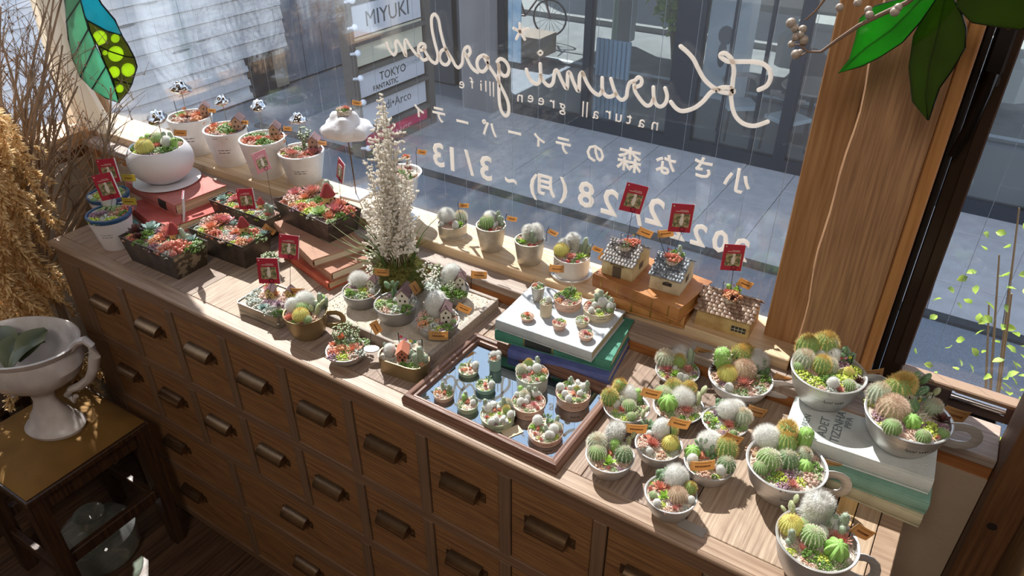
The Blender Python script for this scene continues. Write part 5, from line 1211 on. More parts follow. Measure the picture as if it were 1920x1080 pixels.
_, og, rg, hg = pot('cactus_pot', 'wide white metal tub on its dish on the sill, with a yellow ball cactus', 'pot', 1072.5, 484, 35, (1072.5, 531), S, 'can', ALU_W, k=.97, rec='W -.35 .55 .35;L .2 .6 .34;Y -.6 .15 .4;B -.1 -.35 .4;A .45 -.3 .36;f .65 .3 .36;x -.25 -.65 .2;x .25 -.7 .17;v .0 .2 .3', group=ZG, flags=[(1120, 470, 's', .4), (1044, 506, 'o', .1, 0, 1.05, -.03)])
b = MB(); b.lathe([(0, 0), (rg * 1.1, 0), (rg * 1.16, .006), (rg * 1.14, .007), (rg * 1.08, .003), (0, .003)], 36)
tag(b.build('pot_dish', ALU_W, None, loc=(og.x, og.y, S)), 'shallow metal dish under the wide white tub on the sill', 'dish')
POTS['wide white metal tub on its dish on the sill, with a yellow ball cactus'][0].location.z += .0032

# ================================================================== CERAMIC COTTAGES
TILE = {'d': [mat('roof_tile_d%d' % i, c, .5, 0, c2, 60, bump=.2) for i, (c, c2) in enumerate((('#5b534e', '#8a8078'), ('#4a4644', '#736c68')))],
        'b': [mat('roof_tile_b%d' % i, c, .45, 0, c2, 60, bump=.2) for i, (c, c2) in enumerate((('#454b54', '#6c727a'), ('#555b62', '#868a90')))],
        'r': [mat('roof_tile_r%d' % i, c, .45, 0, c2, 60, bump=.2) for i, (c, c2) in enumerate((('#5a4336', '#8a6c58'), ('#6a5040', '#a58a74')))]}
WALLM = [mat('cottage_wall', '#a98f62', .85, 0, '#d0bd95', 45, bump=.5, lo=.3), mat('cottage_wall2', '#b0a284', .85, 0, '#cfc3a6', 45, bump=.5), mat('cottage_wall3', '#a98655', .85, 0, '#c9ab78', 40, bump=.5)]
def cottage(lab, A, B_, C_, zb, hw_, hr, wm, tiles, win_, rec, rec_sz=.022):
    "A left front bottom, B_ front corner bottom, C_ right back bottom (pixels); ridge runs along A-B"
    a, b_, c = [at(*p, zb) for p in (A, B_, C_)]; u = (b_ - a); L = u.length; u.normalize(); v = Vector((-u.y, u.x, 0)); W = (c - b_).dot(v); cen = a + u * L / 2 + v * W / 2
    t = thing('ceramic_cottage', lab, 'cottage', (cen.x, cen.y, zb), math.atan2(u.y, u.x), 'ceramic cottage planters')
    b = MB(); x, y = L / 2, W / 2; z1 = hw_; z2 = hr
    b.add([(-x, -y, 0), (x, -y, 0), (x, y, 0), (-x, y, 0), (-x * .96, -y, z1), (x * .96, -y, z1), (x * .96, y, z1), (-x * .96, y, z1), (-x * .96, 0, z2), (x * .96, 0, z2)],
          [(3, 2, 1, 0), (0, 1, 5, 4), (2, 3, 7, 6), (1, 2, 6, 9, 5), (3, 0, 4, 8, 7), (4, 5, 9, 8), (6, 7, 8, 9)])
    b.build('cottage_walls', wm, t, smooth=False)
    sl = math.hypot(y, z2 - z1); an = math.atan2(z2 - z1, y); tw = L * 1.06 / 11; rows = 7; tl = (sl * 1.12) / rows
    rr3 = random.Random(int(A[0])); tm = MB(); tm.cbox((0, 0, 0), (tw * .92, tl * 1.35, .0016), .0004); tms = [tm.mesh('roof_tile', m_) for m_ in TILE[tiles]]
    for s_ in (-1, 1):
        for i in range(rows):
            for j in range(11):
                d_ = (i + .4) * tl; yy = s_ * (y * 1.10 - d_ * math.cos(an)); zz3 = z1 - (z2 - z1) * .10 + d_ * math.sin(an) + .0016 + .0006
                if i == rows - 1: yy = s_ * tl * .35
                xx = -L * .53 + tw * (j + .5 + (.25 if i % 2 else -.05)) 
                if abs(xx) > L * .55: continue
                place('roof_tile', rr3.choice(tms), t, (xx + rr3.uniform(-.0004, .0004), yy, zz3 + rr3.uniform(0, .0006)), (s_ * -(an - .12) + rr3.uniform(-.05, .05) if s_ > 0 else (an - .12) + rr3.uniform(-.05, .05), rr3.uniform(-.06, .06), rr3.uniform(-.08, .08)))
    WD = mat('cottage_door', '#5a4a3c', .7); 
    if win_ == 'door':
        b = MB(); b.box((.0, -y - .0006, .011), (.016, .0012, .022)); dd = b.build('door', WD, t, smooth=False)
        b = MB(); b.tube([(-.013, -y - .001, .0245), (-.004, -y - .002, .0262), (.006, -y - .002, .0258), (.012, -y - .001, .0235)], .0012, 6); b.build('lintel', mat('lintel', '#7a6648', .8), t)
    elif win_ == 'arch':
        b = MB(); b.box((.004, -y - .0004, .016), (.016, .0008, .005)); b.tube([(-.004, -y - .001, .018), (.004, -y - .0015, .0215), (.012, -y - .001, .019)], .0008, 5); b.build('arched_window', HWN, t)
    else:
        b = MB(); b.box((.028, -y - .0004, .014), (.024, .0008, .010)); w_ = b.build('window_frame', HWN, t, smooth=False)
        b = MB()
        for k in range(-1, 2): b.box((.028 + k * .006, -y - .001, .014), (.0006, .0006, .009))
        b.box((.028, -y - .001, .014), (.022, .0006, .0006)); b.build('window_bars', PALEF, w_, smooth=False)
    b = MB(); b.box((x * .97, -.0, z1 * .55), (.0012, W * .22, .012)); b.build('side_window', HWN, t, smooth=False)
    b = MB(); b.lathe([(rec_sz * .6, -.012), (rec_sz * .62, .0), (rec_sz * .5, .0012), (1e-4, .0015)], 16, cap=False); b.build('gravel', SOIL, t, loc=(0, -y * .15, z2 - .003))
    P0 = Matrix.Rotation(-t.rotation_euler.z, 4, 'Z')
    for kk, u_, v_, s2 in rec:
        o = plant(t, kk, u_ * .8, v_ * .8, s2 * (1.1 if kk not in 'Nn' else 1), rec_sz, z2, 5); pl = P0 @ Vector(o.location); o.location = (pl.x, pl.y - y * .15, z2 - .001)
    return t, cen, z2
CT1 = cottage('cottage planter with brown slate roof and a little door, on the leather books', (1127, 511), (1185, 529), (1214, 494), .1065, .030, .052, WALLM[0], 'd', 'door', [('U', -.4, -.2, .45), ('q', -.1, 0, .5), ('r', .3, 0, .5), ('J', .8, .2, .5), ('r', .0, .4, .4), ('p', -.3, .3, .4), ('N', .2, .6, .55)])
CT2 = cottage('cottage planter with blue grey roof and an arched window, on the leather books', (1216, 539), (1274, 555.5), (1301, 520), .1065, .030, .052, WALLM[1], 'b', 'arch', [('a', -.5, 0, .5), ('J', .1, -.2, .5), ('l', .3, .3, .6), ('f', .7, .2, .35), ('K', -.5, .4, .4), ('j', .2, -.5, .3), ('n', .1, .6, .5)])
CT3 = cottage('long cottage planter with rough brown roof standing on the sill at the right', (1301.6, 607), (1402, 637), (1424, 600), S, .034, .058, WALLM[2], 'r', 'grid', [('j', .1, -.3, .6), ('a', -.2, .2, .5), ('A', .6, .3, .55), ('c', .0, .7, .25), ('K', .0, -.7, .45), ('r', .3, .0, .4), ('N', .1, .8, .55)])
for (T_, px, py, ti) in ((CT1, 1210, 436, .4), (CT1, 1136, 484, .45), (CT2, 1248, 437, -.15), (CT3, 1397, 532, .45)):
    p0 = T_[1]; o = price_flag(T_[0], (p0.x, p0.y, T_[0].location.z), px, py, 'o', ti, soil=T_[2]); R_ = Matrix.Rotation(-T_[0].rotation_euler.z, 4, 'Z'); o.location = R_ @ Vector(o.location); o.rotation_euler.z -= T_[0].rotation_euler.z
def topof(T_, du=0): return Vector((T_[1].x, T_[1].y, T_[0].location.z + T_[2] + .001)) + rv(du, -.002)
leaflet('tilted red leaflet above the cottage with the little door', 1188, 372, 0, topof(CT1, -.002), tilt=.25, sz=1.12)
leaflet('red leaflet above the blue roofed cottage', 1277, 409, 0, topof(CT2, -.004), tilt=.08, sz=1.1)
leaflet('red leaflet above the long brown roofed cottage at the right', 1374, 483, 0, topof(CT3, -.003), tilt=.07, sz=1.02)

# ================================================================== DARK TIN PLANTERS
def trough(lab, corners, zs, hh, rec, taper=.86, endm=None, flags=()):
    "corners: rim pixels left, front, right; ends may be lighter"
    zt = zs + hh; a, b_, c = [at(*p, zt) for p in corners]; u = (b_ - a); L = u.length; u.normalize(); v = Vector((-u.y, u.x, 0)); W = (c - b_).dot(v); cen = a + u * L / 2 + v * W / 2; ang = math.atan2(u.y, u.x)
    t = thing('trough_planter', lab, 'planter', (cen.x, cen.y, zs), ang, 'dark metal trough planters of red and green succulents')
    x, y = L / 2, W / 2; b = MB()
    def rect(f, z, q=0): return [(-x * f + q, -y * f + q, z), (x * f - q, -y * f + q, z), (x * f - q, y * f - q, z), (-x * f + q, y * f - q, z)]
    vs = rect(taper, 0) + rect(1, hh) + rect(1, hh, .0012) + rect(.95, hh * .7, .001); fs = [(3, 2, 1, 0)]
    for k in (0, 4, 8):
        for i in range(4): j = (i + 1) % 4; fs.append((k + i, k + j, k + 4 + j, k + 4 + i))
    b.add(vs, fs)
    if endm: b.m[2] = 1
    b.build('trough', [TIN, endm or TIN], t, smooth=False)
    b = MB(); b.tube(rect(1.005, hh), .0011, 6, closed=True); b.build('rolled_rim', TIN, t)
    b = MB(); q = rect(.985, hh * .86); b.add(q + [(0, 0, hh * .92)], [(0, 1, 4), (1, 2, 4), (2, 3, 4), (3, 0, 4)]); b.build('gravel', SOIL, t)
    for i, it in enumerate(rec.split(';')):
        it = it.split(); k, pu, pv, s_ = it[0], float(it[1]), float(it[2]), float(it[3])
        r0 = min(x, y)
        if k in HS: o = place('miniature_house', HS[k][0], t, (pu * x, pv * y, hh * .87), .57 - ang, s_ * r0); place('house_roof', HS[k][1], o)
        else: place(G[k].name.split('.')[0], G[k], t, (pu * x, pv * y, hh * .87), (random.Random(i).uniform(-.15, .15) + .1, random.Random(i + 5).uniform(-.15, .15), i * 1.7 if k not in 'NnXi' else .57 - ang), s_ * r0)
    rf = random.Random(int(corners[0][0])); r0 = min(x, y); done = [(float(i.split()[1]) * x, float(i.split()[2]) * y) for i in rec.split(';') if len(i.split()) == 4]
    for _ in range(120):
        u_, v_ = rf.uniform(-.9, .9) * x, rf.uniform(-.85, .85) * y
        if all(math.hypot(u_ - p_, v_ - q_) > .24 * r0 for p_, q_ in done) and len(done) < 60:
            k = rf.choice('qkvdpjBJlqkbe'); place(G[k].name.split('.')[0], G[k], t, (u_, v_, hh * .87), (.1, 0, rf.uniform(0, 6)), rf.uniform(.2, .32) * r0); done.append((u_, v_))
    org = Vector((cen.x, cen.y, zs)); Ri = Matrix.Rotation(-ang, 4, 'Z')
    for f in flags:
        o = price_flag(t, org, f[0], f[1], f[2], f[3], soil=hh); o.location = Ri @ Vector(o.location); o.rotation_euler.z -= ang
    return t, cen, zt
TA = trough('front left dark tin trough of succulents with a red roofed tower, one end scratched', [(222, 443), (325, 484.6), (389, 452)], 0, .057,
   'K -.85 -.2 .6;e -.7 .4 .6;K -.6 -.5 .45;l -.55 .0 .45;B -.2 .6 .55;q -.35 .7 .4;R .0 .4 .5;r -.15 .1 .42;j -.1 -.2 .4;5 .25 .35 .55;f .45 .6 .3;e .6 .7 .45;d .45 .2 .4;J .65 -.1 .6;J .5 -.5 .5;a .75 -.3 .4;v .65 -.75 .35;k .3 -.6 .4;p .1 -.7 .35;q .85 .5 .4;l .9 .1 .4;r .3 -.2 .3;K -.9 .3 .4;U -.4 .4 .4;i -.3 -.6 .5;J -.75 -.6 .3', endm=TIN_S)
TC = trough('rear dark tin trough half hidden behind another, left of the books', [(391.5, 374), (498.6, 414), (530, 394)], 0, .055,
   'e -.8 -.2 .6;R -.5 .2 .6;J -.6 .7 .5;d -.4 -.4 .45;k -.1 .1 .5;q .1 .5 .5;5 .35 .5 .55;e .5 .8 .5;f .7 .2 .4;a .75 -.1 .4;v .5 -.3 .45;d .3 -.6 .4;q .75 -.5 .4;r .1 -.4 .45;k .9 .5 .4;B -.2 .7 .5;l -.8 .5 .4;r -.15 -.55 .4;k .5 .2 .4')
TB = trough('dark tin trough of succulents left of the book stack, with snail shell', [(352, 427), (455, 464), (509, 435)], 0, .057,
   'k -.85 .1 .55;B -.65 .5 .6;R -.45 .5 .7;r -.5 -.3 .65;j -.7 .8 .5;d -.55 -.7 .35;e -.2 .6 .45;k -.15 .2 .4;J -.2 -.65 .4;j -.35 -.5 .4;b -.05 .35 .35;r .2 .1 .35;5 .4 .3 .55;J .65 .55 .45;l .6 .1 .45;v .7 -.2 .4;j .75 -.5 .4;k .25 -.7 .45;p .4 -.5 .4;q .9 .3 .4;e .85 .7 .4;d .5 -.75 .3;v .0 -.2 .3;r .1 .7 .4;q .55 .8 .4', flags=[(505, 430, 'k', .7)])
TD = trough('matte black trough of succulents standing on the brown books', [(512, 374), (614, 421), (676, 391)], .0555, .050,
   'R -.85 .1 .5;B -.55 .6 .6;k -.7 -.3 .5;r -.5 .1 .45;d -.35 -.3 .4;f -.15 .8 .4;l -.1 .4 .45;J -.2 -.6 .35;d .1 -.6 .4;q -.2 .0 .4;5 .2 .4 .6;a .5 .5 .6;R .6 .1 .6;E .45 -.5 .6;k .25 -.2 .4;r .7 -.4 .4;J .8 .5 .4;b .0 .1 .3;j .0 -.35 .35;p -.75 .7 .4;l .85 .0 .35;v .35 -.8 .3', flags=[(640, 386, 's', -.2)])
def on(T_, pu, pv): 
    t = T_[0]; d = [Vector(v.co) for v in [c_ for c_ in t.children if c_.name.startswith('trough')][0].data.vertices][4:8]; x, y = d[1].x, d[2].y; return Matrix.Rotation(t.rotation_euler.z, 4, 'Z') @ Vector((pu * x, pv * y, 0)) + Vector((T_[1].x, T_[1].y, T_[2] - .003))
leaflet('open red leaflet seen edge on above the scratched tin trough', 343, 386, 0, on(TA, .35, .2), yaw=-1.25, sz=1.15)
leaflet('red leaflet standing over the trough left of the book stack', 461, 373, 0, on(TC, .45, -.3), tilt=-.05, sz=1.05)
leaflet('small faded pink leaflet in front of the third white pot', 490, 303, 0, on(TC, .8, .4), yaw=.9, tilt=-.05, sz=1.0, m=REDP)
leaflet('narrow edge on red leaflet beside the cloud vase', 638, 320, 0, on(TD, .6, .5), yaw=-1.05, tilt=.12, sz=1.0)

# ================================================================== BLUE RIMMED WHITE POTS
BLUE = mat('blue_glaze', '#2b4f74', .35)
for lab, px, py, hw, bot, h, rec, fl_ in (('white pot with navy blue rim at the left corner of the cabinet', 203, 404, 40, (208, 474), None, 'q -.3 .5 .4;p -.6 -.1 .35;U -.2 -.1 .4;d -.4 -.6 .3;b .2 .1 .4;J .5 .5 .35;v .0 -.3 .3;l .6 .1 .3;w -.3 .8 .3;1 .45 0 .15;d .3 -.5 .3;q .2 .6 .4', (242, 377)),
                                   ('blue rimmed white pot hidden behind the navy rimmed one', 202, 368, 37, None, .075, 'd -.4 -.2 .4;d .3 .2 .35;q .2 -.2 .4;l -.1 .4 .4;p .5 -.3 .3', (241, 333))):
    t, og, rg, hg = pot('succulent_pot', lab, 'pot', px, py, hw, bot, 0, 'pot', MATTE_W, k=.68, h=h, rec=rec, flags=[(fl_[0], fl_[1], 'y', .03, 0, 1.1)], textm=mat('grey_print', '#8a8488', .7))
    b = MB(); b.lathe([(rg * .955, hg * .86), (rg * 1.004, hg * .93), (rg * 1.012, hg * .985), (rg * .99, hg * 1.006), (rg * .9, hg * 1.004), (rg * .89, hg * .96)], 48, cap=False); b.build('blue_rim', BLUE, t)
P1 = POTS['white pot with navy blue rim at the left corner of the cabinet']; P2_ = POTS['blue rimmed white pot hidden behind the navy rimmed one']
leaflet('red leaflet in front, above the navy rimmed pot', 199, 350, 0, P1[1] + Vector((0, 0, P1[3] * .88)), tilt=-.22, sz=1.25)
leaflet('red leaflet behind, above the hidden blue rimmed pot', 203, 320, 0, P2_[1] + Vector((0, 0, P2_[3] * .88)), tilt=-.1, sz=1.2)

# ================================================================== FROSTED WHITE ARRANGEMENT
c = at(752, 530, .0185); fa = thing('frosted_arrangement', 'tall frosted white dried twigs and grasses rising from a mossy mound', 'arrangement', (c.x, c.y, .0187))
MOSS = mat('moss', '#4c4a1e', .95, 0, '#77743a', 220, bump=1, lo=.4, hi=.6)
b = MB(); rr3 = random.Random(31); N = 30; vs = []; fs = []
for k in range(15):
    e = PI / 2 * k / 14
    for i in range(N): a = 2 * PI * i / N; q = .055 * (math.cos(e) ** .7) * (1 + .12 * math.sin(a * 3 + k) + rr3.uniform(-.06, .06)); vs.append((q * math.cos(a), q * .85 * math.sin(a), .055 * math.sin(e) * (1 + rr3.uniform(-.06, .06))))
for k in range(14):
    for i in range(N): j = (i + 1) % N; fs.append((k * N + i, k * N + j, (k + 1) * N + j, (k + 1) * N + i))
b.add(vs, fs + [tuple(range(N - 1, -1, -1))]); b.build('moss_mound', MOSS, fa)
b = MB()
for k in range(2600):
    a = rr3.uniform(0, 2 * PI); e = rr3.uniform(0, PI / 2) ; q = .056 * math.cos(e) ** .7; p = Vector((q * math.cos(a), q * .85 * math.sin(a), .056 * math.sin(e))); b.spike(p, p.normalized() + Vector((rr3.gauss(0, .5), rr3.gauss(0, .5), rr3.gauss(0, .5))), rr3.uniform(.004, .009), .0007)
o = b.build('moss_fuzz', ramp_mat('mossfuzz', '#6a6a2c', '#7d7a34', .9, trans=.2), fa, smooth=False); o['kind'] = 'stuff'
GRS = mat('grass_green', '#5f7a3c', .7, trans=.3); GRP = mat('grass_pale', '#a3ac80', .7, trans=.3)
for k in range(16):
    a = rr3.uniform(0, 2 * PI); p0 = Vector((.03 * math.cos(a), .03 * math.sin(a), .04)); l = rr3.uniform(.05, .11); e = p0 + Vector((math.cos(a) * l * .6, math.sin(a) * l * .6, l)); b = MB(); b.tube(bez(p0, p0 + Vector((0, 0, l * .6)), e, 5), [.0012, .0014, .0013, .001, .0007, .0003], 4); b.build('grass_blade', GRS, fa)
for (px, py) in ((620, 452), (605, 430), (622, 470), (640, 445), (612, 411), (650, 478), (665, 460), (600, 446), (658, 440)):
    e = at(px, py, c.y - .01, 1) - Vector((c.x, c.y, .0187)); p0 = Vector((-.02, 0, .05)); b = MB(); b.tube(bez(p0, (p0 + e) / 2 + Vector((0, 0, -.025)), e, 8), [.0011] * 5 + [.0009, .0007, .0005, .0003], 4); b.build('grass_blade', GRP, fa)
FRO = mat('frost_white', '#fbf6ee', .8, trans=.45); FST = mat('pale_stem', '#b5a88e', .8)
top = [(716, 185), (722, 205), (708, 215), (730, 225), (700, 245), (740, 235), (690, 262), (725, 250), (712, 236), (755, 250), (735, 270), (705, 285), (695, 300), (748, 285), (765, 300), (720, 300), (740, 320), (698, 330), (715, 340), (775, 330), (755, 340), (690, 355), (730, 360), (780, 360), (700, 380), (745, 385), (765, 395), (715, 400), (690, 410), (785, 410), (735, 420), (760, 430), (705, 435), (775, 445), (720, 455), (745, 460), (700, 460), (690, 440), (680, 400), (685, 378), (770, 460), (758, 370), (727, 385), (709, 262), (718, 270)]
top = [(716, 178), (713, 190), (719, 195), (711, 203), (722, 212), (717, 220), (706, 228), (727, 236)] + top + [(x_ + rr3.uniform(-14, 14), min(y_ + rr3.uniform(5, 60), 475)) for x_, y_ in top]
for k, (px, py) in enumerate(top):
    e = at(px, py, c.y + rr3.uniform(-.045, .03), 1) - Vector((c.x, c.y, .0187)); p0 = Vector((rr3.uniform(-.02, .02), rr3.uniform(-.02, .02), .045)); pts = bez(p0, (p0 + e) / 2 + Vector((rr3.uniform(-.02, .01), rr3.uniform(-.01, .01), .02)), e, 14)
    b = MB(); b.mi = 0; b.tube(pts, [.0008 * (1 - .04 * i) for i in range(15)], 4); b.mi = 1
    for i in range(4, 15):
        for w2 in range(3 if k > 2 else 4):
            d = Vector((rr3.gauss(0, 1), rr3.gauss(0, 1), rr3.uniform(-.1, 1))).normalized(); l = .016 * rr3.uniform(.4, 1.1) * (1.15 - i / 18); q = pts[i] + d * l; b.mi = 0; b.tube([pts[i], q], .0003, 3); b.mi = 1
            for f in (.4, .6, .8, 1.0): b.ball(pts[i] + d * l * f, (.0018, .0018, .0020), 4, 3)
    b.build('frosted_stem', [FST, FRO], fa)
# small silvery tufts around the mound
for k, (px, py) in enumerate(((800, 495), (815, 505), (790, 510), (690, 505), (700, 520), (812, 520), (798, 525), (693, 480))):
    e = at(px, py, c.y - .03, 1) - Vector((c.x, c.y, .0187)); b = MB(); p0 = Vector((.03 if px > 750 else -.03, -.02, .02)); pts = bez(p0, (p0 + e) / 2 + Vector((0, 0, .02)), e, 5); b.mi = 0; b.tube(pts, .0006, 4); b.mi = 1
    for w2 in range(14): b.ball(e + Vector((rr3.gauss(0, .006), rr3.gauss(0, .005), rr3.gauss(0, .005))), (.0022, .0022, .0014), 5, 3)
    b.build('flower_tuft', [GRS, FRO], fa)

# ================================================================== SAND TRAY AND ITS TUBS
TW = wood('tray_wood', '#8f8278', '#aa9d90', 0, 6, .7, .3)
sx0, sx1, sy0, sy1 = .712, .985, .112, .325
tr_ = thing('sand_tray', 'low square wooden tray filled with pale coral sand', 'tray', ((sx0 + sx1) / 2, (sy0 + sy1) / 2, 0))
hx, hy = (sx1 - sx0) / 2, (sy1 - sy0) / 2
def tpart(nm, lo, hi, m): b = MB(); b.cbox([(a + c) / 2 for a, c in zip(lo, hi)], [c - a for a, c in zip(lo, hi)], .0008); return b.build(nm, m, tr_, smooth=False)
tpart('tray_side', (-hx, -hy, 0), (hx, -hy + .006, .0195), TW); tpart('tray_side', (-hx, hy - .008, 0), (hx, hy, .0215), TW)
tpart('tray_side', (-hx, -hy + .0062, 0), (-hx + .006, hy - .0082, .0195), TW); tpart('tray_side', (hx - .010, -hy + .0062, 0), (hx, hy - .0082, .0205), TW)
n = 60; vs = []; fs = []; rr3 = random.Random(8)
for i in range(n + 1):
    for j in range(n + 1): vs.append((-hx + .005 + (2 * hx - .013) * i / n, -hy + .005 + (2 * hy - .012) * j / n, .0185 + rr3.uniform(-.0006, .0006)))
for i in range(n):
    for j in range(n): a = i * (n + 1) + j; fs.append((a, a + n + 1, a + n + 2, a + 1))
b = MB(); b.add(vs, fs); o = b.build('sand', SAND, tr_)
gr = MB()
for k in range(900): x_ = rr3.uniform(-hx + .01, hx - .012); y_ = rr3.uniform(-hy + .01, hy - .012); gr.ball((x_, y_, .019), (.001, .0016, .0007), 4, 3)
o = gr.build('sand_grains', SAND, tr_); o['kind'] = 'stuff'
Z2 = .0185
TG = 'round grey tubs standing in the sand tray'
pot('cactus_tub', 'grey tub with a white house at the back left of the sand tray', 'tub', 677, 548, 35, (680, 583), Z2, 'cup', GREYP, k=.72, rec='W -.25 .6 .42;p -.45 .1 .4;E -.6 -.2 .35;d .1 -.1 .34;q .2 -.55 .35;l -.4 -.5 .35;2 .6 .35 .42;X -.2 -.3 .3;b .6 -.5 .3;v -.1 -.6 .25', group=TG, flags=[(716, 510, 'k', .1)])
pot('cactus_tub', 'grey tub with prickly pears and a white house, middle of the sand tray', 'tub', 742, 573, 40, (745, 614), Z2, 'cup', GREYP, k=.74, rec='O -.1 .5 .5;q -.6 -.2 .4;d -.75 .1 .25;2 .45 .1 .55;v .1 -.5 .35;E .2 -.6 .25;l .5 -.5 .35;i -.4 .3 .5;k -.4 -.55 .3;l -.2 0 .3;v .85 .1 .2', group=TG, flags=[(778, 540, 'k', 1.2, .6)])
pot('cactus_tub', 'grey tub with an orange tag stuck on its front, front of the sand tray', 'tub', 820, 604, 41, (823.6, 641), Z2, 'cup', GREYP, k=.74, rec='w -.1 .45 .50;k -.6 .3 .4;q -.5 -.1 .35;2 .4 .1 .5;j -.6 -.4 .3;d .05 -.65 .22;v -.15 -.55 .3;X -.3 -.2 .3;l .5 -.6 .3;p .7 -.4 .22;k -.8 0 .25', group=TG, flags=[(870, 578, 'o', .5, 0, 1.0, .02), (822, 628.5, 'o', .04, 0, 1.25, -.042)])
pot('cactus_tub', 'overflowing grey tub with a white house at the rear right of the sand tray', 'tub', 843, 545, 36, None, Z2, 'cup', GREYP, k=.72, h=.028, rec='w .0 .5 .5;v -.6 .3 .6;v -.9 .5 .5;v -.6 -.2 .5;2 .55 .3 .5;l -.1 -.3 .5;l .3 -.6 .45;B -.4 .0 .3;X -.5 .2 .35;v -.9 .0 .4;l .6 -.5 .35;t -.7 .6 .6;X -.15 -.1 .3;t .2 -.6 .4', group=TG, flags=[(898, 515, 'o', .08, 0, 1.1)])
# small sprigs hanging over the left edge
sg = thing('sprig_cluster', 'little dark leaved sprigs lying at the front edge of the sand tray', 'sprig', tuple(at(690, 612, 0)))
for (px, py, k_) in ((672, 590, 'U'), (700, 615, 'v'), (660, 585, 'p')):
    p = at(px, py, .022) - Vector(sg.location); place(G[k_].name.split('.')[0], G[k_], sg, (p.x, p.y, .0), (.2, .1, k_ == 'v'), .014)

# ================================================================== FRONT ITEMS ON THE CABINET
# flat square tin with lid
zt = .026; a, b_, c = [at(*p, zt) for p in ((441, 566), (519, 597), (541, 570))]; u = (b_ - a); L = u.length; u.normalize(); v = Vector((-u.y, u.x, 0)); W = max(.07, (c - b_).dot(v)); W = .085
cen = a + u * L / 2 + v * W / 2; t = thing('flat_tin', 'flat rectangular silver tin planted with tiny blue green succulents and houses', 'tin', (cen.x, cen.y, 0), math.atan2(u.y, u.x)); ang = math.atan2(u.y, u.x)
def rrect(x, y, q, z, n=5): 
    P_ = []
    for (cx_, cy_, a0) in ((x - q, y - q, 0), (-x + q, y - q, PI / 2), (-x + q, -y + q, PI), (x - q, -y + q, 1.5 * PI)):
        for i in range(n): P_.append((cx_ + q * math.cos(a0 + PI / 2 * i / (n - 1)), cy_ + q * math.sin(a0 + PI / 2 * i / (n - 1)), z))
    return P_
def rings(b, R_, close=True):
    n = len(R_[0]); vs = [p for r in R_ for p in r]; fs = [tuple(range(n - 1, -1, -1))]
    for k in range(len(R_) - 1):
        for i in range(n): j = (i + 1) % n; fs.append((k * n + i, k * n + j, (k + 1) * n + j, (k + 1) * n + i))
    b.add(vs, fs)
STN = mat('silver_tin', '#a8a296', .35, .75, '#8f897e', 20)
x, y = L / 2, W / 2
b = MB(); rings(b, [rrect(x, y, .008, 0), rrect(x, y, .008, .010), rrect(x * .985, y * .98, .008, .0112), rrect(x * .985, y * .98, .008, .013), rrect(x, y, .008, .014), rrect(x, y, .008, zt), rrect(x * .975, y * .97, .007, zt), rrect(x * .97, y * .965, .007, zt - .004)]); b.build('tin_body', STN, t)
b = MB(); q = rrect(x * .975, y * .97, .007, zt - .003); b.add(q, [tuple(range(len(q)))]); b.build('gravel', SOIL, t)
for i, (k, pu, pv, s_) in enumerate((('R', -.6, .5, .34), ('k', -.4, .1, .30), ('v', -.75, -.3, .28), ('v', -.3, -.6, .34), ('e', .1, -.7, .28), ('v', .5, -.75, .34), ('l', .8, -.7, .28), ('p', .0, -.3, .28), ('U', .45, -.2, .3), ('p', .75, .0, .28), ('d', .5, .7, .3), ('r', .75, .85, .28), ('k', .2, .75, .3), ('v', -.9, .1, .22), ('d', -.75, .8, .3), ('h', .7, .7, .16), ('h', -.85, .5, .14), ('X', .55, .3, .2), ('r', -.1, .35, .25), ('k', .3, .2, .22), ('v', .1, -.5, .2), ('v', -.55, -.6, .25))):
    place(G[k].name.split('.')[0], G[k], t, (pu * x, pv * y, zt - .003), (.05, .05, i * 1.3 if k != 'X' else .57 - ang), s_ * y)
for (pu, pv, s_, kk) in ((-.25, .25, .34, '3'), (.35, .65, .30, '3')):
    o = place('miniature_house', HS[kk][0], t, (pu * x, pv * y, zt - .003), .5 - ang, s_ * y); place('house_roof', HS[kk][1], o)
o = price_flag(t, (cen.x, cen.y, 0), 558, 546, 'k', .06, soil=zt, back=.01); o.location = Matrix.Rotation(-ang, 4, 'Z') @ Vector(o.location); o.rotation_euler.z -= ang
leaflet('red leaflet standing in the flat square tin', 503, 508, 0, (cen.x - .005, cen.y - .01, zt - .003), sz=1.12, tilt=.02)
leaflet('red leaflet leaning behind the flat tin, before the brown books', 541, 463, 0, tuple(Vector((cen.x, cen.y, zt - .003)) + u * .015 + v * .03), sz=1.05, tilt=.14)
# dry sprig behind
sp_ = thing('dry_sprig', 'dry brownish succulent sprig between the trough and the leaflets', 'sprig', tuple(at(505, 510, 0)))
for k in range(6): p = (math.cos(k) * .008, math.sin(k) * .008, 0); place('trailing_sprig', G['t'] if k else G['t'], sp_, p, (.3 * math.sin(k), .3 * math.cos(k), k), .022)
for k in range(5): place('sedum', G['k'], sp_, (math.cos(k * 1.3) * .014, math.sin(k * 1.3) * .01, .022 + .004 * (k % 3)), (0, 0, k), .008)

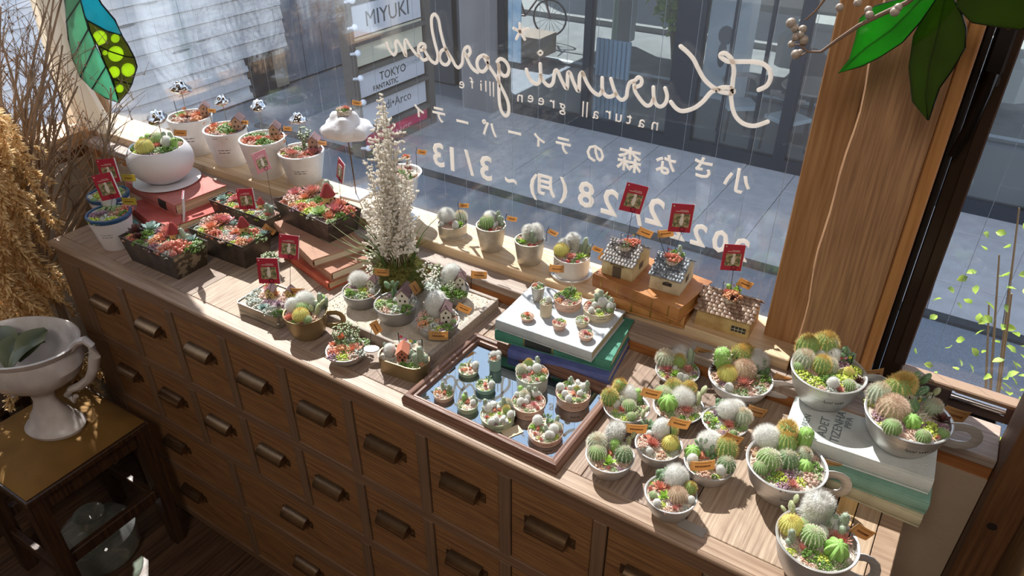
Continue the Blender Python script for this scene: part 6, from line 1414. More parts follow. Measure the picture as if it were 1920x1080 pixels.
pot('cactus_cup', 'gold metal cup with a loop handle and a red cactus, left front of the cabinet', 'cup', 572, 590, 40, (574, 641), 0, 'bowl', GOLD, k=.62, rec='w -.65 .15 .3;W -.05 .55 .42;a -.6 -.45 .35;J -.65 -.4 .25;Y -.05 -.5 .36;G -.1 .05 .36;f .65 .45 .34;c .7 .75 .26;o .55 .0 .42;b .5 -.4 .3;i .8 .5 .3', flags=[(590, 548, 'k', .0, 0, .01)][:0], handle=(.57 + .35, .5))
T5, og, rg, hg = pot('succulent_dish', 'silver footed dish with a domed mass of colourful succulents and a tab handle', 'dish', 649, 660, 37, (651.6, 685), 0, 'bowl', ALU, k=.5, rec='k -.6 0 .4;r -.7 .3 .35;q -.3 .5 .45;J -.6 -.3 .3;j -.2 -.1 .45;q .2 .2 .5;r .4 -.1 .5;k .6 .2 .45;d .1 -.6 .3;d -.2 -.6 .3;k .4 -.5 .4;v .6 -.3 .4;p -.5 -.6 .35;r -.3 .9 .5;v .0 .8 .45;t .0 .9 .6;t .5 .6 .5;t -.6 .5 .5;h -.45 .5 .28;q .75 .5 .4;k .1 1.0 .4;l .2 -.3 .3', flags=[(705, 614, 'k', 1.25, .5)])
b = MB(); q = rv(1, .0).normalized(); M = Matrix.Translation((q.x * rg * 1.28, q.y * rg * 1.28, hg * .98)) @ Matrix.Rotation(math.atan2(q.y, q.x), 4, 'Z'); b.lathe([(.0045, 0), (rg * .36, 0), (rg * .38, .001), (rg * .36, .002), (.0045, .002)], 20, sx=1.1, sy=.75, M=M); b.build('tab_handle', ALU, T5)
# oval gold tin
zt = .030; cen = at(757, 668, zt); t = thing('oval_tin', 'oblong gold sardine tin with a brick house and tall cacti', 'tin', (cen.x, cen.y, 0), .12)
x, y = .0455, .021 + .003; b = MB(); rings(b, [rrect(x * .97, y * .95, .02, 0), rrect(x, y, .022, .004), rrect(x, y, .022, zt - .002), rrect(x * 1.02, y * 1.03, .023, zt), rrect(x * .97, y * .95, .021, zt), rrect(x * .96, y * .94, .021, zt - .005)]); b.build('tin_body', GOLD, t)
b = MB(); q = rrect(x * .97, y * .95, .021, zt - .004); b.add(q, [tuple(range(len(q)))]); b.build('gravel', SOIL, t)
for i, (k, pu, pv, s_) in enumerate((('w', -.55, -.2, .42), ('W', -.2, .7, .42), ('f', -.9, .2, .25), ('f', .35, .1, .34), ('f', .72, .1, .55), ('w', .2, .4, .22), ('l', .5, -.6, .35), ('q', .75, -.5, .3), ('j', .8, -.1, .25), ('d', -.85, .6, .25), ('v', -.3, -.6, .2), ('x', -.95, .0, .12), ('X', .3, -.3, .3), ('l', .2, -.7, .3))):
    place(G[k].name.split('.')[0], G[k], t, (pu * x, pv * y, zt - .004), (0, .04, i if k != 'X' else .4), s_ * y)
o = place('miniature_house', HS['1'][0], t, (-.05 * x, .1 * y, zt - .004), .45 + PI / 2 * 0, .62 * y * 1.2); place('house_roof', HS['1'][1], o)
place('flag_garland', G['n'], t, (.0, .95 * y, zt - .004), (0, 0, .1), .022)

# ---------------------------------------------------------------- mirror with tins
mx0, mx1, my0, my1 = 1.004, 1.290, .016, .222
mf = thing('framed_mirror', 'wooden framed mirror lying flat on the cabinet, carrying the small cactus tins', 'mirror', ((mx0 + mx1) / 2, (my0 + my1) / 2, 0))
hx, hy = (mx1 - mx0) / 2, (my1 - my0) / 2
prof_ = [(0, 0), (0, .010), (.003, .0155), (.007, .017), (.011, .0155), (.0125, .012), (.0145, .0125), (.017, .0115), (.0185, .008), (.0185, .0)]
for k in range(4):
    b = MB(); n_ = len(prof_); vs = []
    for e in (-1, 1):
        for (d, z) in prof_:
            A_, B2 = (hx, hy) if k % 2 == 0 else (hy, hx); vs.append((e * (A_ - d), -(B2 - d), z))
    b.add(vs, [(i, n_ + i, n_ + (i + 1) % n_, (i + 1) % n_) for i in range(n_)] + [tuple(range(n_)), tuple(range(2 * n_ - 1, n_ - 1, -1))])
    b.build('frame_rail', W_FRAME, mf, rot=(0, 0, k * PI / 2))
b = MB(); b.bbox((-hx + .017, -hy + .017, .002), (hx - .017, hy - .017, .0055)); b.build('mirror_glass', mat('mirror_silver', '#aab2b8', .015, 1), mf, smooth=False)
ZM = .0057
CANS = {'g': mat('sage_tin', '#9aa88c', .5, .1, '#b0bb9f', 30), 'p': mat('pinkish_tin', '#c79c86', .5, .1, '#d4b09c', 30), 'b': mat('bluegreen_tin', '#8ba79c', .5, .1), 'w': mat('grey_white_tin', '#b7b7ae', .5, .1), 'c': mat('cream_tin', '#c0b294', .6, 0, '#d0c4a8', 30)}
MG = 'little cactus tins on the mirror'
fn_s = None
mini = [
 ('tiny scalloped tin nearest the left corner of the mirror', 831.7, 739, 19, (831.7, 756), 'p', 'f -.1 .5 .4;f .5 .3 .35;j -.5 0 .4;1 .1 -.1 .3;l .5 -.2 .4;k -.3 -.5 .4;b .3 -.5 .3'),
 ('tiny green scalloped tin holding one tall thin cactus', 876.7, 759, 20, (876.7, 778), 'g', 'f -.1 .7 .4;c -.3 .5 .3;1 .0 .1 .3;f .6 .4 .32;q -.5 -.1 .35;b .1 -.5 .3;w .5 -.1 .25'),
 ('tiny patterned tin at the back left of the mirror', 878, 694, 19, (878, 709.4), 'g', 'o .0 .4 .4;w .6 .2 .35;q -.6 .5 .35;j -.3 -.2 .35;1 .2 -.1 .22;k .2 -.6 .35;B -.6 -.3 .3'),
 ('tiny scalloped mint tin with rabbit ear cactus, middle left of the mirror', 910, 724, 19, (911, 741), 'b', 'O .3 .4 .42;l -.5 .3 .4;w .6 -.2 .3;1 .0 -.1 .28;R .1 -.6 .25;q -.4 -.3 .3;v -.1 .3 .3'),
 ('smallest plain blue grey tin at the rear corner of the mirror', 928, 672, 12, (929, 698), 'b', 'w .5 .3 .5;W -.1 .5 .5;1 .0 -.1 .4;j -.4 -.3 .4;w .6 -.3 .35'),
 ('round green striped tin at the front middle of the mirror', 933, 781, 33, (934.5, 811), 'g', 'f -.7 .5 .3;w -.55 .3 .24;m -.2 .6 .3;f .3 .6 .3;s .55 .7 .28;S .5 .2 .22;m .3 -.6 .26;w -.05 -.6 .18;E .35 -.1 .2;A .1 .0 .2;1 -.15 .3 .16;1 .1 .35 .16;a -.6 -.3 .22;q -.4 -.5 .25;w .7 -.2 .2;v -.7 -.1 .2;c .35 .8 .2'),
 ('round pale tin half hidden at the rear right of the mirror', 998, 704, 31, None, 'w', 'm -.5 .4 .3;s -.7 .2 .3;S -.2 .6 .28;f .3 .6 .32;w .3 .2 .26;1 .0 .0 .18;R -.5 -.3 .25;k -.2 -.5 .25;j .7 .2 .28;m .0 .8 .26;l .6 -.2 .25;G -.4 .7 .24;q .1 -.3 .3'),
 ('round cream tin with a red rosette, centre right of the mirror', 991, 757, 32, (991, 789), 'p', 'f .0 .7 .32;f .5 .6 .3;s -.2 .4 .3;c -.4 .8 .2;a .55 .2 .34;3 -.4 .05 .22;q -.7 .0 .25;R .3 -.3 .28;k .1 -.5 .3;B -.3 -.4 .26;l .2 .3 .25;w -.1 .1 .2;w .45 .45 .22;k .7 -.2 .2'),
 ('pinkish printed tin of grey cacti at the front corner of the mirror', 1023, 811.7, 33.5, (1023, 840), 'p', 'w -.4 .5 .28;O .1 .6 .34;f .6 .5 .28;s .7 .1 .26;f .05 -.1 .24;w .5 -.2 .26;1 -.4 .1 .18;q -.7 .3 .25;A -.7 .2 .25;w .1 -.5 .2;w .35 -.5 .18;v -.1 -.6 .2;k -.4 -.3 .25;B -.6 -.3 .2;i -.45 -.2 .15'),
 ('pinkish tin of bead cacti at the right end of the mirror', 1075, 739.4, 33, (1075, 773), 'p', 'l -.3 .6 .3;f .0 .7 .25;m .3 .6 .25;f .8 .2 .26;w -.7 .3 .22;m .0 .2 .26;R -.6 0 .22;S .2 .1 .18;d .2 -.1 .16;1 .0 -.2 .18;v .5 .0 .3;E .6 -.4 .2;q -.2 -.4 .2;w -.5 -.3 .18;m .4 .3 .22;k -.2 .0 .2;w .6 .3 .2'),
]
for i, (lab, px, py, hw, bot, mk, rec) in enumerate(mini):
    sc_f = (lambda a, z: 1) if hw > 21 else None
    T_, o_, r_, h_ = pot('cactus_tin', lab, 'tin', px, py, hw, bot, ZM, 'can', CANS[mk], k=.93, h=(.028 if bot is None else None), rec=rec, group=MG, n=40, textm=BROWNPR if hw > 30 else None, soilz=.93)
    if hw <= 20 and hw > 13:
        b = MB(); n = 36; vs = []
        for k in range(n): a = 2 * PI * k / n; rr_ = r_ * 1.02; vs += [(rr_ * math.cos(a), rr_ * math.sin(a), h_ * 1.0), (rr_ * math.cos(a) * .985, rr_ * math.sin(a) * .985, h_ * (.72 - .12 * abs(math.sin(a * 4))))]
        b.add(vs, [(2 * k, 2 * ((k + 1) % n), 2 * ((k + 1) % n) + 1, 2 * k + 1) for k in range(n)]); b.build('scalloped_trim', CANS['c' if mk == 'p' else mk], T_)
b = MB(); b.box((0, 0, .0006), (.030, .018, .0008), M=Matrix.Rotation(1.1, 4, 'Z')); p = at(962, 815, ZM)
tag(b.build('paper_card', mat('card_cream', '#cbb79a', .7), None, loc=(p.x - .004, p.y + .004, ZM)), 'small cream card lying on the mirror between the round tins', 'card')

# ---------------------------------------------------------------- tiniest pots on the grey book
ZB = .0662; GG = 'tiniest succulent pots on the grey book'
tiny = [
 ('tiny zinc bucket with wire handle on the grey book', 1009, 538, 13, (1007, 567), 'bucket', ZINC, 'x -.2 .0 .3;q .2 .3 .7;J -.3 .4 .5;d .4 -.2 .4;l -.1 -.4 .5'),
 ('tiny cream can with a grey cactus on the grey book', 1024, 568, 12, (1024, 597), 'can', CANS['c'], 'w .4 .3 .5;c -.1 .5 .35;X .0 -.3 .6;k .4 -.4 .4;q -.5 .0 .4'),
 ('pinkish round pot with a green sprig, largest at the back of the grey book', 1065, 562, 27, (1065, 587), 'can', CANS['p'], 'q -.6 .3 .4;U -.4 -.1 .35;l .0 .3 .5;d -.3 .6 .3;l .2 .8 .5;d .6 .0 .3;q .3 -.3 .35;k .0 -.5 .35;j -.6 -.3 .3;b .3 .3 .3;d .7 .4 .3;E -.1 .0 .3;t .2 .5 .35'),
 ('tiny pink pot at the left of the grey book', 989, 594, 13, (989, 604.6), 'cup', CANS['p'], 'r .0 .2 .7;q -.5 .0 .5;k .4 -.2 .5;l .1 -.5 .4'),
 ('tiny pink pot in the middle of the grey book', 1049, 606, 13.5, (1049, 621.5), 'cup', CANS['p'], 'q .1 .3 .6;R -.1 -.2 .45;J -.6 .1 .35;k .5 -.3 .5;d .5 .3 .4'),
 ('tiny pot partly behind another at the right of the grey book', 1092, 601, 13, (1092, 616), 'cup', CANS['c'], 'q -.2 .4 .6;R .5 .0 .5;v -.4 -.2 .5;d .1 .0 .4'),
 ('tiny pink pot nearest the right front corner of the grey book', 1099, 628, 14, (1099, 641), 'cup', CANS['p'], 'R -.1 .1 .6;q .4 .4 .5;k -.4 -.3 .5;r .3 -.1 .5;v .0 -.6 .35'),
 ('oval cream planter lettered in brown at the right of the grey book', 1123, 580, 30, (1124.5, 606), 'can', CANS['c'], 'f .1 .5 .4;J -.5 .35 .25;O .5 .5 .3;f .8 .1 .3;k -.6 .0 .35;w .2 .1 .3;q .3 -.3 .3;d .1 -.6 .2;w .6 -.2 .24;B .0 -.2 .25;o .35 .75 .32'),
]
for lab, px, py, hw, bot, kd, m_, rec in tiny:
    T_, o_, r_, h_ = pot('succulent_pot', lab, 'pot', px, py, hw, bot, ZB, 'can' if kd == 'can' else ('pot' if kd == 'bucket' else 'bowl'), m_, k={'can': .93, 'bucket': .75, 'cup': .7}[kd], rec=rec, group=GG, n=28, soilz=.9, textm=BROWNPR if hw > 25 else None)
    if kd == 'bucket':
        b = MB(); b.tube([rv(r_ * math.cos(a), 0) + Vector((0, 0, h_ * .9 + r_ * 1.6 * math.sin(a))) for a in [PI * i / 12 for i in range(13)]], .0004, 4); b.build('bucket_handle', STEEL, T_)
tc = POTS['oval cream planter lettered in brown at the right of the grey book']

# ================================================================== CACTUS CUPS ON THE RIGHT
CG_ = 'small metal cactus cups on the right half of the cabinet'
cups = [
 ('small cup with a tall woolly cactus, nearest the mirror frame', 1144, 859, 44.5, (1144, 902), 's -.5 .55 .40;L .12 .72 .38;o .8 .6 .34;G -.55 -.05 .36;c .25 .30 .27;A -.1 -.42 .36;D .55 -.15 .36;1 .02 .08 .16;X .75 .35 .25;b -.5 -.5 .3', [(1193, 803, 'o', .08, 0, 1.15, .03)]),
 ('small cup with a red tufted cactus, second row by the mirror', 1235, 838, 43, (1234, 879), 'w .15 .5 .40;O -.35 .85 .34;F -.1 .9 .26;a -.25 -.05 .42;Y .48 -.08 .36;1 -.35 .35 .2;k -.7 -.1 .25;S .6 .65 .3;X .8 .3 .25;b .0 -.6 .3', [(1274, 793, 'o', .3, 0, 1.15, .01)]),
 ('small cup with its orange tag leaning across the front', 1330.5, 872, 46, (1331, 915), 'W .2 .8 .42;S .75 .35 .42;g -.6 .45 .30;O -.2 .65 .36;F .15 .45 .3;D .6 -.30 .34;a .15 -.4 .22;A -.6 .3 .3;1 -.25 .3 .2;X .9 .0 .25;b -.3 -.5 .3', [(1374, 822, 'k', .4, 0, 1.05, .02), (1317, 872, 'o', -.1, 0, 1.25, -.02)]),
 ('small cup closest to the cabinet front edge, right of the mirror', 1258, 931, 47.5, (1257, 982), 'F -.2 .85 .32;W .2 .55 .44;r -.35 .3 .36;B -.4 .35 .3;A -.3 -.15 .32;T .25 -.25 .34;S .75 .15 .24;1 .0 .3 .18;d .05 -.25 .16;R .2 -.6 .16;s .5 .75 .26;X .55 -.2 .25', []),
 ('small cup with two orange spined columns, behind the woolly column cup', 1175, 768, 42, (1178, 806), 'S -.7 .35 .36;C -.35 .75 .30;W .15 .65 .36;c .6 .5 .24;G .1 -.1 .3;a -.2 -.2 .3;1 .0 .15 .16;X .35 .2 .26;q .5 -.3 .3;o .6 -.6 .3;s -.1 .3 .25', [(1221, 737, 'o', .28, 0, 1.15, .01)]),
 ('small handled cup with a white ball and green star succulent, in the middle', 1272.5, 768, 46, (1272, 795), 'G -.6 .45 .40;S .0 .8 .34;C .5 .7 .28;W .15 .25 .40;g -.45 -.05 .36;A -.5 -.1 .3;B .2 -.35 .4;o .75 .15 .42;k .1 -.3 .3;x -.75 .0 .14;X .6 -.2 .2', [(1306, 778, 'k', 1.35, .3, 1.0, 0)]),
 ('small cup crowded with white round cacti, right of the middle', 1360, 795, 42, (1362, 830), 'F .05 .85 .32;W .1 .35 .44;W .6 .6 .34;s .75 -.05 .38;U -.3 .5 .3;q -.6 .15 .35;a .1 -.3 .35;A -.5 .0 .28;X .5 .1 .25;d -.2 -.4 .2', [(1418, 771, 'o', .35, 0, 1.2, .03)]),
 ('small cup farthest back, near the standing orange tag on the ledge', 1270.6, 700, 40, (1272, 726), 's -.5 .6 .42;W .15 .75 .40;S .05 .35 .30;R -.5 .0 .4;A -.15 -.3 .32;B .45 -.05 .36;f .65 .55 .34;X .45 .4 .26;x -.6 .3 .14;2 .0 .1 .14', []),
]
for i, (lab, px, py, hw, bot, rec, fl_) in enumerate(cups):
    pot('cactus_cup', lab, 'cup', px, py, hw, bot, 0, 'cup', ALU, k=.55, rec=rec, group=CG_, flags=fl_, rimm=ALU, handle=((.57 + .15, .42) if i == 5 else None), n=44)
big = [
 ('large white handled cup with flag garland, left of the two on books', 1389, 714, 57.5, (1391, 762), 0, 'V -.1 1.0 .30;c -.45 .5 .36;S .2 .75 .34;C .22 .7 .26;W .62 .6 .34;F .75 .3 .28;Y -.45 .0 .30;T .1 .15 .36;B .0 -.35 .36;b .35 -.3 .3;b -.7 .0 .3;l .7 -.1 .28;X .6 -.05 .20;N .25 .55 .34;b -.2 -.45 .25;K -.7 .45 .26;q .45 -.35 .2;k .15 -.62 .2;2 -.35 .3 .12', [(1468, 713, 'o', .35, 0, 1.35, .0)], (.57 + .05, .55), ALU_W),
 ('large silver handled cup with two yellow spined cacti, on the white book', 1554, 703, 66, (1553, 777), .0725, 'S -.35 .75 .32;S .15 .85 .34;f .45 .75 .28;F .75 .6 .26;W -.1 .5 .22;s -.6 .4 .28;S -.2 .05 .24;s .05 .15 .22;l -.15 -.35 .30;d .2 -.4 .34;d -.75 -.1 .26;d .5 -.15 .28;p .5 .3 .3;k -.45 .0 .2;N .45 .35 .30;X .35 .0 .2;1 -.05 .45 .14;d .75 .1 .25;p -.2 -.2 .16;K .7 -.4 .2;d -.5 -.45 .24;k .1 -.6 .16;Y .55 -.05 .15', [(1636, 700, 'k', -.12, 0, 1.1, .0)], (.57 + .1, .42), ALU),
 ('large silver handled cup with striped prickly pear, farthest right on the books', 1704, 788, 75, (1707, 867), .0725, 'S .0 .65 .32;C .15 .9 .26;O .4 .75 .40;W -.2 .7 .24;s -.5 .55 .30;T -.4 .1 .34;D .1 .25 .24;1 .0 .05 .14;p -.65 .0 .26;p -.45 -.3 .30;A .0 -.3 .24;g -.05 -.3 .2;d .4 -.45 .28;d -.7 .5 .2;K .75 -.15 .28;p .25 -.35 .16;n .35 .3 .34;X .3 -.08 .22;p .65 -.35 .2;s .65 .2 .22;d .25 -.6 .2;o .7 .5 .24;k -.15 -.62 .2', [(1789, 777, 'k', .35, 0, 1.5, .02)], (.57 + .0, .45), ALU),
 ('large silver cup with a shaggy white cactus and green columns, before the books', 1475.5, 877, 72, (1480, 958), 0, 'W -.3 .75 .30;C .2 .85 .24;S .1 .45 .26;c .6 .6 .26;f .8 .7 .22;G -.5 .0 .30;D .0 .0 .26;A .35 -.1 .22;g .4 -.15 .18;s .5 .25 .2;b -.75 .45 .22;d -.3 -.45 .22;p .0 -.35 .26;k .4 -.45 .28;l -.5 -.4 .22;1 -.25 .35 .15;n .3 .15 .28;X .0 -.18 .22;l .7 -.1 .2;k -.7 .1 .18;d -.6 .3 .18;v .2 -.3 .2;q .6 -.35 .2', [(1563, 876, 'o', .3, 0, 1.45, .01)], (.57 + .0, .38), ALU),
 ('large silver cup with a long haired white cactus, cut by the bottom of the picture', 1533, 1020, 73, None, 0, 'L .1 .7 .32;o -.35 .95 .26;Y -.55 .35 .30;f .4 .6 .26;m .6 .5 .26;f .75 .35 .28;G -.15 .0 .30;f -.65 .0 .2;a .65 .0 .34;B .6 .05 .3;g .3 -.35 .28;l -.3 -.4 .24;1 -.05 .35 .16;d .0 -.55 .2;x .0 -.15 .08;q .35 -.6 .24;X -.45 .6 .24;w .15 .2 .16', [(1617, 997, 'k', .6, 0, 1.15, .01)], (.57 - .15, .34), ALU),
]
for lab, px, py, hw, bot, zs, rec, fl_, hd, m_ in big:
    T_, o_, r_, h_ = pot('cactus_cup', lab, 'cup', px, py, hw, bot, zs, 'cup', m_, k=.52, h=(.064 if bot is None else None), rec=rec, group='large handled cactus cups at the right', flags=fl_, rimm=m_, handle=hd, n=64, soilz=.9)
    b = MB(); a0 = -1.0 - .1
    rr3 = random.Random(3)
    pts = []
    for i in range(26):
        a = a0 - .30 + .024 * i; zz2 = .60 + .045 * math.sin(i * 1.9) + (.05 if i in (1, 12) else 0); f_ = (.52 + .48 * (.72 + (zz2 - .45) * .667)) ; rr_ = r_ * (f_ + .004); pts.append((rr_ * math.cos(a), rr_ * math.sin(a), h_ * zz2))
    b.tube(pts[:13], .00035, 4); b.tube(pts[14:], .00035, 4); b.build('script_print', BLK, [c_ for c_ in T_.children if c_.name.startswith('pot')][0])

# loose tags and glassy cards
p = at(1310, 660, .036); t = thing('standing_tag', 'orange price tag on a clear base standing alone on the ledge', 'tag', (p.x, p.y, .0352))
b = MB(); b.box((0, .012, .0006), (.036, .026, .0012), M=Matrix.Rotation(.05, 4, 'Z')); b.build('clear_base', mat('frosted_card', '#9a948e', .4), t, smooth=False)
o = price_flag(t, (p.x, p.y, .0352), 1317, 659, 'k', .35, 0, 1.25, soil=.001)
o2 = at(1297, 990, .0); b = MB(); b.box((0, 0, .0006), (.037, .016, .0010), M=Matrix.Rotation(-.03, 4, 'Z'))
tag(b.build('loose_tag', mat('grey_card', '#8d857c', .45), None, loc=(o2.x, o2.y, .0002)), 'grey card lying flat at the cabinet front edge by the nearest small cup', 'card')

# ================================================================== STAINED GLASS LEAVES AND BERRY TWIG (hanging)
LEAD = mat('lead_came', '#1c1c1c', .4, .6)
def stained(nm, col, rough=.08, dirt=.25): return pane_mat(nm, lin(col), 1.3, 1.5, rough, 0) if 0 else glass_tr(nm, col, dirt)
def glass_tr(nm, col, dirt):
    if nm in MC: return MC[nm]
    m = bpy.data.materials.new(nm); m.use_nodes = True; n = m.node_tree
    for x_ in list(n.nodes):
        if x_.type != 'OUTPUT_MATERIAL': n.nodes.remove(x_)
    out = n.nodes['Material Output']; c = lin(col)
    tc = n.nodes.new('ShaderNodeTexCoord'); no = n.nodes.new('ShaderNodeTexNoise'); no.inputs['Scale'].default_value = 25; n.links.new(tc.outputs['Object'], no.inputs[0])
    rp = n.nodes.new('ShaderNodeValToRGB'); rp.color_ramp.elements[0].color = (*[v * .75 for v in c], 1); rp.color_ramp.elements[1].color = (*[min(1, v * 1.25) for v in c], 1); n.links.new(no.outputs[0], rp.inputs[0])
    tr = n.nodes.new('ShaderNodeBsdfTransparent'); tl = n.nodes.new('ShaderNodeBsdfTranslucent'); df = n.nodes.new('ShaderNodeBsdfDiffuse'); gl_ = n.nodes.new('ShaderNodeBsdfGlossy'); gl_.inputs['Roughness'].default_value = .12
    for q in (tr, tl, df): n.links.new(rp.outputs[0], q.inputs[0])
    m1 = n.nodes.new('ShaderNodeMixShader'); m1.inputs[0].default_value = dirt; n.links.new(tr.outputs[0], m1.inputs[1]); n.links.new(tl.outputs[0], m1.inputs[2])
    m2 = n.nodes.new('ShaderNodeMixShader'); m2.inputs[0].default_value = .12; n.links.new(m1.outputs[0], m2.inputs[1]); n.links.new(df.outputs[0], m2.inputs[2])
    m3 = n.nodes.new('ShaderNodeMixShader'); m3.inputs[0].default_value = .07; n.links.new(m2.outputs[0], m3.inputs[1]); n.links.new(gl_.outputs[0], m3.inputs[2])
    n.links.new(m3.outputs[0], out.inputs[0]); MC[nm] = m; return m
def px_piece(name, pts, plane_p, plane_n, m, parent, off=0, thick=.003, came=.0021):
    P_ = []
    for (px, py) in pts:
        d = XR * (px - 960) + UP * (540 - py) + FW * FPX; P_.append(CAM + d * ((plane_p - CAM).dot(plane_n) / d.dot(plane_n)) - Vector(parent.location) + plane_n * off)
    n = len(P_); b = MB(); b.add(P_ + [p + plane_n * thick for p in P_], [tuple(range(n)), tuple(range(2 * n - 1, n - 1, -1))] + [(i, n + i, n + (i + 1) % n, (i + 1) % n) for i in range(n)])
    o = b.build(name, m, parent, smooth=False)
    if came: b = MB(); b.tube([p + plane_n * thick * .5 for p in P_], came, 6, closed=True); b.build('lead_edge', LEAD, o)
    return o
n1 = Vector((-.45, .89, .0)).normalized(); pp = at(190, 100, .36, 1)
sl_ = thing('stained_glass_leaf', 'hanging stained glass leaf in teal, sea green and lime dots, by the curtain', 'ornament', pp)
SGm = [stained('sg_seagreen', '#93d6b8'), stained('sg_teal', '#2fc0cc'), stained('sg_lime', '#7f8a3a'), stained('sg_lime_dot', '#cbe64e', dirt=.9)]
mid = [(138, -70), (143, -30), (150, 0), (158, 30), (165, 55), (178, 85), (198, 125), (210, 152), (223, 193)]
left = [(122, -60), (119, -25), (121, 0), (124, 40), (128, 75), (135, 110), (150, 145), (172, 167), (198, 184)]
cuts = [(0, 0, 2, 2), (2, 2, 4, 4), (4, 4, 5, 5), (5, 5, 6, 6), (6, 6, 7, 7)]
for (a, b0, c, d) in ((0, 0, 2, 3), (2, 3, 4, 5), (4, 5, 5, 6), (5, 6, 6, 7), (6, 7, 8, 8)):
    px_piece('glass_piece', mid[a:c + 1] + left[b0:d + 1][::-1], pp, n1, SGm[0], sl_)
px_piece('glass_piece', [(138, -70), (143, -30), (150, 0), (158, 30), (163, 38), (200, 58), (228, 66), (215, 38), (190, 8), (165, -35)], pp, n1, SGm[1], sl_)
def holed(name, outline, holes, m, parent):
    "flat glass sheet with round openings, standing in the leaf's plane"
    ux = Vector((n1.y, -n1.x, 0)); 
    def P2(px, py):
        d = XR * (px - 960) + UP * (540 - py) + FW * FPX; q = CAM + d * ((pp - CAM).dot(n1) / d.dot(n1)) - pp; return q.dot(ux), q.z
    cu = bpy.data.curves.new(name, 'CURVE'); cu.dimensions = '2D'; cu.fill_mode = 'BOTH'; cu.extrude = .0015
    for pl in [outline] + holes:
        sp = cu.splines.new('POLY'); sp.points.add(len(pl) - 1); sp.use_cyclic_u = True
        for i, p_ in enumerate(pl): x_, z_ = P2(*p_); sp.points[i].co = (x_, z_, 0, 1)
    o = bpy.data.objects.new(name, cu); COL.objects.link(o); me = bpy.data.meshes.new_from_object(o.evaluated_get(bpy.context.evaluated_depsgraph_get())); bpy.data.objects.remove(o)
    me.materials.clear(); me.materials.append(m); return place(name, me, parent, n1 * .0015, (PI / 2, 0, math.atan2(ux.y, ux.x)))
def circ(x_, y_, r_, n=18): return [(x_ + r_ * math.cos(a), y_ + r_ * math.sin(a)) for a in [2 * PI * i / n for i in range(n)]]
outl = [(163, 38), (200, 58), (228, 66), (240, 85), (252, 108), (257, 125), (247, 158), (240, 172), (223, 193), (212, 148), (198, 122), (184, 86), (170, 62)]
dots = [(187, 71, 14), (217, 101, 15), (214, 135, 11), (240, 131, 13), (216, 72, 8.5), (224, 166, 8), (197, 99, 5)]
og_ = holed('glass_piece', outl, [circ(*d) for d in dots], SGm[2], sl_)
for d_ in dots: px_piece('lime_disc', circ(*d_), pp, n1, SGm[3], sl_, came=0)
b = MB()
for pl in (outl + outl[:1], [(184, 86), (205, 96), (236, 106), (252, 108)], [(212, 148), (228, 153), (247, 158)]):
    Q_ = []
    for (px, py) in pl:
        d = XR * (px - 960) + UP * (540 - py) + FW * FPX; Q_.append(CAM + d * ((pp - CAM).dot(n1) / d.dot(n1)) - pp - n1 * .0004)
    b.tube(Q_, .0018, 6)
b.build('lead_edge', LEAD, sl_)
b = MB(); q = at(150, -70, .36, 1); b.tube([q - pp, Vector((q.x - pp.x, q.y - pp.y, 1.9 - pp.z))], .0006, 4); b.build('hanging_cord', BLACKW, sl_)
n2 = Vector((.3, .95, .0)).normalized(); p2 = at(1690, 60, .25, 1)
sr = thing('stained_glass_foliage', 'green stained glass foliage hanging in the top right corner before the post', 'ornament', p2)
SG2 = [stained('sg_green_bright', '#4fd04a', dirt=.45), stained('sg_olive_dark', '#63802c', dirt=.35)]
px_piece('glass_leaf', [(1572, 137), (1592, 112), (1603, 75), (1612, 35), (1640, 12), (1700, -5), (1745, -20), (1672, 55), (1620, 92)], p2, n2, SG2[0], sr, came=.0011)
px_piece('glass_leaf', [(1572, 137), (1620, 92), (1672, 55), (1745, -20), (1760, -10), (1725, 40), (1690, 80), (1650, 106), (1615, 124)], p2, n2, SG2[0], sr, came=.0011)
p3 = at(1745, 60, .28, 1)
px_piece('glass_leaf', [(1738, 225), (1735, 180), (1742, 120), (1758, 60), (1775, -20), (1735, 20), (1712, 70), (1704, 125), (1710, 190)], p3, n2, SG2[1], sr, came=.0011)
px_piece('glass_leaf', [(1740, 226), (1735, 180), (1742, 120), (1758, 60), (1775, -20), (1800, 20), (1810, 55), (1808, 90), (1785, 130), (1760, 165), (1748, 200)], p3, n2, SG2[1], sr, came=.0011)
p4 = at(1860, 20, .26, 1)
px_piece('glass_leaf', [(1790, -30), (1795, 15), (1822, 42), (1870, 50), (1915, 55), (1935, 40), (1930, -30)], p4, n2, SG2[1], sr, came=.0011)
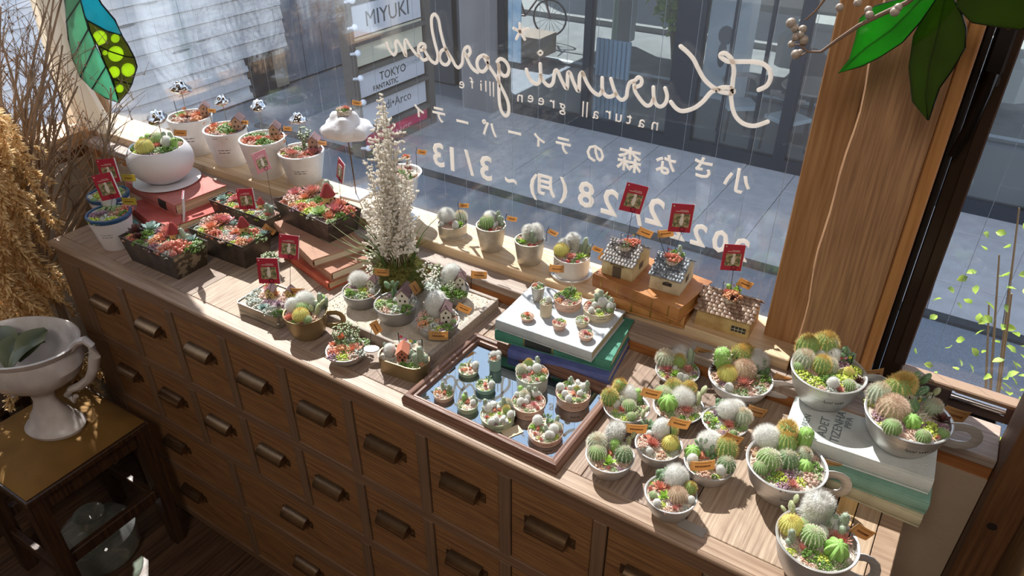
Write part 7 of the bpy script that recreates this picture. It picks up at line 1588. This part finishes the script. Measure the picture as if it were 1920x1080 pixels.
b = MB(); q = at(1760, -20, .25, 1); b.tube([q - p2, Vector((q.x - p2.x, q.y - p2.y, 1.9 - p2.z))], .0006, 4); b.build('hanging_cord', BLACKW, sr)
p5 = at(1560, 60, .20, 1); tw = thing('berry_twig', 'curved twig with silvery round berries hanging at the top right', 'twig', p5)
def PX(l, y_=.20): return [at(a, c, y_, 1) - p5 for a, c in l]
TWB = mat('twig_grey_brown', '#7a6252', .7); BER = mat('silver_berry', '#b9aca0', .45, .1, '#8f8076', 90)
b = MB(); b.tube(PX([(1745, -30), (1700, 5), (1650, 28), (1610, 48), (1570, 75), (1540, 97), (1515, 97), (1500, 85)]), [.0026, .0026, .0024, .0022, .0019, .0016, .0013, .001], 8); b.build('twig_stem', TWB, tw)
b = MB(); b.tube(PX([(1560, -30), (1545, 0), (1530, 20), (1510, 38)]), [.0018, .0016, .0013, .001], 6); b.build('twig_stem', TWB, tw)
b = MB(); b.tube(PX([(1515, 97), (1500, 105), (1492, 102)]), .0009, 5); b.tube(PX([(1512, 85), (1498, 84), (1486, 83)]), .0009, 5); b.build('twig_stem', TWB, tw)
b = MB(); b.lathe([(1e-5, -1), (.5, -.87), (.87, -.5), (1, 0), (.87, .5), (.5, .87), (.15, 1.02), (1e-5, 1.0)], 14, cap=False); bme = b.mesh('berry', BER)
for (x_, y_, r_) in ((1483, 43, 9.5), (1490, 53, 8), (1505, 55, 8), (1492, 69, 8), (1501, 65, 7), (1507, 75, 9), (1484, 83, 7), (1492, 102, 9), (1500, 98, 6), (1574, 14, 7.5), (1608, 5, 7.5), (1630, 28, 8), (1628, 18, 7), (1678, 22, 9), (1684, 14, 8)):
    p = at(x_, y_, .20 + r4.uniform(-.004, .004), 1); place('berry', bme, tw, p - p5, (r4.uniform(0, 1), r4.uniform(0, 1), 0), r_ / ppm(p))
b = MB(); q = Vector(p5); e = PX([(1745, -30)])[0]; b.tube([e, Vector((e.x, e.y, 1.9 - p5.z))], .0006, 4); b.build('hanging_cord', BLACKW, tw)
